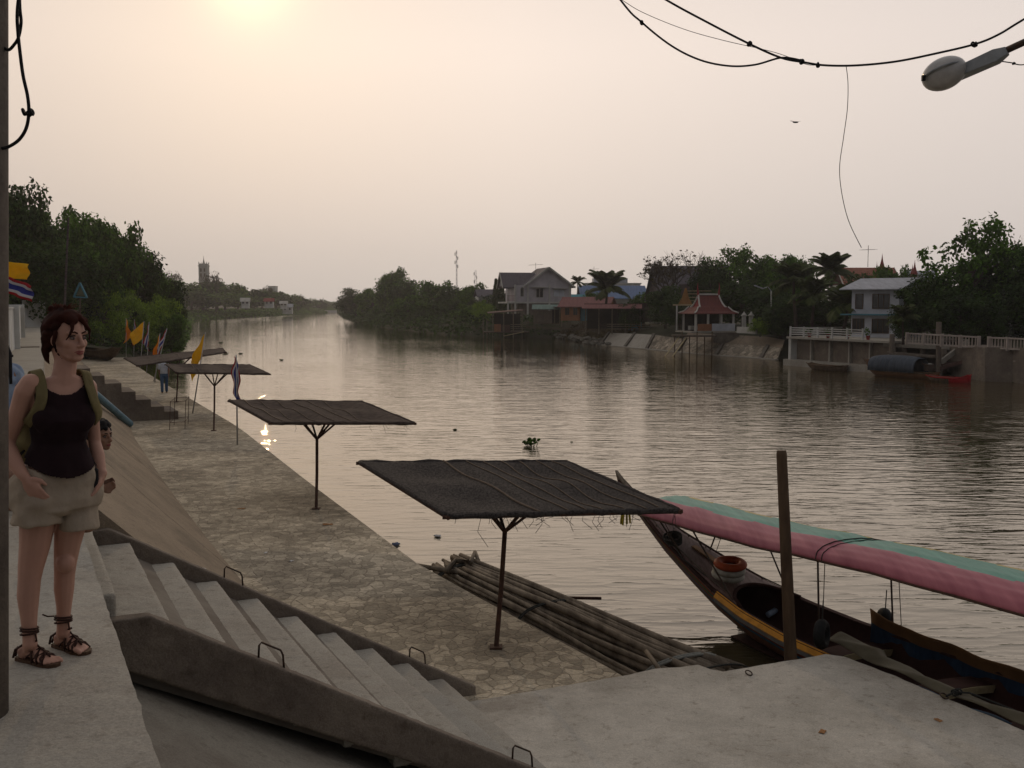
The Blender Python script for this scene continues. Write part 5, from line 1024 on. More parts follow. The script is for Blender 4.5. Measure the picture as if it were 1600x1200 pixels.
h.part('porch_roof', mx['roof_rust'], [(1.25, 6.0, -1.0, .25, 2.35, 2.43)]); h.win(-.9, -.4, 1.4, 2.3, 0, frame=mx['wood']); h.win(.3, .8, 1.4, 2.3, 0, frame=mx['wood'])
for x in (-1.5, -.2, 1.1, 2.6, 4.9): h.part('post', mx['grey_wood'], [(x-.08, x+.08, .1, .26, -.3, .55)])
# brown fence
ta, tb_ = at(822, 519, 147), at(948, 526, 128); ta.z = tb_.z = 1.25
t = thing('bamboo_fence', 'long brown bamboo fence along the bank below the small houses', 'fence', ta); m = MB(); k = 90
for i in range(k): q = ta.lerp(tb_, i/k); m.bar(q, q+Vector((rnd.uniform(-.05, .05), 0, 1.0+rnd.uniform(-.15, .25))), .14, .03)
m.build('slats', mx['planks'], t); m = MB(); [m.bar(ta+Vector((0, -.04, z)), tb_+Vector((0, -.04, z)), .05, .06) for z in (.3, .9)]; m.build('rail', mx['wood'], t)
# blue roofed houses
b = at(958, 500, 205); b.z = 2.1; h = H('blue_roof_house', 'house with a wide pale blue roof behind the large palm', 'house', b, .05)
h.part('wall', mx['white'], [(-6, 6.5, 1, 8, 0, 4.2)]); h.gable('roof', mx['roof_blue'], -6, 6.5, 0, 8, 4.0, 2.3, 'x', .5, .12, close=mx['wood'])
b = at(952, 500, 235); b.z = 2.1; h = H('white_block_house', 'pale flat roofed upper storey with a water tank above the blue roof', 'house', b, .0)
h.part('wall', mx['white'], [(-5.5, 7, 0, 8, 0, 7.2)]); h.part('parapet', mx['offwhite'], [(-5.7, 7.2, -.2, 8, 7.2, 7.5)]); h.part('stair_room', mx['roof_pale'], [(-3.5, 4.2, 1, 6, 7.5, 8.6)])
m = MB(); m.lathe(h.p(1.2, 2, 8.6), [(.55, 0), (.6, .1), (.6, 1.0), (.35, 1.25), (.05, 1.3)], 14); m.build('water_tank', mx['roof_pale'], h.t)
b = at(906, 500, 190); b.z = 2.1; h = H('teal_roof_house', 'small house with a bright turquoise roof right of the grey house', 'house', b, .3)
h.part('wall', mx['white'], [(-1.7, 1.9, 0, 4, 0, 2.9)]); h.gable('roof', mx['roof_teal'], -1.8, 2.0, 0, 4, 2.8, 1.6, 'x', .2, .1)
b = at(764, 500, 195); b.z = 2.1; h = H('far_grey_house', 'pale grey roof glimpsed between the trees and the cypresses', 'house', b, .2); h.part('wall', mx['white'], [(-2, 2, 0, 4, 0, 4.2)]); h.gable('roof', mx['roof_grey'], -2, 2, 0, 4, 4.2, 1.2, 'x', .3, .1)
# open timber shed
b = at(995, 520, 126); b.z = 1.7; h = H('timber_shed', 'long open timber shed with rust brown tin roofs behind the large palm', 'shed', b, -.12)
h.part('roof', mx['roof_rust'], [(-6.4, 1.2, -.6, 4, 3.05, 3.13)]); m = MB(); m.hexa([h.p(x, y, z) for x, y, z in ((-6.6, -1.6, 2.5), (.6, -1.6, 2.5), (.6, -.55, 3.0), (-6.6, -.55, 3.0))]+[h.p(x, y, z+.07) for x, y, z in ((-6.6, -1.6, 2.5), (.6, -1.6, 2.5), (.6, -.55, 3.0), (-6.6, -.55, 3.0))]); m.build('lean_to_roof', mx['roof_pink'], h.t)
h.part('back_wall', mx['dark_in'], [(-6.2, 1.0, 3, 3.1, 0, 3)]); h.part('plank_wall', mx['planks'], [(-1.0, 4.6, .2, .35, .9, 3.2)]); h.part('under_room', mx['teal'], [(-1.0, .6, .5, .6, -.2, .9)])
for x in (-6.2, -4.6, -3, -1.4, .4, 1.6, 3.0, 4.4): h.part('post', mx['grey_wood'], [(x-.07, x+.07, -.5, -.36, -.6, 3.0 if x < 1 else 1.2)])
h.part('bench_rail', mx['grey_wood'], [(-3.6, 4.4, -1.3, -1.24, z, z+.08) for z in (.05, .35, .6)])
# big timber house
b = at(1082, 515, 133); b.z = 2.1; h = H('timber_house', 'tall weathered timber house with a big purplish roof half hidden by trees', 'house', b, .12)
h.part('wall', mx['timber_wall'], [(-4.2, 5.2, 0, 6, .4, 3.9)]); rf = h.gable('roof', mx['roof_grey'], -4.2, 5.2, -.4, 6.4, 3.6, 3.9, 'x', .5, .15, close=mx['timber_wall']); h.part('boarded_front', mx['timber_wall'], [(-2.0, 3.6, -.5, -.35, 3.2, 5.2)]); h.win(1.2, 2.0, 4.3, 5.0, -.52, frame=mx['wood'])
# temple pavilion
def thai(name, label, base, yaw, W_, D_, ze, hr, s, mroof, mg, mtrim, wallh=None):
    h = H(name, label, 'pavilion', base, yaw, None, s)
    def curve(t_): return (1-t_)**1.7
    m = MB(); L_ = W_/2-.35
    def R(a, b, sg):    # a along ridge -1..1, b 0 ridge..1 eave
        y = D_*.36*b; z = ze+.55+hr*curve(b); x = a*(L_*.62+.30*b); return h.p(x, y*sg+D_/2, z)
    for sg in (-1, 1): m.grid(lambda a, b: R(a*2-1, b, sg), 12, 10)
    o = m.build('roof', mroof, h.t); sd = o.modifiers.new('s', 'SOLIDIFY'); sd.thickness = .08*s
    m = MB()
    for sg in (-1, 1):
        for e in (-1, 1): m.tube([R(e*1.01, i/10, sg)+Vector((0, 0, .06)) for i in range(11)], .085*s, 6)
    m.tube([R(-1.01, 0, 1)+Vector((0, 0, .06)), R(1.01, 0, 1)+Vector((0, 0, .06))], .085*s, 6); m.build('ridge_trim', mtrim, o)
    for e in (-1, 1):
        m = MB(); a = [R(e*.93, i/8, -1) for i in range(9)]+[R(e*.93, i/8, 1) for i in range(8, -1, -1)]
        m.add(a, [tuple(range(len(a)))]); g = m.build('gable', mg, h.t); sd = g.modifiers.new('s', 'SOLIDIFY'); sd.thickness = .06*s
        tp_ = R(e, 0, 1); m = MB(); m.tube([tp_-Vector((0, 0, .2*s)), tp_+Vector((e*.06, 0, .35))*s, tp_+Vector((e*.10, 0, .75))*s, tp_+Vector((e*.05, 0, 1.25))*s], [.14*s, .10*s, .055*s, .01*s], 6); m.build('finial', mg, h.t)
    m = MB()    # lower skirt roof on four sides
    inn = [(-L_*.92, D_*.14), (L_*.92, D_*.14), (L_*.92, D_*.86), (-L_*.92, D_*.86)]; ou = [(-W_/2-.25, -.35), (W_/2+.25, -.35), (W_/2+.25, D_+.35), (-W_/2-.25, D_+.35)]
    vs = [h.p(x, y, ze+.60) for x, y in inn]+[h.p(x*.97, y*.97+D_*.01, ze+.20) for x, y in [((a[0]+b_[0])/2, (a[1]+b_[1])/2) for a, b_ in zip(inn, ou)]]+[h.p(x, y, ze) for x, y in ou]
    m.add(vs, [(i, (i+1) % 4, 4+(i+1) % 4, 4+i) for i in range(4)]+[(4+i, 4+(i+1) % 4, 8+(i+1) % 4, 8+i) for i in range(4)]); o2 = m.build('skirt_roof', mroof, h.t); sd = o2.modifiers.new('s', 'SOLIDIFY'); sd.thickness = .07*s
    for i in range(4): m = MB(); m.tube([vs[i]+Vector((0, 0, .05)), vs[4+i]+Vector((0, 0, .05)), vs[8+i]+Vector((0, 0, .05))], .07*s, 6); m.build('hip_trim', mtrim, o2)
    for x in (-W_/2+.1, -W_/6, W_/6, W_/2-.1):
        for y in (.1, D_-.1): h.part('column', mx['offwhite'], [(x-.09, x+.09, y-.09, y+.09, 0, ze+.15)])
    return h
b = at(1117, 520, 101); b.z = 2.1
h = thai('river_pavilion', 'red roofed pavilion with white trim and curved pointed gables on the far bank', b, .22, 4.1, 3.4, 1.75, 1.25, 1.0, mx['roof_red'], mx['gable_red'], mx['offwhite'])
h.part('floor', mx['concrete'], [(-2.6, 2.6, -.3, 3.8, -.12, .0)]); h.part('front_panel', mx['wall_blue'], [(-.3, 2.1, -.02, .06, .05, .75)]); h.part('front_panel', mx['orange_wall'], [(-1.8, -.35, -.02, .06, .05, .72)]); h.part('underwall', mx['concrete_dark'], [(-.2, 2.4, -.2, -.05, -1.1, -.13)])
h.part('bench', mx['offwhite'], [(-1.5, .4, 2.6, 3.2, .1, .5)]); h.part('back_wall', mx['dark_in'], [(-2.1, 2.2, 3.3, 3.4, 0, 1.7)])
b = at(1071, 520, 106); b.z = 2.1; h = H('unfinished_pavilion', 'unfinished pavilion frame with bare orange gable on white posts', 'pavilion', b, -.1)
for x in (-.9, .9): h.part('post', mx['white'], [(x-.07, x+.07, 0, .14, 0, 2.5)])
h.part('lintel', mx['cream'], [(-1.3, 2.3, -.05, .15, 2.5, 2.65)]); m = MB(); m.prism([h.p(-.75, 0, 2.66), h.p(.65, 0, 2.66), h.p(.3, 0, 3.3), h.p(.05, 0, 4.3), h.p(-.1, 0, 4.3), h.p(-.4, 0, 3.3)], h.p(0, .12, 0)-h.p(0, 0, 0)); m.build('gable', mx['gold_wood'], h.t)
m = MB(); [m.bar(h.p(0, .5, z), h.p(2.6, .5, z), .06, .06) for z in (3.0, 3.35, 3.7, 4.0)]; m.build('battens', mx['cream'], h.t)
# timber stage in front of the pavilion
b = at(1080, 535, 99); b.z = .3; h = H('timber_stage', 'rough timber landing stage on thin stilts in front of the pavilion', 'landing stage', b, -.1)
h.part('deck', mx['planks'], [(-1.8, 2.3, -.8, 1.5, 1.35, 1.5)]); [h.part('stilt', mx['wood'], [(x-.05, x+.05, -.7, -.6, -1.2, 1.35+(.5 if i % 2 else 0))]) for i, x in enumerate((-1.6, -.9, -.2, .5, 1.2, 1.9))]
m = MB(); m.bar(h.p(-2.6, -2.6, -.45), h.p(-1.2, -.6, 1.3), .12, .05); m.bar(h.p(-1.9, -2.6, -.45), h.p(-.5, -.6, 1.3), .12, .05); m.build('ladder', mx['cream'], h.t)
# gate pillars and low wall
for i, (x, lb) in enumerate([(1162, 'white gate pillar with pointed cap right of the pavilion'), (1173, 'second white pillar with pointed cap near the round bush')]):
    q = at(x, 522, 100); q.z = 2.1; m = MB(); m.box(q+Vector((0, 0, .75)), (.34, .34, 1.5)); m.box(q+Vector((0, 0, 1.55)), (.5, .5, .1)); m.lathe(q+Vector((0, 0, 1.6)), [(.26, 0), (.12, .18), (.02, .34)], 4); tag(m.build('gate_pillar', mx['offwhite'], org=q), lb, 'pillar', 'white gate pillars')
m = MB(); a, b2 = at(1152, 520, 99), at(1182, 525, 96); a.z = b2.z = 2.3; m.bar(a, b2, .15, .6); tag(m.build('low_wall', mx['offwhite'], org=a), 'low pale wall joining the gate pillars right of the pavilion', 'wall')
# stone revetment
rv = thing('stone_revetment', 'sloping stone paved river embankment divided by dark ribs below the pavilion', 'embankment', onz(1080, 555, ZWAT))
bots = [(933, 540), (972, 543.5), (1007, 547), (1053, 551.5), (1114, 557), (1184, 562), (1213, 564.5)]; tops = [(952, 520), (992, 521.5), (1022, 523), (1072, 530), (1130, 537), (1200, 541), (1222, 543)]
B_ = [onz(x, y, ZWAT-.1) for x, y in bots]; 
Tt = [b_+Vector((0, 0, 0)) for b_ in B_]; T_ = []
for (x, y), q in zip(tops, B_): T_.append(at(x, y, q.y+2.2))
for i in range(6):
    m = MB(); b0 = B_[i].lerp(B_[i+1], .04)-Vector((0, 0, .5)); b1 = B_[i].lerp(B_[i+1], .96)-Vector((0, 0, .5)); t0 = T_[i].lerp(T_[i+1], .04); t1 = T_[i].lerp(T_[i+1], .96); bk_ = Vector((0, 2.5, -.4))
    m.hexa([b0, b1, b1+bk_, b0+bk_, t0, t1, t1+bk_, t0+bk_]); m.build('stone_panel', mx['revet'] if i > 1 else mx['concrete'], rv)
    m = MB(); m.bar(B_[i]+Vector((0, -.05, -.3)), T_[i]+Vector((0, 0, .05)), .28, .3); m.build('rib', mx['concrete_dark'], rv)
m = MB(); a, b2 = B_[0], B_[-1]; [m.bar(B_[i]+Vector((0, -.15, .08)), B_[i+1]+Vector((0, -.15, .08)), .35, .22) for i in range(6)]; m.build('toe_beam', mx['concrete'], rv)
m = MB(); us_ = [at(x, y, q.y+2.4) for (x, y), q in zip(tops[3:], B_[3:])]; ut = [at(x, y, q.y+4.5) for (x, y), q in zip([(1075, 520), (1135, 523), (1198, 526), (1226, 531)], B_[3:])]
[m.hexa([us_[i]-Vector((0, 0, .3)), us_[i+1]-Vector((0, 0, .3)), us_[i+1]+Vector((0, 3, -.3)), us_[i]+Vector((0, 3, -.3)), us_[i], us_[i+1], ut[i+1], ut[i]]) for i in range(3)]; m.build('upper_slab', mx['slope'], rv)
# lamp posts on the far bank
q = at(1205, 500, 104); q.z = 2.1; t = thing('street_lamp', 'thin pale street lamp post in front of the dark trees right of the pavilion', 'street lamp', q); m = MB(); tp = at(1205, 455, 104); m.tube([q, tp], [.09, .07], 8); m.build('lamp_post', mx['offwhite'], t); m = MB(); m.tube([tp, at(1200, 448, 104), at(1192, 451, 103.5)], .04, 6); m.bar(at(1192, 451, 103.5), at(1179, 446, 103), .2, .1); m.build('lamp_head', mx['roof_pale'], t)
# white house
b = at(1378, 533, 80); b.z = 2.05; h = H('white_house', 'two storey pale blue white house with grey tin roof and teal band', 'house', b, -.78, None, .80)
h.part('wall', mx['wall_blue'], [(-3.2, 1.6, 0, 5.2, -.2, 4.75)]); 
m = MB(); R8 = [(-4.1, -.9, 4.75), (2.2, -.9, 4.72), (2.2, 3.2, 5.85), (-3.9, 3.2, 5.85)]; m.hexa([h.p(*q) for q in R8]+[h.p(x, y, z+.09) for x, y, z in R8]); R9 = [(-3.9, 3.2, 5.85), (2.2, 3.2, 5.85), (2.2, 6.0, 4.9), (-4.0, 6.0, 4.9)]; m.hexa([h.p(*q) for q in R9]+[h.p(x, y, z+.09) for x, y, z in R9]); m.build('roof', mx['roof_pale'], h.t)
m = MB(); m.prism([h.p(1.5, 0, 4.74), h.p(1.5, 5.2, 4.74), h.p(1.5, 3.2, 5.8)], h.p(.1, 0, 0)-h.p(0, 0, 0)); m.build('gable_wall', mx['wall_blue'], h.t)
h.part('awning', mx['teal'], [(-4.0, 2.4, -.75, .0, 2.28, 2.42), (1.62, 2.4, 0, 5, 2.28, 2.42)])
for a, b1 in ((-2.75, -2.05), (-1.0, .6)): h.win(a, b1, 2.95, 4.3, 0, frame=mx['wood'], panes=1 if a < -2 else 3)
for a, b1 in ((-3.0, -1.9), (-1.0, .6)): h.win(a, b1, .6, 1.9, 0, frame=mx['wood'], panes=3)
h.win(1.1, 2.3, 3.0, 4.2, 1.6, 'right', frame=mx['wood'], panes=2); h.win(.8, 1.9, .6, 1.9, 1.6, 'right', frame=mx['wood'], panes=2)
# terrace with white railing
ta, tb_, tc_ = onz(1234, 571, ZWAT), onz(1387, 584, ZWAT), None
tr = thing('river_terrace', 'concrete river terrace with open bays and white railing before the white house', 'terrace', ta); dr = (tb_-ta); LR = dr.length; dr.normalize(); bk = Vector((-dr.y, dr.x, 0))
if bk.y < 0: bk = -bk
def TP(x, y, z): return ta+dr*x+bk*y+Vector((0, 0, z-ZWAT))
def tbx(m, x0, x1, y0, y1, z0, z1): return m.hexa([TP(x, y, z) for z in (z0, z1) for x, y in ((x0, y0), (x1, y0), (x1, y1), (x0, y1))])
m = MB(); tbx(m, -.3, LR+.2, -.15, 8, 2.0, 2.16); m.build('slab', mx['concrete'], tr); m = MB(); tbx(m, -.1, LR, .55, .7, -.6, 2.0); m.build('back_wall', mx['concrete_wall'], tr); m = MB(); tbx(m, -.4, LR+.3, -.35, .6, -.8, .35); m.build('footing', mx['concrete'], tr)
m = MB(); tbx(m, -.15, .15, -.05, 6, .3, 2.0); m.build('side_wall', mx['white'], tr)
for i in range(1, 6): m = MB(); x = LR*i/5-.05; tbx(m, x-.07, x+.07, .3, .56, .34, 2.0); m.build('pillar', mx['concrete'], tr)
RLn = LR*.76
for z in (2.35, 2.52, 2.69, 2.86): m = MB(); m.bar(TP(0, .0, z), TP(RLn, .0, z), .05, .06); m.build('rail', mx['white'], tr)
for i in range(6): m = MB(); tbx(m, RLn*i/5-.05, RLn*i/5+.05, -.06, .06, 2.16, 2.98); m.build('rail_post', mx['white'], tr)
for z in (2.35, 2.52, 2.69, 2.86): m = MB(); m.bar(TP(0, .05, z), TP(.1, 5.5, z), .05, .06); m.build('rail', mx['white'], tr)
for i, x in enumerate((1.4, 3.0, 4.6, 6.2)):
    q = TP(x*LR/8, .35, 2.16); t = thing('potted_plant', 'small red pot with plant behind the white railing, %s from the left' % ord_[i], 'potted plant', q, 'red flower pots on the terrace'); m = MB(); m.lathe(q, [(.11, 0), (.16, .28), (.17, .30)], 10); m.build('pot', mx['gable_red'], t); m = MB(); leaf_quads(np.array([tuple(q+Vector((0, 0, .5)))]*50)+rng.normal(size=(50, 3))*.13, np.tile([0, 0, 1.], (50, 1)), .15, rng, m); m.build('foliage', mx['leaf'], t)
# beige balustrades, piers, ramp, right wall
def balus(a, b_, lb, hgt=.75, mat='beige', posts=4):
    t = thing('balustrade', lb, 'balustrade', a); d = b_-a
    m = MB(); m.bar(a+Vector((0, 0, hgt)), b_+Vector((0, 0, hgt)), .16, .1); m.bar(a+Vector((0, 0, .1)), b_+Vector((0, 0, .1)), .14, .1); m.build('rail', mx[mat], t)
    m = MB(); k = int(d.length/.22); [m.bar(a+d*(i/k)+Vector((0, 0, .1)), a+d*(i/k)+Vector((0, 0, hgt)), .07, .07) for i in range(k)]; m.build('balusters', mx[mat], t)
    for i in range(posts+1): m = MB(); m.box(a+d*(i/posts)+Vector((0, 0, hgt/2+.03)), (.18, .18, hgt+.1)); m.build('post', mx[mat], t)
a, b2 = at(1417, 538, 71), at(1529, 545, 67); balus(a, b2, 'beige balustrade above the concrete ramp on the far bank')
a, b2 = at(1545, 546, 66), at(1605, 549, 63.5); balus(a, b2, 'beige balustrade at the right frame edge above the curved wall', posts=2)
a, b2 = at(1562, 531, 75), at(1606, 532, 75); balus(a, b2, 'upper white railing beside the white pillared house', .4, 'white', 2)
t = thing('river_platform', 'dark concrete river platform and ramp with braced posts below the balustrade', 'platform', onz(1450, 588, ZWAT))
def pxslab(name, mat, pts, Y0, Y1, th):
    m = MB(); lo = [at(x, y, Y) for x, y, Y in pts]; m.hexa([p_-Vector((0, 0, th)) for p_ in lo]+lo); return m.build(name, mat, t)
pxslab('deck', mx['concrete'], [(1380, 536, 73.5), (1484, 541, 70.5), (1484, 540, 74), (1384, 535, 77)], 0, 0, .25)
pxslab('lower_deck', mx['concrete_wall'], [(1386, 550, 71.5), (1462, 556, 69.5), (1462, 553, 74), (1386, 548, 76)], 0, 0, .15)
for x, y0, y1, Y in ((1412, 539, 575, 73), (1442, 541, 580, 72), (1475, 545, 583, 70.5)): m = MB(); m.bar(at(x, y1, Y), at(x, y0, Y), .3, .3); m.build('column', mx['concrete_wall'], t)
m = MB(); m.bar(at(1470, 566, 69.5), at(1513, 533, 70.0), .2, .3); m.build('stair_wall', mx['concrete'], t); m = MB(); m.bar(at(1392, 552, 72.0), at(1385, 560, 71.5), .15, .15); m.build('brace', mx['concrete'], t)
m = MB(); lo = [at(1462, 575, 69.5), at(1506, 562, 68.5), at(1535, 548, 72.5), at(1512, 538, 74.5)]; m.hexa([p_-Vector((0, 0, .25)) for p_ in lo]+lo); m.build('ramp', mx['roof_rust'], t)
m = MB(); lo = [onz(1386, 585, ZWAT)+Vector((0, 4.5, -.6)), onz(1545, 596, ZWAT)+Vector((0, 4.5, -.6))]; m.hexa([lo[0], lo[1], lo[1]+Vector((0, 5, 0)), lo[0]+Vector((0, 5, 0)), lo[0]+Vector((0, .9, 2.0)), lo[1]+Vector((0, .9, 2.0)), lo[1]+Vector((0, 5, 2.7)), lo[0]+Vector((0, 5, 2.7))]); m.build('bank_wall', mx['concrete_wall'], t)
t = thing('curved_river_wall', 'high brown concrete river wall at the right frame edge', 'wall', onz(1570, 598, ZWAT))
pp = [onz(1512, 592, ZWAT)+Vector((0, .8, 0)), onz(1540, 596, ZWAT), onz(1583, 597.5, ZWAT), onz(1640, 606, ZWAT)]; tt_ = [2.0, 2.15, 2.2, 2.2]
for i in range(3): m = MB(); a, b2 = pp[i], pp[i+1]; m.hexa([a-Vector((0, 0, .8)), b2-Vector((0, 0, .8)), b2+Vector((0, 4, -.8)), a+Vector((0, 4, -.8)), a+Vector((0, .25, tt_[i])), b2+Vector((0, .25, tt_[i+1])), b2+Vector((0, 4, tt_[i+1])), a+Vector((0, 4, tt_[i]))]); m.build('wall_panel', mx['concrete_wall'], t)
m = MB(); m.bar(at(1585, 566, 64.5), at(1606, 551, 64.5), .25, .16); m.build('coping', mx['beige'], t)
for x, y0, y1, Y, lb in ((1467, 503, 586, 69.5, 'tall concrete mooring pile behind the blue covered boat'), (1394, 522, 560, 71.5, 'shorter dark mooring pile left of the covered boat canopy')):
    q = at(x, y1, Y); m = MB(); m.tube([q-Vector((0, 0, 1)), at(x, y0, Y)], .17, 10); tag(m.build('mooring_pile', mx['concrete_wall'], org=q), lb, 'post', 'piles at the far landing')
b = at(1588, 525, 82); b.z = 2.1; h = H('pillared_house', 'porch with white pillars under a dark roof at the right frame edge', 'house', b, 0); h.part('wall', mx['dark_in'], [(-2, 6, 2, 6, 0, 2.6)]); h.part('fascia', mx['beige'], [(-1.7, 6, -.5, -.3, 2.35, 2.7)]); h.gable('roof', mx['roof_grey'], -1.4, 6, -.3, 6, 2.75, 1.8, 'x', .4, .1)
for x in (-.7, 2.5): h.part('pillar', mx['white'], [(x-.12, x+.12, -.45, -.2, 0, 2.4)])
b = at(1545, 520, 86); b.z = 2.1; h = H('white_roof_hut', 'hut with pale tin roof glimpsed through the dark right trees', 'hut', b, .2); h.part('wall', mx['dark_in'], [(-1.6, 1.6, 0, 3, 0, 2)]); h.gable('roof', mx['roof_pale'], -1.6, 1.6, 0, 3, 2, .7, 'x', .3, .08)
# temple roofs behind
b = at(1346, 470, 175); b.z = 2.1; h = H('temple_hall', 'long orange tiled temple roof rising behind the trees', 'temple', b, 0); zt = at(1346, 417, 175).z-2.1
h.part('wall', mx['offwhite'], [(-2.8, 7, 0, 8, 0, zt-3)]); h.gable('roof', mx['roof_red'] if False else M_('tile_orange', (.28, .10, .06), .7, scale=2), -2.8, 6.5, 0, 8, zt-3, 2.9, 'x', .3, .12, trim=mx['offwhite'])
def spire(x, yt, yb, Y, w_, lb):
    q = at(x, yb, Y); tp = at(x, yt, Y); hh_ = tp.z-q.z; m = MB(); m.lathe(q-Vector((0, 0, 3)), [(w_*1.4, 0), (w_*1.2, 3)], 8); m.lathe(q, [(w_, 0), (w_*.75, hh_*.2), (w_*.35, hh_*.5), (w_*.12, hh_*.8), (.01, hh_)], 8)
    tag(m.build('temple_spire', mx['gable_red'], org=q), lb, 'spire', 'temple spires behind the trees')
spire(1378, 396, 420, 178, .55, 'taller dark red temple spire right of the orange roof'); spire(1429, 406, 426, 178, .45, 'tall spire of the right hand pair behind the trees'); spire(1425.5, 412, 426, 179, .25, 'thin short spire beside the right hand spire'); spire(1370, 408, 420, 176, .16, 'tiny finial left of the tallest temple spire')
b = at(1445, 470, 182); b.z = 2.1; h = H('temple_hall', 'second temple roof edge right of the paired spires', 'temple', b, 0); h.part('wall', mx['offwhite'], [(-2.2, 2.5, 0, 6, 0, 7)]); h.gable('roof', mx['roof_pale'], -2.2, 2.5, 0, 6, 6.8, 1.7, 'x', .3, .12)
# boats at the far bank
def small_boat(name, label, a, b_, wd, ht, mat, bowup=.5, sternup=.1, group='boats at the far bank', tipm=None):
    a = Vector(a); b_ = Vector(b_); d = b_-a; Ln = d.length; d.normalize(); s_ = Vector((-d.y, d.x, 0)); t = thing(name, label, 'boat', (a+b_)/2, group); m = MB(); rows = []; n = 24
    for i in range(n+1):
        f = i/n; w_ = wd/2*max(.06, math.sin(PI*min(1, max(0, f*.86+.07)))**.55); g_ = ht+bowup*max(0, (.35-f)/.35)**2+sternup*max(0, (f-.7)/.3)**2; kz = -.2+(g_-.05+.2)*(max(0, (.22-f)/.22)**1.5)
        c = a+d*Ln*f; rows.append([c+s_*w_+Vector((0, 0, g_)), c+s_*w_*.75+Vector((0, 0, kz+(g_-kz)*.35)), c+Vector((0, 0, kz)), c-s_*w_*.75+Vector((0, 0, kz+(g_-kz)*.35)), c-s_*w_+Vector((0, 0, g_))])
    vs = [x for r in rows for x in r]; fs = [(i*5+j, i*5+j+1, (i+1)*5+j+1, (i+1)*5+j) for i in range(n) for j in range(4)]+[tuple(n*5+j for j in range(5))]
    m.add(vs, fs, 0); 
    if tipm: m.m = [1 if (i//4) >= n*.55 else 0 for i in range(len(fs))]
    o = m.build('hull', [mat, tipm] if tipm else mat, t, smooth=True); sd = o.modifiers.new('s', 'SOLIDIFY'); sd.thickness = .04
    g = MB(); g.tube([r[0] for r in rows], .04, 5); g.tube([r[4] for r in rows], .04, 5); g.build('gunwale', tipm or mx['gold_wood'] if tipm else mx['wood'], t); return t, rows, s_
a, b2 = onz(1354, 585, ZWAT), onz(1463, 593, ZWAT); t, rows, s_ = small_boat('covered_boat', 'orange bowed boat with a blue grey arched cover on the far side', a, b2, 1.5, .35, M_('hull_orange', (.12, .055, .022), .7, spec=.15), .75)
mx['tarp_blue'] = M_('tarp_blue', (.085, .10, .12), .85, col2=(.045, .055, .07), scale=1.5, stretch=(4, 4, .5)); d = (b2-a).normalized(); m = MB()
def cv(s, r):
    c = a.lerp(b2, .13+.66*r); th = PI*s; z = .38+1.08*max(0, math.sin(th))**.55*(1-.12*(abs(r-.5)*2)**3)
    return c+s_*(-.78*math.cos(th)+.03*math.sin(r*60)*abs(math.cos(th)))+Vector((0, 0, z))
m.grid(cv, 18, 40); o = m.build('cover', mx['tarp_blue'], t, smooth=True); sd = o.modifiers.new('s', 'SOLIDIFY'); sd.thickness = .04
m = MB(); m.box(a.lerp(b2, .90)+Vector((0, 0, .75)), (.5, .4, .45)); m.tube([a.lerp(b2, .88)+Vector((0, 0, .8)), a.lerp(b2, .80)+Vector((0, 0, 1.0))], .05, 6); bevel(m.build('engine', mx['steel'], t), .05)
m = MB(); m.torus(a.lerp(b2, .90)+Vector((0, -.1, .8)), .2, .03, Vector((.3, 1, 0)), 18, 6); m.build('engine_guard', mx['offwhite'], t)
small_boat('rowing_skiff', 'flat empty dark skiff moored below the terrace wall', onz(1263, 576, ZWAT), onz(1322, 580, ZWAT), 1.1, .32, mx['wood'], .15)
small_boat('red_stern_boat', 'low dark boat with a bright red stern beside the covered boat', onz(1449, 595, ZWAT), onz(1515, 599, ZWAT), .9, .28, mx['wood'], .1, .25, tipm=mx['f_red'])
small_boat('beached_boat', 'dark wooden boat hull resting at the far end of the quay', Q(7.4, 83, ZQ+.15), Q(5.0, 93, ZQ+.3), 1.5, .55, mx['wood'], .4, group=None)
# far left: tower, houses
q = at(318, 480, 520); q.z = 3; h = H('church_tower', 'pale square tower with small corner points and a thin spire far away', 'tower', q, .0, None, 1.0)
zt = at(318, 412, 520).z-3; h.part('shaft', mx['tower'], [(-2.1, 2.1, 0, 4.2, 0, zt-1.2)]); h.part('cornice', mx['tower'], [(-2.35, 2.35, -.25, 4.45, zt-1.2, zt-.8)]); h.part('belfry', mx['tower'], [(-2.0, 2.0, .1, 4.1, zt-.8, zt)])
h.part('belt', mx['tower'], [(-2.25, 2.25, -.15, 4.35, zt-8, zt-7.6)])
for x in (-.9, .9):
    for z in (zt-6.5, zt-4.0, zt-11, zt-14): h.part('opening', mx['wood'], [(x-.35, x+.35, -.05, .03, z, z+1.7)])
m = MB(); [m.lathe(h.p(x, y, zt), [(.35, 0), (.05, 1.0)], 6) for x in (-1.9, 1.9) for y in (.2, 4)]; m.build('corner_points', mx['tower'], h.t)
m = MB(); m.lathe(h.p(0, 2.1, zt), [(.75, 0), (.5, .8), (.3, 1.6), (.12, 2.6), (.04, 4.2)], 8); m.build('spire', mx['tower'], h.t)
def hut(x, yb, Y, w_, hh_, wallm, roofm, lb, name='riverside_house', gp='houses on the far left bank'):
    q = at(x, yb, Y); h = H(name, lb, 'house', q, .1, gp); h.part('wall', wallm, [(-w_/2, w_/2, 0, w_*.7, -1, hh_)]); h.gable('roof', roofm, -w_/2, w_/2, 0, w_*.7, hh_-.1, hh_*.5, 'x', .4, .12)
    for k in (-.25, .25): h.win(w_*k-.35, w_*k+.35, hh_*.35, hh_*.75, 0)
    return h
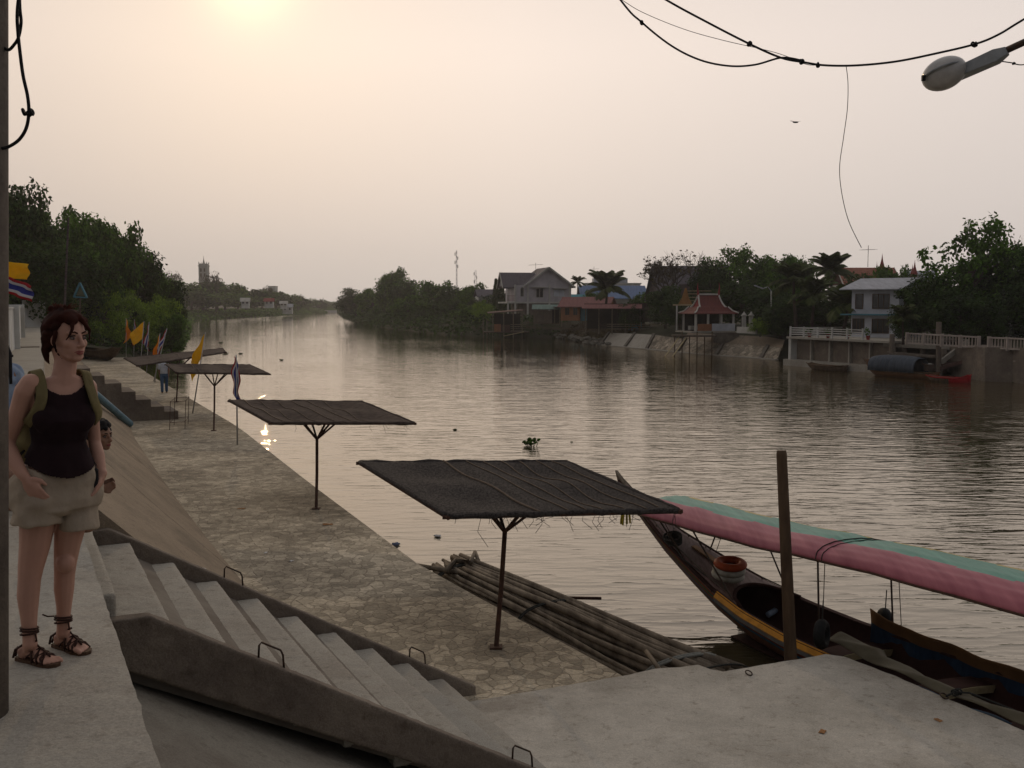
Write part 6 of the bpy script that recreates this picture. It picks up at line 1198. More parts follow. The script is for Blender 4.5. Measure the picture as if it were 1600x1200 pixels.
hut(383, 477, 335, 2.4, 1.6, mx['white'], mx['offwhite'], 'small white hut on the grassy far left bank'); hut(420, 477, 375, 3.0, 1.7, mx['white'], mx['gable_red'], 'small house with a red roof on the far left bank'); hut(443, 479, 420, 2.6, 1.5, mx['white'], mx['offwhite'], 'low white hut right of the red roofed house')
hut(449, 487, 440, 4, 2.2, mx['white'], mx['roof_pale'], 'pale shed close to the water on the far left bank')
q = at(427, 470, 560); h = H('white_block', 'white apartment block rising above the hazy far trees', 'building', q, 0, None); zt = at(427, 448, 560).z-q.z; h.part('wall', mx['white'], [(-2.6, 1.2, 0, 6, 0, zt)]); h.part('parapet', mx['offwhite'], [(-2.7, 1.3, -.1, 6, zt, zt+.4)])
for z in (zt-2.2, zt-4.6): h.win(-1.8, -.2, z, z+1.2, 0)
t = thing('passenger_boat', 'white boat far upstream trailing a pale wake near the vanishing point', 'boat', onz(518, 488, ZWAT)); q = onz(518, 488.5, ZWAT); m = MB(); m.hexa([q+Vector((x, y, z)) for z in (-.2, .8) for x, y in ((-6, -1), (6, -1), (6, 1), (-6, 1))]); m.build('hull', mx['white'], t); m = MB(); m.hexa([q+Vector((x, y, z)) for z in (.81, 1.5) for x, y in ((-4, -.9), (3, -.9), (3, .9), (-4, .9))]); m.build('cabin', mx['offwhite'], t)
# masts
def mast(x, yt, Y, w_, lb, zb=2, wide=0):
    q = at(x, 480, Y); q.z = zb; tz = at(x, yt, Y).z; t = thing('radio_mast', lb, 'mast', q, 'radio masts behind the river bend'); m = MB()
    for i in range(3):
        a = 2*PI*i/3; o_ = Vector((math.cos(a), math.sin(a), 0))*w_; m.tube([q+o_*(1+wide), Vector((q.x, q.y, tz))+o_*.5], .06, 4)
    k = int((tz-zb)/1.6)
    for i in range(k):
        z0 = zb+1.6*i; f = 1+wide*(1-i/k)-.4*i/k
        for j in range(3):
            a, a2 = 2*PI*j/3, 2*PI*(j+1)/3; m.tube([Vector((q.x+math.cos(a)*w_*f, q.y+math.sin(a)*w_*f, z0)), Vector((q.x+math.cos(a2)*w_*f, q.y+math.sin(a2)*w_*f, z0+1.6))], .035, 4)
    m.build('lattice', mx['roof_pale'], t); m = MB()
    for i in range(4): m.tube([Vector((q.x+(.5 if i % 2 else -.5), q.y, tz-2-i*1.5)), Vector((q.x+(.5 if i % 2 else -.5), q.y, tz-.8-i*1.5))], .16, 6)
    m.build('aerials', mx['offwhite'], t)
mast(713.5, 391, 380, .35, 'tall thin radio mast rising above the bend trees'); mast(743, 422, 400, .5, 'shorter lattice mast with aerials right of the tall one', wide=1.2)
# left side extras
q = at(54, 505, 96); q.z = 3.0; h = H('red_roof_hut', 'low hut with reddish tin roof behind the white boundary wall', 'hut', q, .15)
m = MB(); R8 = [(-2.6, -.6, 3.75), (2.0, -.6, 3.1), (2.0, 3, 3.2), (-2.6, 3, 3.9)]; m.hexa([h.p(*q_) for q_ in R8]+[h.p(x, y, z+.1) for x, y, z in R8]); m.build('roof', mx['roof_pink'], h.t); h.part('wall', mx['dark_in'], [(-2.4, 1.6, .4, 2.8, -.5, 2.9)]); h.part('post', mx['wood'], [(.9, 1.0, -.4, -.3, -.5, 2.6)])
a = at(99, 505, 74); a.z = 2.9; m = MB(); m.tube([a, at(107, 340, 74)], [.09, .07], 8); tag(m.build('wooden_pole', mx['timber_wall'], org=a), 'thin slightly leaning pole in front of the left trees', 'pole')
q = at(124, 500, 66); q.z = 2.6; t = thing('triangular_sign', 'pale blue triangular sign frame standing above the left bushes', 'sign', q); c_ = [at(125, 442, 66), at(136, 465, 66), at(115.5, 464, 66)]; m = MB(); [m.bar(c_[i], c_[(i+1) % 3], .16, .08) for i in range(3)]; m.build('frame', mx['teal'], t); m = MB(); m.prism([c_[0].lerp((c_[0]+c_[1]+c_[2])/3, .35), c_[1].lerp((c_[0]+c_[1]+c_[2])/3, .35), c_[2].lerp((c_[0]+c_[1]+c_[2])/3, .35)], (0, .03, 0)); m.build('board', M_('dullboard', (.10, .11, .07), .8), t); m = MB(); m.tube([q-Vector((0, 0, .5)), at(125, 465, 66.1)], .05, 6); m.build('post', mx['steel'], t)
# haze
mh = bpy.data.materials.new('haze'); mh.use_nodes = True; n = mh.node_tree.nodes; n.clear(); pv = n.new('ShaderNodeVolumePrincipled'); om = n.new('ShaderNodeOutputMaterial'); mh.node_tree.links.new(pv.outputs[0], om.inputs['Volume'])
pv.inputs['Color'].default_value = (.93, .93, .95, 1); pv.inputs['Density'].default_value = HAZE; pv.inputs['Anisotropy'].default_value = .65
m = MB(); m.box((0, 400, 21), (1700, 1000, 50)); hz = m.build('haze', mh); tag(hz, kind='stuff')
# ---------------- people ----------------
SK = M_('skin', (.48, .265, .19), .55, var=.12, scale=4, spec=.35); SK2 = M_('skin_tan', (.24, .125, .075), .55, var=.12, scale=4, spec=.35)
HAIR = M_('hair_auburn', (.050, .014, .009), .8, col2=(.018, .007, .005), scale=18, spec=.08); HAIRB = M_('hair_black', (.012, .010, .010), .7, scale=18, spec=.15)
TOPM = M_('tank_top', (.020, .010, .012), .9, scale=9, bump=.004, bscale=9); KHAKI = M_('khaki', (.42, .345, .26), .9, col2=(.31, .25, .185), scale=5, bump=.012, bscale=11)
OLIVE = M_('olive_canvas', (.20, .165, .075), .9, col2=(.13, .105, .05), scale=6, bump=.006, bscale=25); LEATH = M_('leather', (.045, .02, .014), .6, scale=20); SOLE = M_('sole', (.09, .05, .03), .7, scale=20)
DENIM = M_('denim', (.06, .11, .19), .9, scale=12, bump=.01, bscale=9); PALE = M_('pale_shirt', (.30, .36, .43), .9, col2=(.17, .22, .32), scale=12, bump=.01, bscale=9); EYEW = M_('eye_white', (.20, .15, .13), .6, scale=20); LIP = M_('lip', (.30, .085, .075), .45, scale=20)
def chain(m, pts, rs):
    pts = [Vector(p_) for p_ in pts]; m.tube(pts, list(rs), 12)
    for p_, r in zip(pts, rs): m.sph(p_, r*.995, 12, 8)
def loft(m, rings, f, s, n=24, pw=2.3):   # rings of (center, a along s, b along f, forward shift)
    vs = []
    for c, a, b, fw in rings:
        c = Vector(c)+f*fw
        for j in range(n):
            t_ = 2*PI*j/n; x = math.copysign(abs(math.cos(t_))**(2/pw), math.cos(t_)); y = math.copysign(abs(math.sin(t_))**(2/pw), math.sin(t_)); vs.append(c+s*a*x+f*b*y)
    k = len(rings); fs = [(i*n+j, i*n+(j+1) % n, (i+1)*n+(j+1) % n, (i+1)*n+j) for i in range(k-1) for j in range(n)]+[tuple(range(n-1, -1, -1)), tuple((k-1)*n+j for j in range(n))]
    m.add(vs, fs)
def hand(m, wrist, palm_end, side, normal, curl=.5, size=1.0, thumb=1):
    w_ = Vector(wrist); d = (Vector(palm_end)-w_).normalized(); side = (side-d*side.dot(d)).normalized(); nrm = normal-d*normal.dot(d); nrm = (nrm-side*nrm.dot(side)).normalized(); L_ = .085*size
    m.ell(w_+d*L_*.55, (d*L_*.62, side*.038*size, nrm*.016*size), 14, 10); chain(m, [w_-d*.02, w_+d*.03], [.024*size, .022*size])
    for i, (o_, l) in enumerate(zip((-.030, -.010, .010, .029), (.068, .076, .072, .056))):
        b = w_+d*L_*(1.0-.04*abs(i-1.3))+side*o_*size; l = l*size; a = 0; P = [b-d*.012, b]; dd = d.copy()
        for sgm, cu in ((.45, .35), (.32, .6), (.23, .5)):
            a += cu*curl; dd = d*math.cos(a)+nrm*math.sin(a); P.append(P[-1]+dd*l*sgm)
        chain(m, P, [.0095*size, .0095*size, .009*size, .0082*size, .0068*size])
    b = w_+d*L_*.25-side*.028*size*thumb; t1 = b-side*.022*size*thumb+d*.026*size+nrm*.008; t2 = t1+d*.028*size-side*.004*thumb+nrm*.006
    chain(m, [b, t1, t2], [.013*size, .0105*size, .0085*size])
def head(m, c, f, sc=1.0):
    s = Vector((-f.y, f.x, 0)); z = Vector((0, 0, 1)); P = lambda a, b, d: c+f*a*sc+s*b*sc+z*d*sc
    m.ell(P(-.012, 0, .022), (f*.098*sc, s*.076*sc, z*.098*sc), 24, 16); m.ell(P(.022, 0, -.04), (f*.066*sc, s*.058*sc, z*.066*sc), 20, 14)
    m.ell(P(.060, 0, -.088), (f*.026*sc, s*.030*sc, z*.022*sc), 14, 10); m.ell(P(.055, 0, -.05), (f*.036*sc, s*.042*sc, z*.046*sc), 14, 10)
    for b in (-1, 1):
        m.ell(P(.052, .038*b, -.022), (f*.026*sc, s*.024*sc, z*.024*sc), 12, 8); m.ell(P(.075, .030*b, .028), (f*.014*sc, s*.028*sc, z*.010*sc), 12, 8)
        m.ell(P(-.005, .077*b, -.005), (f*.017*sc, s*.007*sc, z*.031*sc), 12, 8); m.ell(P(.094, .011*b, -.034), (f*.010*sc, s*.009*sc, z*.008*sc), 10, 8)
        chain(m, [P(.0, .058*b, -.045), P(.045, .034*b, -.085)], [.016*sc, .014*sc])
    chain(m, [P(.083, 0, .018), P(.100, 0, -.010), P(.109, 0, -.030)], [.009*sc, .0095*sc, .0125*sc]); chain(m, [P(.082, -.014, -.061), P(.089, 0, -.060), P(.082, .014, -.061)], [.008*sc, .010*sc, .008*sc])
    return P
def face(P, par, sc=1.0, hairm=HAIR):
    f_ = (P(1, 0, 0)-P(0, 0, 0)).normalized()
    for b in (-1, 1):
        e = MB(); e.ell(P(.0745, .030*b, .003), (f_*.0115*sc, Vector((-f_.y, f_.x, 0))*.0125*sc, Vector((0, 0, .0075*sc))), 14, 10); eo = e.build('eye', EYEW, par, smooth=True); e = MB(); e.sph(P(.0800, .0305*b, .0028), .0062*sc, 10, 8); e.build('iris', mx['black'], eo, smooth=True)
        e = MB(); e.tube([P(.078, .014*b, .0125), P(.0875, .026*b, .016), P(.080, .040*b, .0135), P(.066, .048*b, .006)], [.0014*sc, .0026*sc, .0026*sc, .0012*sc], 5); e.build('eyelash', mx['black'], eo, smooth=True)
        e = MB(); e.tube([P(.088, .012*b, .026), P(.091, .028*b, .033), P(.078, .046*b, .029)], [.003*sc, .0038*sc, .0018*sc], 6); e.build('eyebrow', hairm, par, smooth=True)
    e = MB(); e.tube([P(.078, -.026, -.063), P(.092, -.010, -.0585), P(.0945, 0, -.060), P(.092, .010, -.0585), P(.078, .026, -.063)], [.0015*sc, .0048*sc, .0042*sc, .0048*sc, .0015*sc], 7)
    e.tube([P(.078, -.022, -.065), P(.090, -.008, -.069), P(.090, .008, -.069), P(.078, .022, -.065)], [.0015*sc, .0058*sc, .0058*sc, .0015*sc], 7); e.build('lips', LIP, par, smooth=True)
# --- standing woman ---
Y0 = 4.74; FW = Vector((.62, -.785, 0)).normalized(); SW = Vector((-FW.y, FW.x, 0)); FH = Vector((.86, -.51, 0)).normalized(); k_ = Y0/F
def J(x, y, dY=0): return at(x, y, Y0+dY)
wo_ = J(85, 1030); wo_.z = ZW
wt = thing('person', 'woman in black tank top and khaki shorts standing in strappy brown sandals at the left', 'person', wo_)
body = MB()
def hwring(x, y, hw, b, fw=0, dY=0, grow=0):
    a = math.sqrt(max((hw*k_)**2-(b*.62)**2, 1e-4))/.785; return (J(x, y, dY), a+grow, b+grow, fw)
TR = [(100, 588, 22, 0.06, -0.01), (97, 598, 37, 0.068, -0.01), (95, 608, 44, 0.082, -0.005), (95, 622, 43, 0.093, 0.0), (94, 638, 41, 0.102, 0.01), (94, 655, 41, 0.114, 0.022), (93, 670, 38.5, 0.104, 0.014), (92, 690, 34.5, 0.090, 0.0), (91, 708, 37.5, 0.097, 0), (90, 728, 45.5, 0.112, -0.002), (89, 750, 56, 0.122, -0.006), (88, 772, 58, 0.122, -0.01), (88, 792, 50, 0.105, -0.01)]
loft(body, [hwring(*r) for r in TR], FW, SW)
for b in (-1, 1): body.ell(J(92, 652)+FW*.085+SW*.068*b, (FW*.046, SW*.058, Vector((0, 0, .058))), 16, 12)
YR, YL = onz(62, 1037, ZW).y-Y0, onz(116, 1016, ZW).y-Y0
legR = [((60, 775), 31), ((59, 815), 29), ((54, 855), 24.5), ((48, 888), 20.5), ((46, 905), 18.5), ((44, 932), 18), ((45, 962), 14), ((46, 988), 11.5), ((47, 1006), 12)]
legL = [((113, 775), 29), ((110, 820), 26.5), ((105, 852), 22), ((102, 880), 19), ((101, 897), 17.5), ((100, 920), 17), ((100, 947), 13), ((99, 970), 11), ((99, 988), 11.5)]
def lerpY(i, n, y): return y*(i/(n-1))**1
PR = [J(x, y, -.03+(YR+.03)*i/8) for i, ((x, y), r) in enumerate(legR)]; PL = [J(x, y, .05+(YL-.05)*i/8) for i, ((x, y), r) in enumerate(legL)]
chain(body, PR, [r*k_*.93 for _, r in legR]); chain(body, PL, [r*k_*.93 for _, r in legL])
for kn, (x, y, d) in (('r', (47, 886, YR*.4)), ('l', (101, 878, YL*.4))): body.ell(J(x, y, d)+FW*.012, (FW*.045, SW*.042, Vector((0, 0, .05))), 12, 8)
def foot(m, ank, heel, toe, side_out):
    h_ = Vector(heel); t_ = Vector(toe); d = (t_-h_); L_ = d.length; d.normalize(); s_ = Vector((-d.y, d.x, 0)); z = Vector((0, 0, 1))
    m.ell(h_+d*.035+z*.040, (d*.036, s_*.031, z*.036), 14, 10); chain(m, [Vector(ank), h_+d*.07+z*.055, h_+d*L_*.55+z*.04, h_+d*L_*.74+z*.028], [.034, .033, .029, .020]); m.ell(h_+d*L_*.66+z*.026, (d*.055, s_*.043, z*.020), 14, 10)
    for i, (o_, l, r) in enumerate(((-.030, 1.0, .0125), (-.012, .985, .009), (.003, .955, .0085), (.017, .92, .008), (.030, .87, .008))):
        o_ *= side_out; b = h_+d*L_*.78+s_*o_*1.05+z*.022; chain(m, [b, h_+d*(L_*l-.022)+s_*o_*1.1+z*.024, h_+d*(L_*l-.006)+s_*o_*1.1+z*.018], [r, r, r*.9])
    return h_, d, s_, L_
hR, tR = onz(31, 1030, ZW), onz(100, 1044, ZW); hL, tL = onz(88, 1009, ZW), onz(144, 1025, ZW)
def lv(h_, t_, L_): d = (t_-h_).normalized(); return h_, h_+d*L_
hR, tR = lv(hR, tR, .235); hL, tL = lv(hL, tL, .235)
fR = foot(body, PR[-1], hR, tR, -1); fL = foot(body, PL[-1], hL, tL, 1)
armR = [((48, 600, -.10), 17), ((40, 612, -.11), 17.5), ((29, 645, -.10), 15), ((15, 682, -.08), 12.5), ((12, 694, -.09), 12), ((19, 715, -.12), 13.5), ((31, 735, -.15), 10.5), ((39, 746, -.165), 8.5)]
armL = [((132, 596, .10), 13), ((138, 605, .12), 14.5), ((143, 640, .14), 12), ((147, 680, .15), 10.5), ((148, 692, .15), 10.5), ((153, 712, .12), 11.5), ((157, 732, .09), 9), ((158, 744, .07), 7.5)]
for A in (armR, armL): chain(body, [J(*q) for q, r in A], [r*k_*.95 for q, r in A])
hand(body, J(40, 748, -.165), J(56, 770, -.165), Vector((.8, 0, .6)), Vector((.35, .9, -.25)), .55, .95, -1)
hand(body, J(158, 745, .07), J(150, 766, .04), Vector((.3, -.95, 0)), Vector((-.8, .1, -.3)), .75, .92, 1)
hc = J(106, 529, .01); chain(body, [J(98, 604), J(100, 585), J(103, 563, .01)+FH*.0, J(104, 545, .01)-FH*.02], [.066, .052, .050, .054]); P = head(body, hc, FH, .97)
bo = remesh(body, 'body', SK, wt, .0052, 5)
face(P, wt, .97)
toen = MB()
# top
zn = J(95, 609).z; zsh = J(95, 640).z; tc0 = J(95, 640)
def keep_top(q):
    r = q-tc0; s_ = r.dot(SW); ff = r.dot(FW); hemz = J(95, 742).z + .055*(s_/.15)**2 + (.03 if ff < 0 else 0)
    if q.z < hemz: return False
    neck = zn-(.015 if ff > 0 else -.03)+5.5*s_*s_
    if q.z > neck and abs(s_) < .115: return abs(s_) > .086
    if q.z > zsh+.005+.9*(abs(s_) < .128): return False
    return not (abs(s_) > .128 and q.z > zsh)
tb = MB(); loft(tb, [hwring(*r, grow=.009 if r[1] < 700 else .021) for r in TR[:-1]], FW, SW); loft(tb, [hwring(91, 700, 36, .097, .004, grow=.010), hwring(90, 728, 45, .120, .004, grow=.016), hwring(89, 750, 53, .132, 0, grow=.016)], FW, SW)
for b in (-1, 1): tb.ell(J(92, 652)+FW*.088+SW*.066*b, (FW*.048, SW*.068, Vector((0, 0, .070))), 16, 12)
remesh(tb, 'tank_top', TOPM, wt, .0045, 8, keep_top, .004, disp=.006)
# shorts
sb = MB(); loft(sb, [hwring(*r, grow=.014) for r in TR[8:12]]+[hwring(89, 792, 58, .13, -.005, grow=.008), hwring(89, 800, 40, .10, -.005)], FW, SW)
loft(sb, [(J(60, 760, -.05), .092, .125, 0), (J(57, 785, -.06), .092, .125, 0), (J(56, 806, -.05), .101, .125, 0), (J(56, 817, -.05), .105, .128, 0)], FW, SW); loft(sb, [(J(118, 760, .06), .088, .12, 0), (J(121, 790, .07), .088, .118, 0), (J(121, 812, .06), .090, .118, 0), (J(121, 824, .06), .092, .118, 0)], FW, SW)
def keep_sh(q):
    r = q-J(90, 742); return q.z < J(90, 738).z+.055*(r.dot(SW)/.15)**2
so_ = remesh(sb, 'shorts', KHAKI, wt, .0065, 4, keep_sh, disp=.015)
# straps and backpack
def strip_band(pts, nrm, w_, th, name, mat, par):
    g = MB(); pts = [Vector(q) for q in pts]; out = []
    for i in range(len(pts)-1):
        a, b, c, d = pts[max(i-1, 0)], pts[i], pts[i+1], pts[min(i+2, len(pts)-1)]
        for q in range(6): t_ = q/6; out.append(.5*((2*b)+(c-a)*t_+(2*a-5*b+4*c-d)*t_*t_+(3*b-a-3*c+d)*t_**3))
    out.append(pts[-1]); n = len(out)-1
    def fn(a, b):
        i = min(n, int(round(b*n))); tn = (out[min(i+1, n)]-out[max(i-1, 0)]).normalized(); sd_ = tn.cross(nrm(out[i])).normalized(); return out[i]+sd_*w_*(a-.5)
    g.grid(fn, 3, n); o = g.build(name, mat, par, smooth=True); s_ = o.modifiers.new('s', 'SOLIDIFY'); s_.thickness = th; s_.offset = 0; return o
bp = thing('backpack', 'olive canvas backpack worn on the back of the woman in the tank top', 'backpack', J(60, 680))
cen = J(93, 640); nf = lambda q: ((q-cen)-SW*(q-cen).dot(SW)*.6).normalized()
for b, sh in ((-1, J(56, 586, -.05)), (1, J(131, 586, .08))):
    s0 = SW*b; strip_band([sh-FW*.10-Vector((0, 0, .06)), sh-FW*.04+Vector((0, 0, .012)), sh+FW*.03+Vector((0, 0, .012)), sh+FW*.085-Vector((0, 0, .045)), sh+FW*.115-Vector((0, 0, .11))+s0*.01, sh+FW*.09-Vector((0, 0, .175))+s0*.035, sh+FW*.02-Vector((0, 0, .22))+s0*.05], nf, .048, .007, 'strap', OLIVE, bp)
b_ = MB(); c0 = J(93, 665)-FW*.215; b_.ell(c0, (SW*.165, FW*.10, Vector((0, 0, .215))), 22, 16); b_.ell(c0-Vector((0, 0, .08))-FW*.06, (SW*.13, FW*.07, Vector((0, 0, .11))), 20, 14); b_.ell(c0-Vector((0, 0, .11)), (SW*.17, FW*.09, Vector((0, 0, .12))), 20, 14); remesh(b_, 'bag', OLIVE, bp, .01, 2, disp=.03)
m = MB(); m.tube([J(38, 704, -.1), J(30, 712, -.1), J(24, 722, -.08)], .006, 6); m.build('loose_strap', mx['black'], bp)
# phone case at the hip
q = J(146, 748, .03); t_ = thing('camera_pouch', 'small black pouch on a cord held at the hip of the woman', 'pouch', q); m = MB(); m.box(q, (.045, .03, .095), .3); bevel(m.build('pouch_body', mx['black'], t_), .008); m = MB(); m.tube([J(143, 716, .06), J(150, 726, .05), J(149, 745, .03)], .003, 5); m.build('cord', mx['black'], t_)
# hair
hb = MB(); rg_ = random.Random(2); S_ = Vector((-FH.y, FH.x, 0)); Zu = Vector((0, 0, 1))
def scalp(d, r=1.0): return P(-.012, 0, .022)+(FH*.098*d[0]+S_*.076*d[1]+Zu*.098*d[2])*r*.975
n_ = 0
while n_ < 150:
    d = Vector((rg_.gauss(0, 1), rg_.gauss(0, 1), rg_.gauss(0, 1))).normalized()
    if d.z < -.55 or (d.x > .30 and d.z < .50+.10*abs(d.y)) or (d.x > -.12 and d.z < .12 and abs(d.y) > .5) or (d.x > .05 and d.z < .25): continue
    r_ = rg_.uniform(.014, .024); hb.ell(scalp(d, 1.03), ((r_*1.5, 0, 0), (0, r_*1.4, 0), (0, 0, r_)), 8, 6); n_ += 1
for _ in range(26): hb.sph(P(-.035+rg_.uniform(-.035, .03), rg_.uniform(-.035, .035), .128+rg_.uniform(-.014, .016)), rg_.uniform(.010, .018), 8, 6)
for _ in range(8): hb.sph(P(-.080+rg_.uniform(-.02, .02), rg_.uniform(-.045, .03), -.03+rg_.uniform(-.08, .05)), rg_.uniform(.016, .026), 8, 6)
chain(hb, [P(.078, -.03, .082), P(.094, -.044, .045), P(.083, -.055, .012), P(.07, -.064, -.005)], [.013, .008, .005, .002]); chain(hb, [P(.07, .03, .085), P(.088, .055, .04), P(.06, .072, -.01)], [.014, .010, .004])
chain(hb, [P(.02, -.078, .03), P(.01, -.084, -.02), P(.022, -.078, -.06), P(.045, -.066, -.095)], [.010, .006, .004, .002]); chain(hb, [P(-.06, -.07, .0), P(-.075, -.07, -.05), P(-.075, -.06, -.10), P(-.07, -.05, -.125)], [.020, .018, .012, .004])
ho = remesh(hb, 'hair', HAIR, wt, .0055, 2, disp=.006); st_ = MB()
for _ in range(240):
    a = rg_.uniform(-PI, PI); f0 = Vector((math.cos(a)*.8, math.sin(a), .0)); z0 = .62 if f0.x > .25 else (.25 if f0.x > -.1 else -.4); d0 = Vector((f0.x, f0.y, z0+rg_.uniform(0, .3))).normalized(); d1 = Vector((-.3+rg_.uniform(-.15, .15), rg_.uniform(-.2, .2), 1)).normalized(); pts = []
    for i in range(6): t0 = i/5; d = d0.lerp(d1, t0).normalized(); pts.append(scalp(d, 1.12+.05*math.sin(t0*PI)+.04*rg_.random()))
    if rg_.random() < .55: pts.append(pts[-1]+Vector((rg_.uniform(-.05, .05), rg_.uniform(-.04, .04), rg_.uniform(-.01, .035))))
    st_.tube(pts, .0022, 4)
st_.build('strands', M_('hair_red', (.075, .02, .010), .8, scale=20, spec=.15), ho, smooth=True)
# sandals
for (h_, d, s_, L_), ak, nm in ((fR, PR[-2], 'r'), (fL, PL[-2], 'l')):
    sd_ = bpy.data.objects.new('sandal', None); C.objects.link(sd_); sd_.parent = wt; sd_.location = h_-wt.location
    m = MB(); ol = [(-.012, 0), (.0, .03), (.06, .031), (.12, .034), (.17, .045), (.215, .042), (.243, .018), (.246, -.01), (.225, -.036), (.17, -.044), (.10, -.032), (.04, -.032), (.0, -.028)]
    m.prism([h_+d*a+s_*b+Vector((0, 0, .0)) for a, b in ol], (0, 0, .016)); m.build('sole', SOLE, sd_)
    m = MB(); z = Vector((0, 0, 1))
    def F_(a, b, zz): return h_+d*a+s_*b+z*zz
    for a, hgt in ((.175, .052), (.145, .062), (.115, .075)):
        m.tube([F_(a+.02, .047, .014), F_(a, .034, hgt*.75), F_(a-.012, 0, hgt+.004), F_(a, -.034, hgt*.75), F_(a+.02, -.047, .014)], [.005, .0065, .005, .0065, .005], 6)
    for a, hgt, sg in ((.165, .055, 1), (.165, .055, -1), (.13, .07, 1), (.13, .07, -1)): m.tube([F_(a+.03, .045*sg, .016), F_(a+.005, 0, hgt+.006), F_(a-.035, -.040*sg, hgt*.55), F_(a-.05, -.038*sg, .02)], .0042, 5)
    m.tube([F_(.20, 0, .042), F_(.17, 0, .058), F_(.13, 0, .078), F_(.10, 0, .098)], .0045, 5)
    m.tube([F_(-.004, -.02, .02), F_(-.012, 0, .055), F_(-.004, .02, .02)], .006, 6); m.tube([F_(.0, .036, .02), F_(.02, .040, .06), F_(.07, .036, .09)], .006, 5); m.tube([F_(.0, -.036, .02), F_(.02, -.040, .06), F_(.07, -.036, .09)], .006, 5)
    m.build('laces', LEATH, sd_, smooth=True); m = MB(); ac = Vector(ak)
    for dz in (-.004, .010, .022): m.torus(ac+z*dz, .0385, .0042, Vector((.12*math.sin(dz*300), .1, 1)), 24, 6)
    m.tube([ac+d*.036, ac+d*.045-z*.035, F_(.07, 0, .10)], .004, 5)
    if nm == 'l': m.tube([ac-d*.03+z*.02, ac+Vector((-.06, -.03, .03)), ac+Vector((-.085, -.03, .04))], .004, 5)
    m.build('ankle_wrap', LEATH, sd_, smooth=True)
# --- squatting boy behind her ---
def G(u, v, z): return Q(u, v, z)
b0 = onz(112, 825, ZW); yb = b0.y
t = thing('person', 'squatting boy with black hair leaning forward behind the standing woman', 'person', b0); m = MB(); fb = Vector((.92, -.38, 0)).normalized(); sbv = Vector((-fb.y, fb.x, 0)); Jb = lambda x, y, dY=0: at(x, y, yb+dY)
hcb = Jb(157, 682, .1); 
chain(m, [Jb(118, 790), Jb(120, 765), Jb(128, 730, .05), Jb(138, 705, .08)], [.13, .135, .14, .10]); chain(m, [Jb(138, 703, .08), hcb+Vector((-.03, 0, -.05))], [.055, .05])
for dY in (-.10, .12): chain(m, [Jb(112, 795, dY), Jb(138, 762, dY), Jb(124, 800, dY), Jb(121, 822, dY)], [.085, .06, .05, .035]); m.ell(Jb(128, 826, dY), (fb*.11, sbv*.04, Vector((0, 0, .03))), 12, 8)
chain(m, [Jb(132, 712, -.1), Jb(140, 742, -.12), Jb(158, 764, -.08)], [.05, .038, .028]); hand(m, Jb(160, 765, -.08), Jb(168, 762, -.08), Vector((0, .3, 1)), Vector((.3, -.9, 0)), .9, .85); chain(m, [Jb(134, 712, .2), Jb(142, 744, .2), Jb(158, 758, .12)], [.05, .038, .028]); hand(m, Jb(159, 758, .12), Jb(165, 756, .12), Vector((0, .3, 1)), Vector((.3, -.9, 0)), .9, .85)
Pb = head(m, hcb, fb, .92); remesh(m, 'body', SK2, t, .008, 4); face(Pb, t, .92, HAIRB)
m = MB(); rgb = random.Random(5); n_ = 0
while n_ < 90:
    d = Vector((rgb.gauss(0, 1), rgb.gauss(0, 1), rgb.gauss(0, 1))).normalized()
    if d.z < -.4 or (d.x > .35 and d.z < .45) or (d.x > 0 and d.z < .1): continue
    m.sph(Pb(-.012, 0, .022)+(fb*.098*d.x+sbv*.078*d.y+Vector((0, 0, .098*d.z)))*.96, rgb.uniform(.018, .028), 8, 6); n_ += 1
remesh(m, 'hair', HAIRB, t, .008, 1, disp=.006)
m = MB(); chain(m, [Jb(119, 775), Jb(121, 762), Jb(128, 730, .05), Jb(137, 708, .08)], [.145, .15, .15, .112]); remesh(m, 'shirt', DENIM, t, .01, 2, disp=.02); m = MB()
for dY in (-.10, .12): chain(m, [Jb(112, 797, dY), Jb(134, 764, dY)], [.10, .075])
remesh(m, 'shorts', mx['black'], t, .01, 2)
# --- seated person behind the pole ---
yb2 = onz(14, 792, ZW).y; Jc = lambda x, y, dY=0: at(x, y, yb2+dY); t = thing('person', 'person in a pale denim shirt sitting low, almost hidden behind the utility pole', 'person', onz(8, 800, ZW)); m = MB()
chain(m, [Jc(0, 730), Jc(4, 690), Jc(8, 630), Jc(8, 590)], [.14, .15, .16, .12]); chain(m, [Jc(8, 590), Jc(-8, 560)], [.055, .05]); chain(m, [Jc(22, 590, .1), Jc(24, 650, .1), Jc(8, 700, -.1)], [.06, .045, .035]); hand(m, Jc(6, 702, -.1), Jc(-4, 704, -.2), Vector((0, .3, 1)), Vector((.3, -.9, 0)), .9)
for dY in (-.22, .0): chain(m, [Jc(6, 735, dY*.4), Jc(16, 745, dY-.2), Jc(18, 778, dY-.15), Jc(14, 790, dY-.1)], [.09, .07, .05, .035]); m.ell(Jc(17, 792, dY-.12), (Vector((.10, -.04, 0)), Vector((.02, .04, 0)), Vector((0, 0, .03))), 10, 8)
Pc = head(m, Jc(-14, 535), Vector((-.7, -.7, 0)).normalized(), .95); remesh(m, 'body', SK2, t, .009, 3)
m = MB(); m.sph(Jc(-14, 528), .115, 12, 10); remesh(m, 'hair', HAIRB, t, .01, 1, disp=.01)
m = MB(); chain(m, [Jc(2, 722), Jc(4, 690), Jc(8, 630), Jc(9, 592)], [.16, .165, .17, .13]); chain(m, [Jc(20, 586, .1), Jc(25, 625, .1), Jc(24, 650, .1)], [.085, .065, .06]); remesh(m, 'shirt', PALE, t, .009, 2, disp=.03)
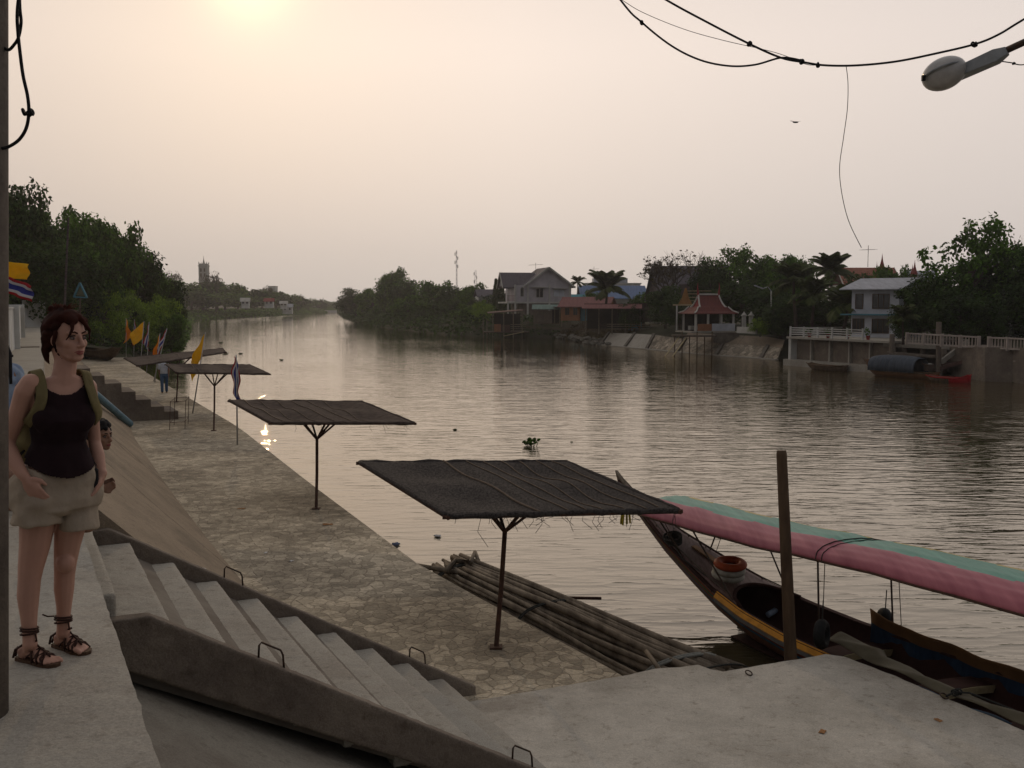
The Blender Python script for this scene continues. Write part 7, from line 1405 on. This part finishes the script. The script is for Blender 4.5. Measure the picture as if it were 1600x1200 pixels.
m = MB(); chain(m, [Jc(4, 735, 0), Jc(15, 747, -.28)], [.12, .09]); chain(m, [Jc(4, 735, .1), Jc(15, 747, -.1)], [.12, .09]); remesh(m, 'shorts', M_('navy', (.02, .02, .03), .9), t, .01, 2)
m = MB(); m.box(Vector((Jc(0, 760).x, yb2+.1, ZW+.2)), (.3, .3, .4)); tag(bevel(m.build('stool', mx['wood'], org=Jc(0, 790)), .01), 'low wooden stool under the seated person behind the pole', 'stool')
q = Jc(14, 590, -.15); m = MB(); m.tube([Jc(17, 600, -.2), Jc(16, 575, -.2), Jc(15, 552, -.2), Jc(11, 542, -.2), Jc(4, 540, -.2)], [.012, .016, .018, .018, .012], 8); m.bar(Jc(10, 556, -.2), Jc(20, 556, -.2), .02, .02); tag(m.build('umbrella_handle', mx['black'], org=q, smooth=True), 'curved black umbrella handle sticking up beside the pale denim shirt', 'umbrella')
# --- man walking on the quay ---
b0 = onz(257, 614, ZQ); t = thing('person', 'man in pale shirt and blue jeans walking away along the quay edge', 'person', b0); m = MB(); fm = Vector((-.3, .95, 0)).normalized(); sm_ = Vector((-fm.y, fm.x, 0)); Z = Vector((0, 0, 1)); B = lambda s_, f_, z_: b0+sm_*s_+fm*f_+Z*z_
loft(m, [(B(0, 0, .92), .16, .11, 0), (B(0, 0, 1.1), .15, .105, 0), (B(0, 0, 1.3), .19, .12, 0), (B(0, 0, 1.42), .17, .09, 0), (B(0, 0, 1.47), .06, .06, 0)], fm, sm_)
for s_, f0 in ((-.10, .10), (.10, -.10)): chain(m, [B(s_*.9, 0, .9), B(s_, f0*.5, .5), B(s_, f0, .09)], [.095, .062, .04]); m.ell(B(s_, f0+.06, .035), (fm*.12, sm_*.045, Z*.035), 10, 8); chain(m, [B(s_*2.0, 0, 1.38), B(s_*2.3, -f0*.6, 1.10), B(s_*2.1, -f0*1.4+.05, .86)], [.05, .04, .03]); hand(m, B(s_*2.1, -f0*1.4+.05, .86), B(s_*2.1, -f0*1.4+.06, .76), fm, sm_*-1, .5)
chain(m, [B(0, 0, 1.42), B(0, .01, 1.54)], [.055, .05]); head(m, B(0, .02, 1.60), fm, .98); remesh(m, 'body', SK2, t, .014, 2)
m = MB(); loft(m, [(B(0, 0, .95), .175, .125, 0), (B(0, 0, 1.1), .17, .12, 0), (B(0, 0, 1.3), .205, .135, 0), (B(0, 0, 1.42), .18, .105, 0), (B(0, 0, 1.475), .07, .07, 0)], fm, sm_); [chain(m, [B(s_*2.0, 0, 1.38), B(s_*2.25, -.01, 1.2)], [.065, .06]) for s_ in (-.1, .1)]; remesh(m, 'shirt', M_('white_shirt', (.50, .52, .56), .9), t, .014, 2)
m = MB(); loft(m, [(B(0, 0, .80), .16, .12, 0), (B(0, 0, .98), .165, .12, 0)], fm, sm_); [chain(m, [B(s_*.9, 0, .88), B(s_, f0*.5, .5), B(s_, f0, .11)], [.105, .078, .07]) for s_, f0 in ((-.10, .10), (.10, -.10))]; remesh(m, 'jeans', DENIM, t, .014, 2)
m = MB(); m.ell(B(0, .005, 1.645), (fm*.108, sm_*.088, Z*.10), 12, 10); m.build('hair', HAIRB, t, smooth=True)
bpy.data.scenes.remove(TS)
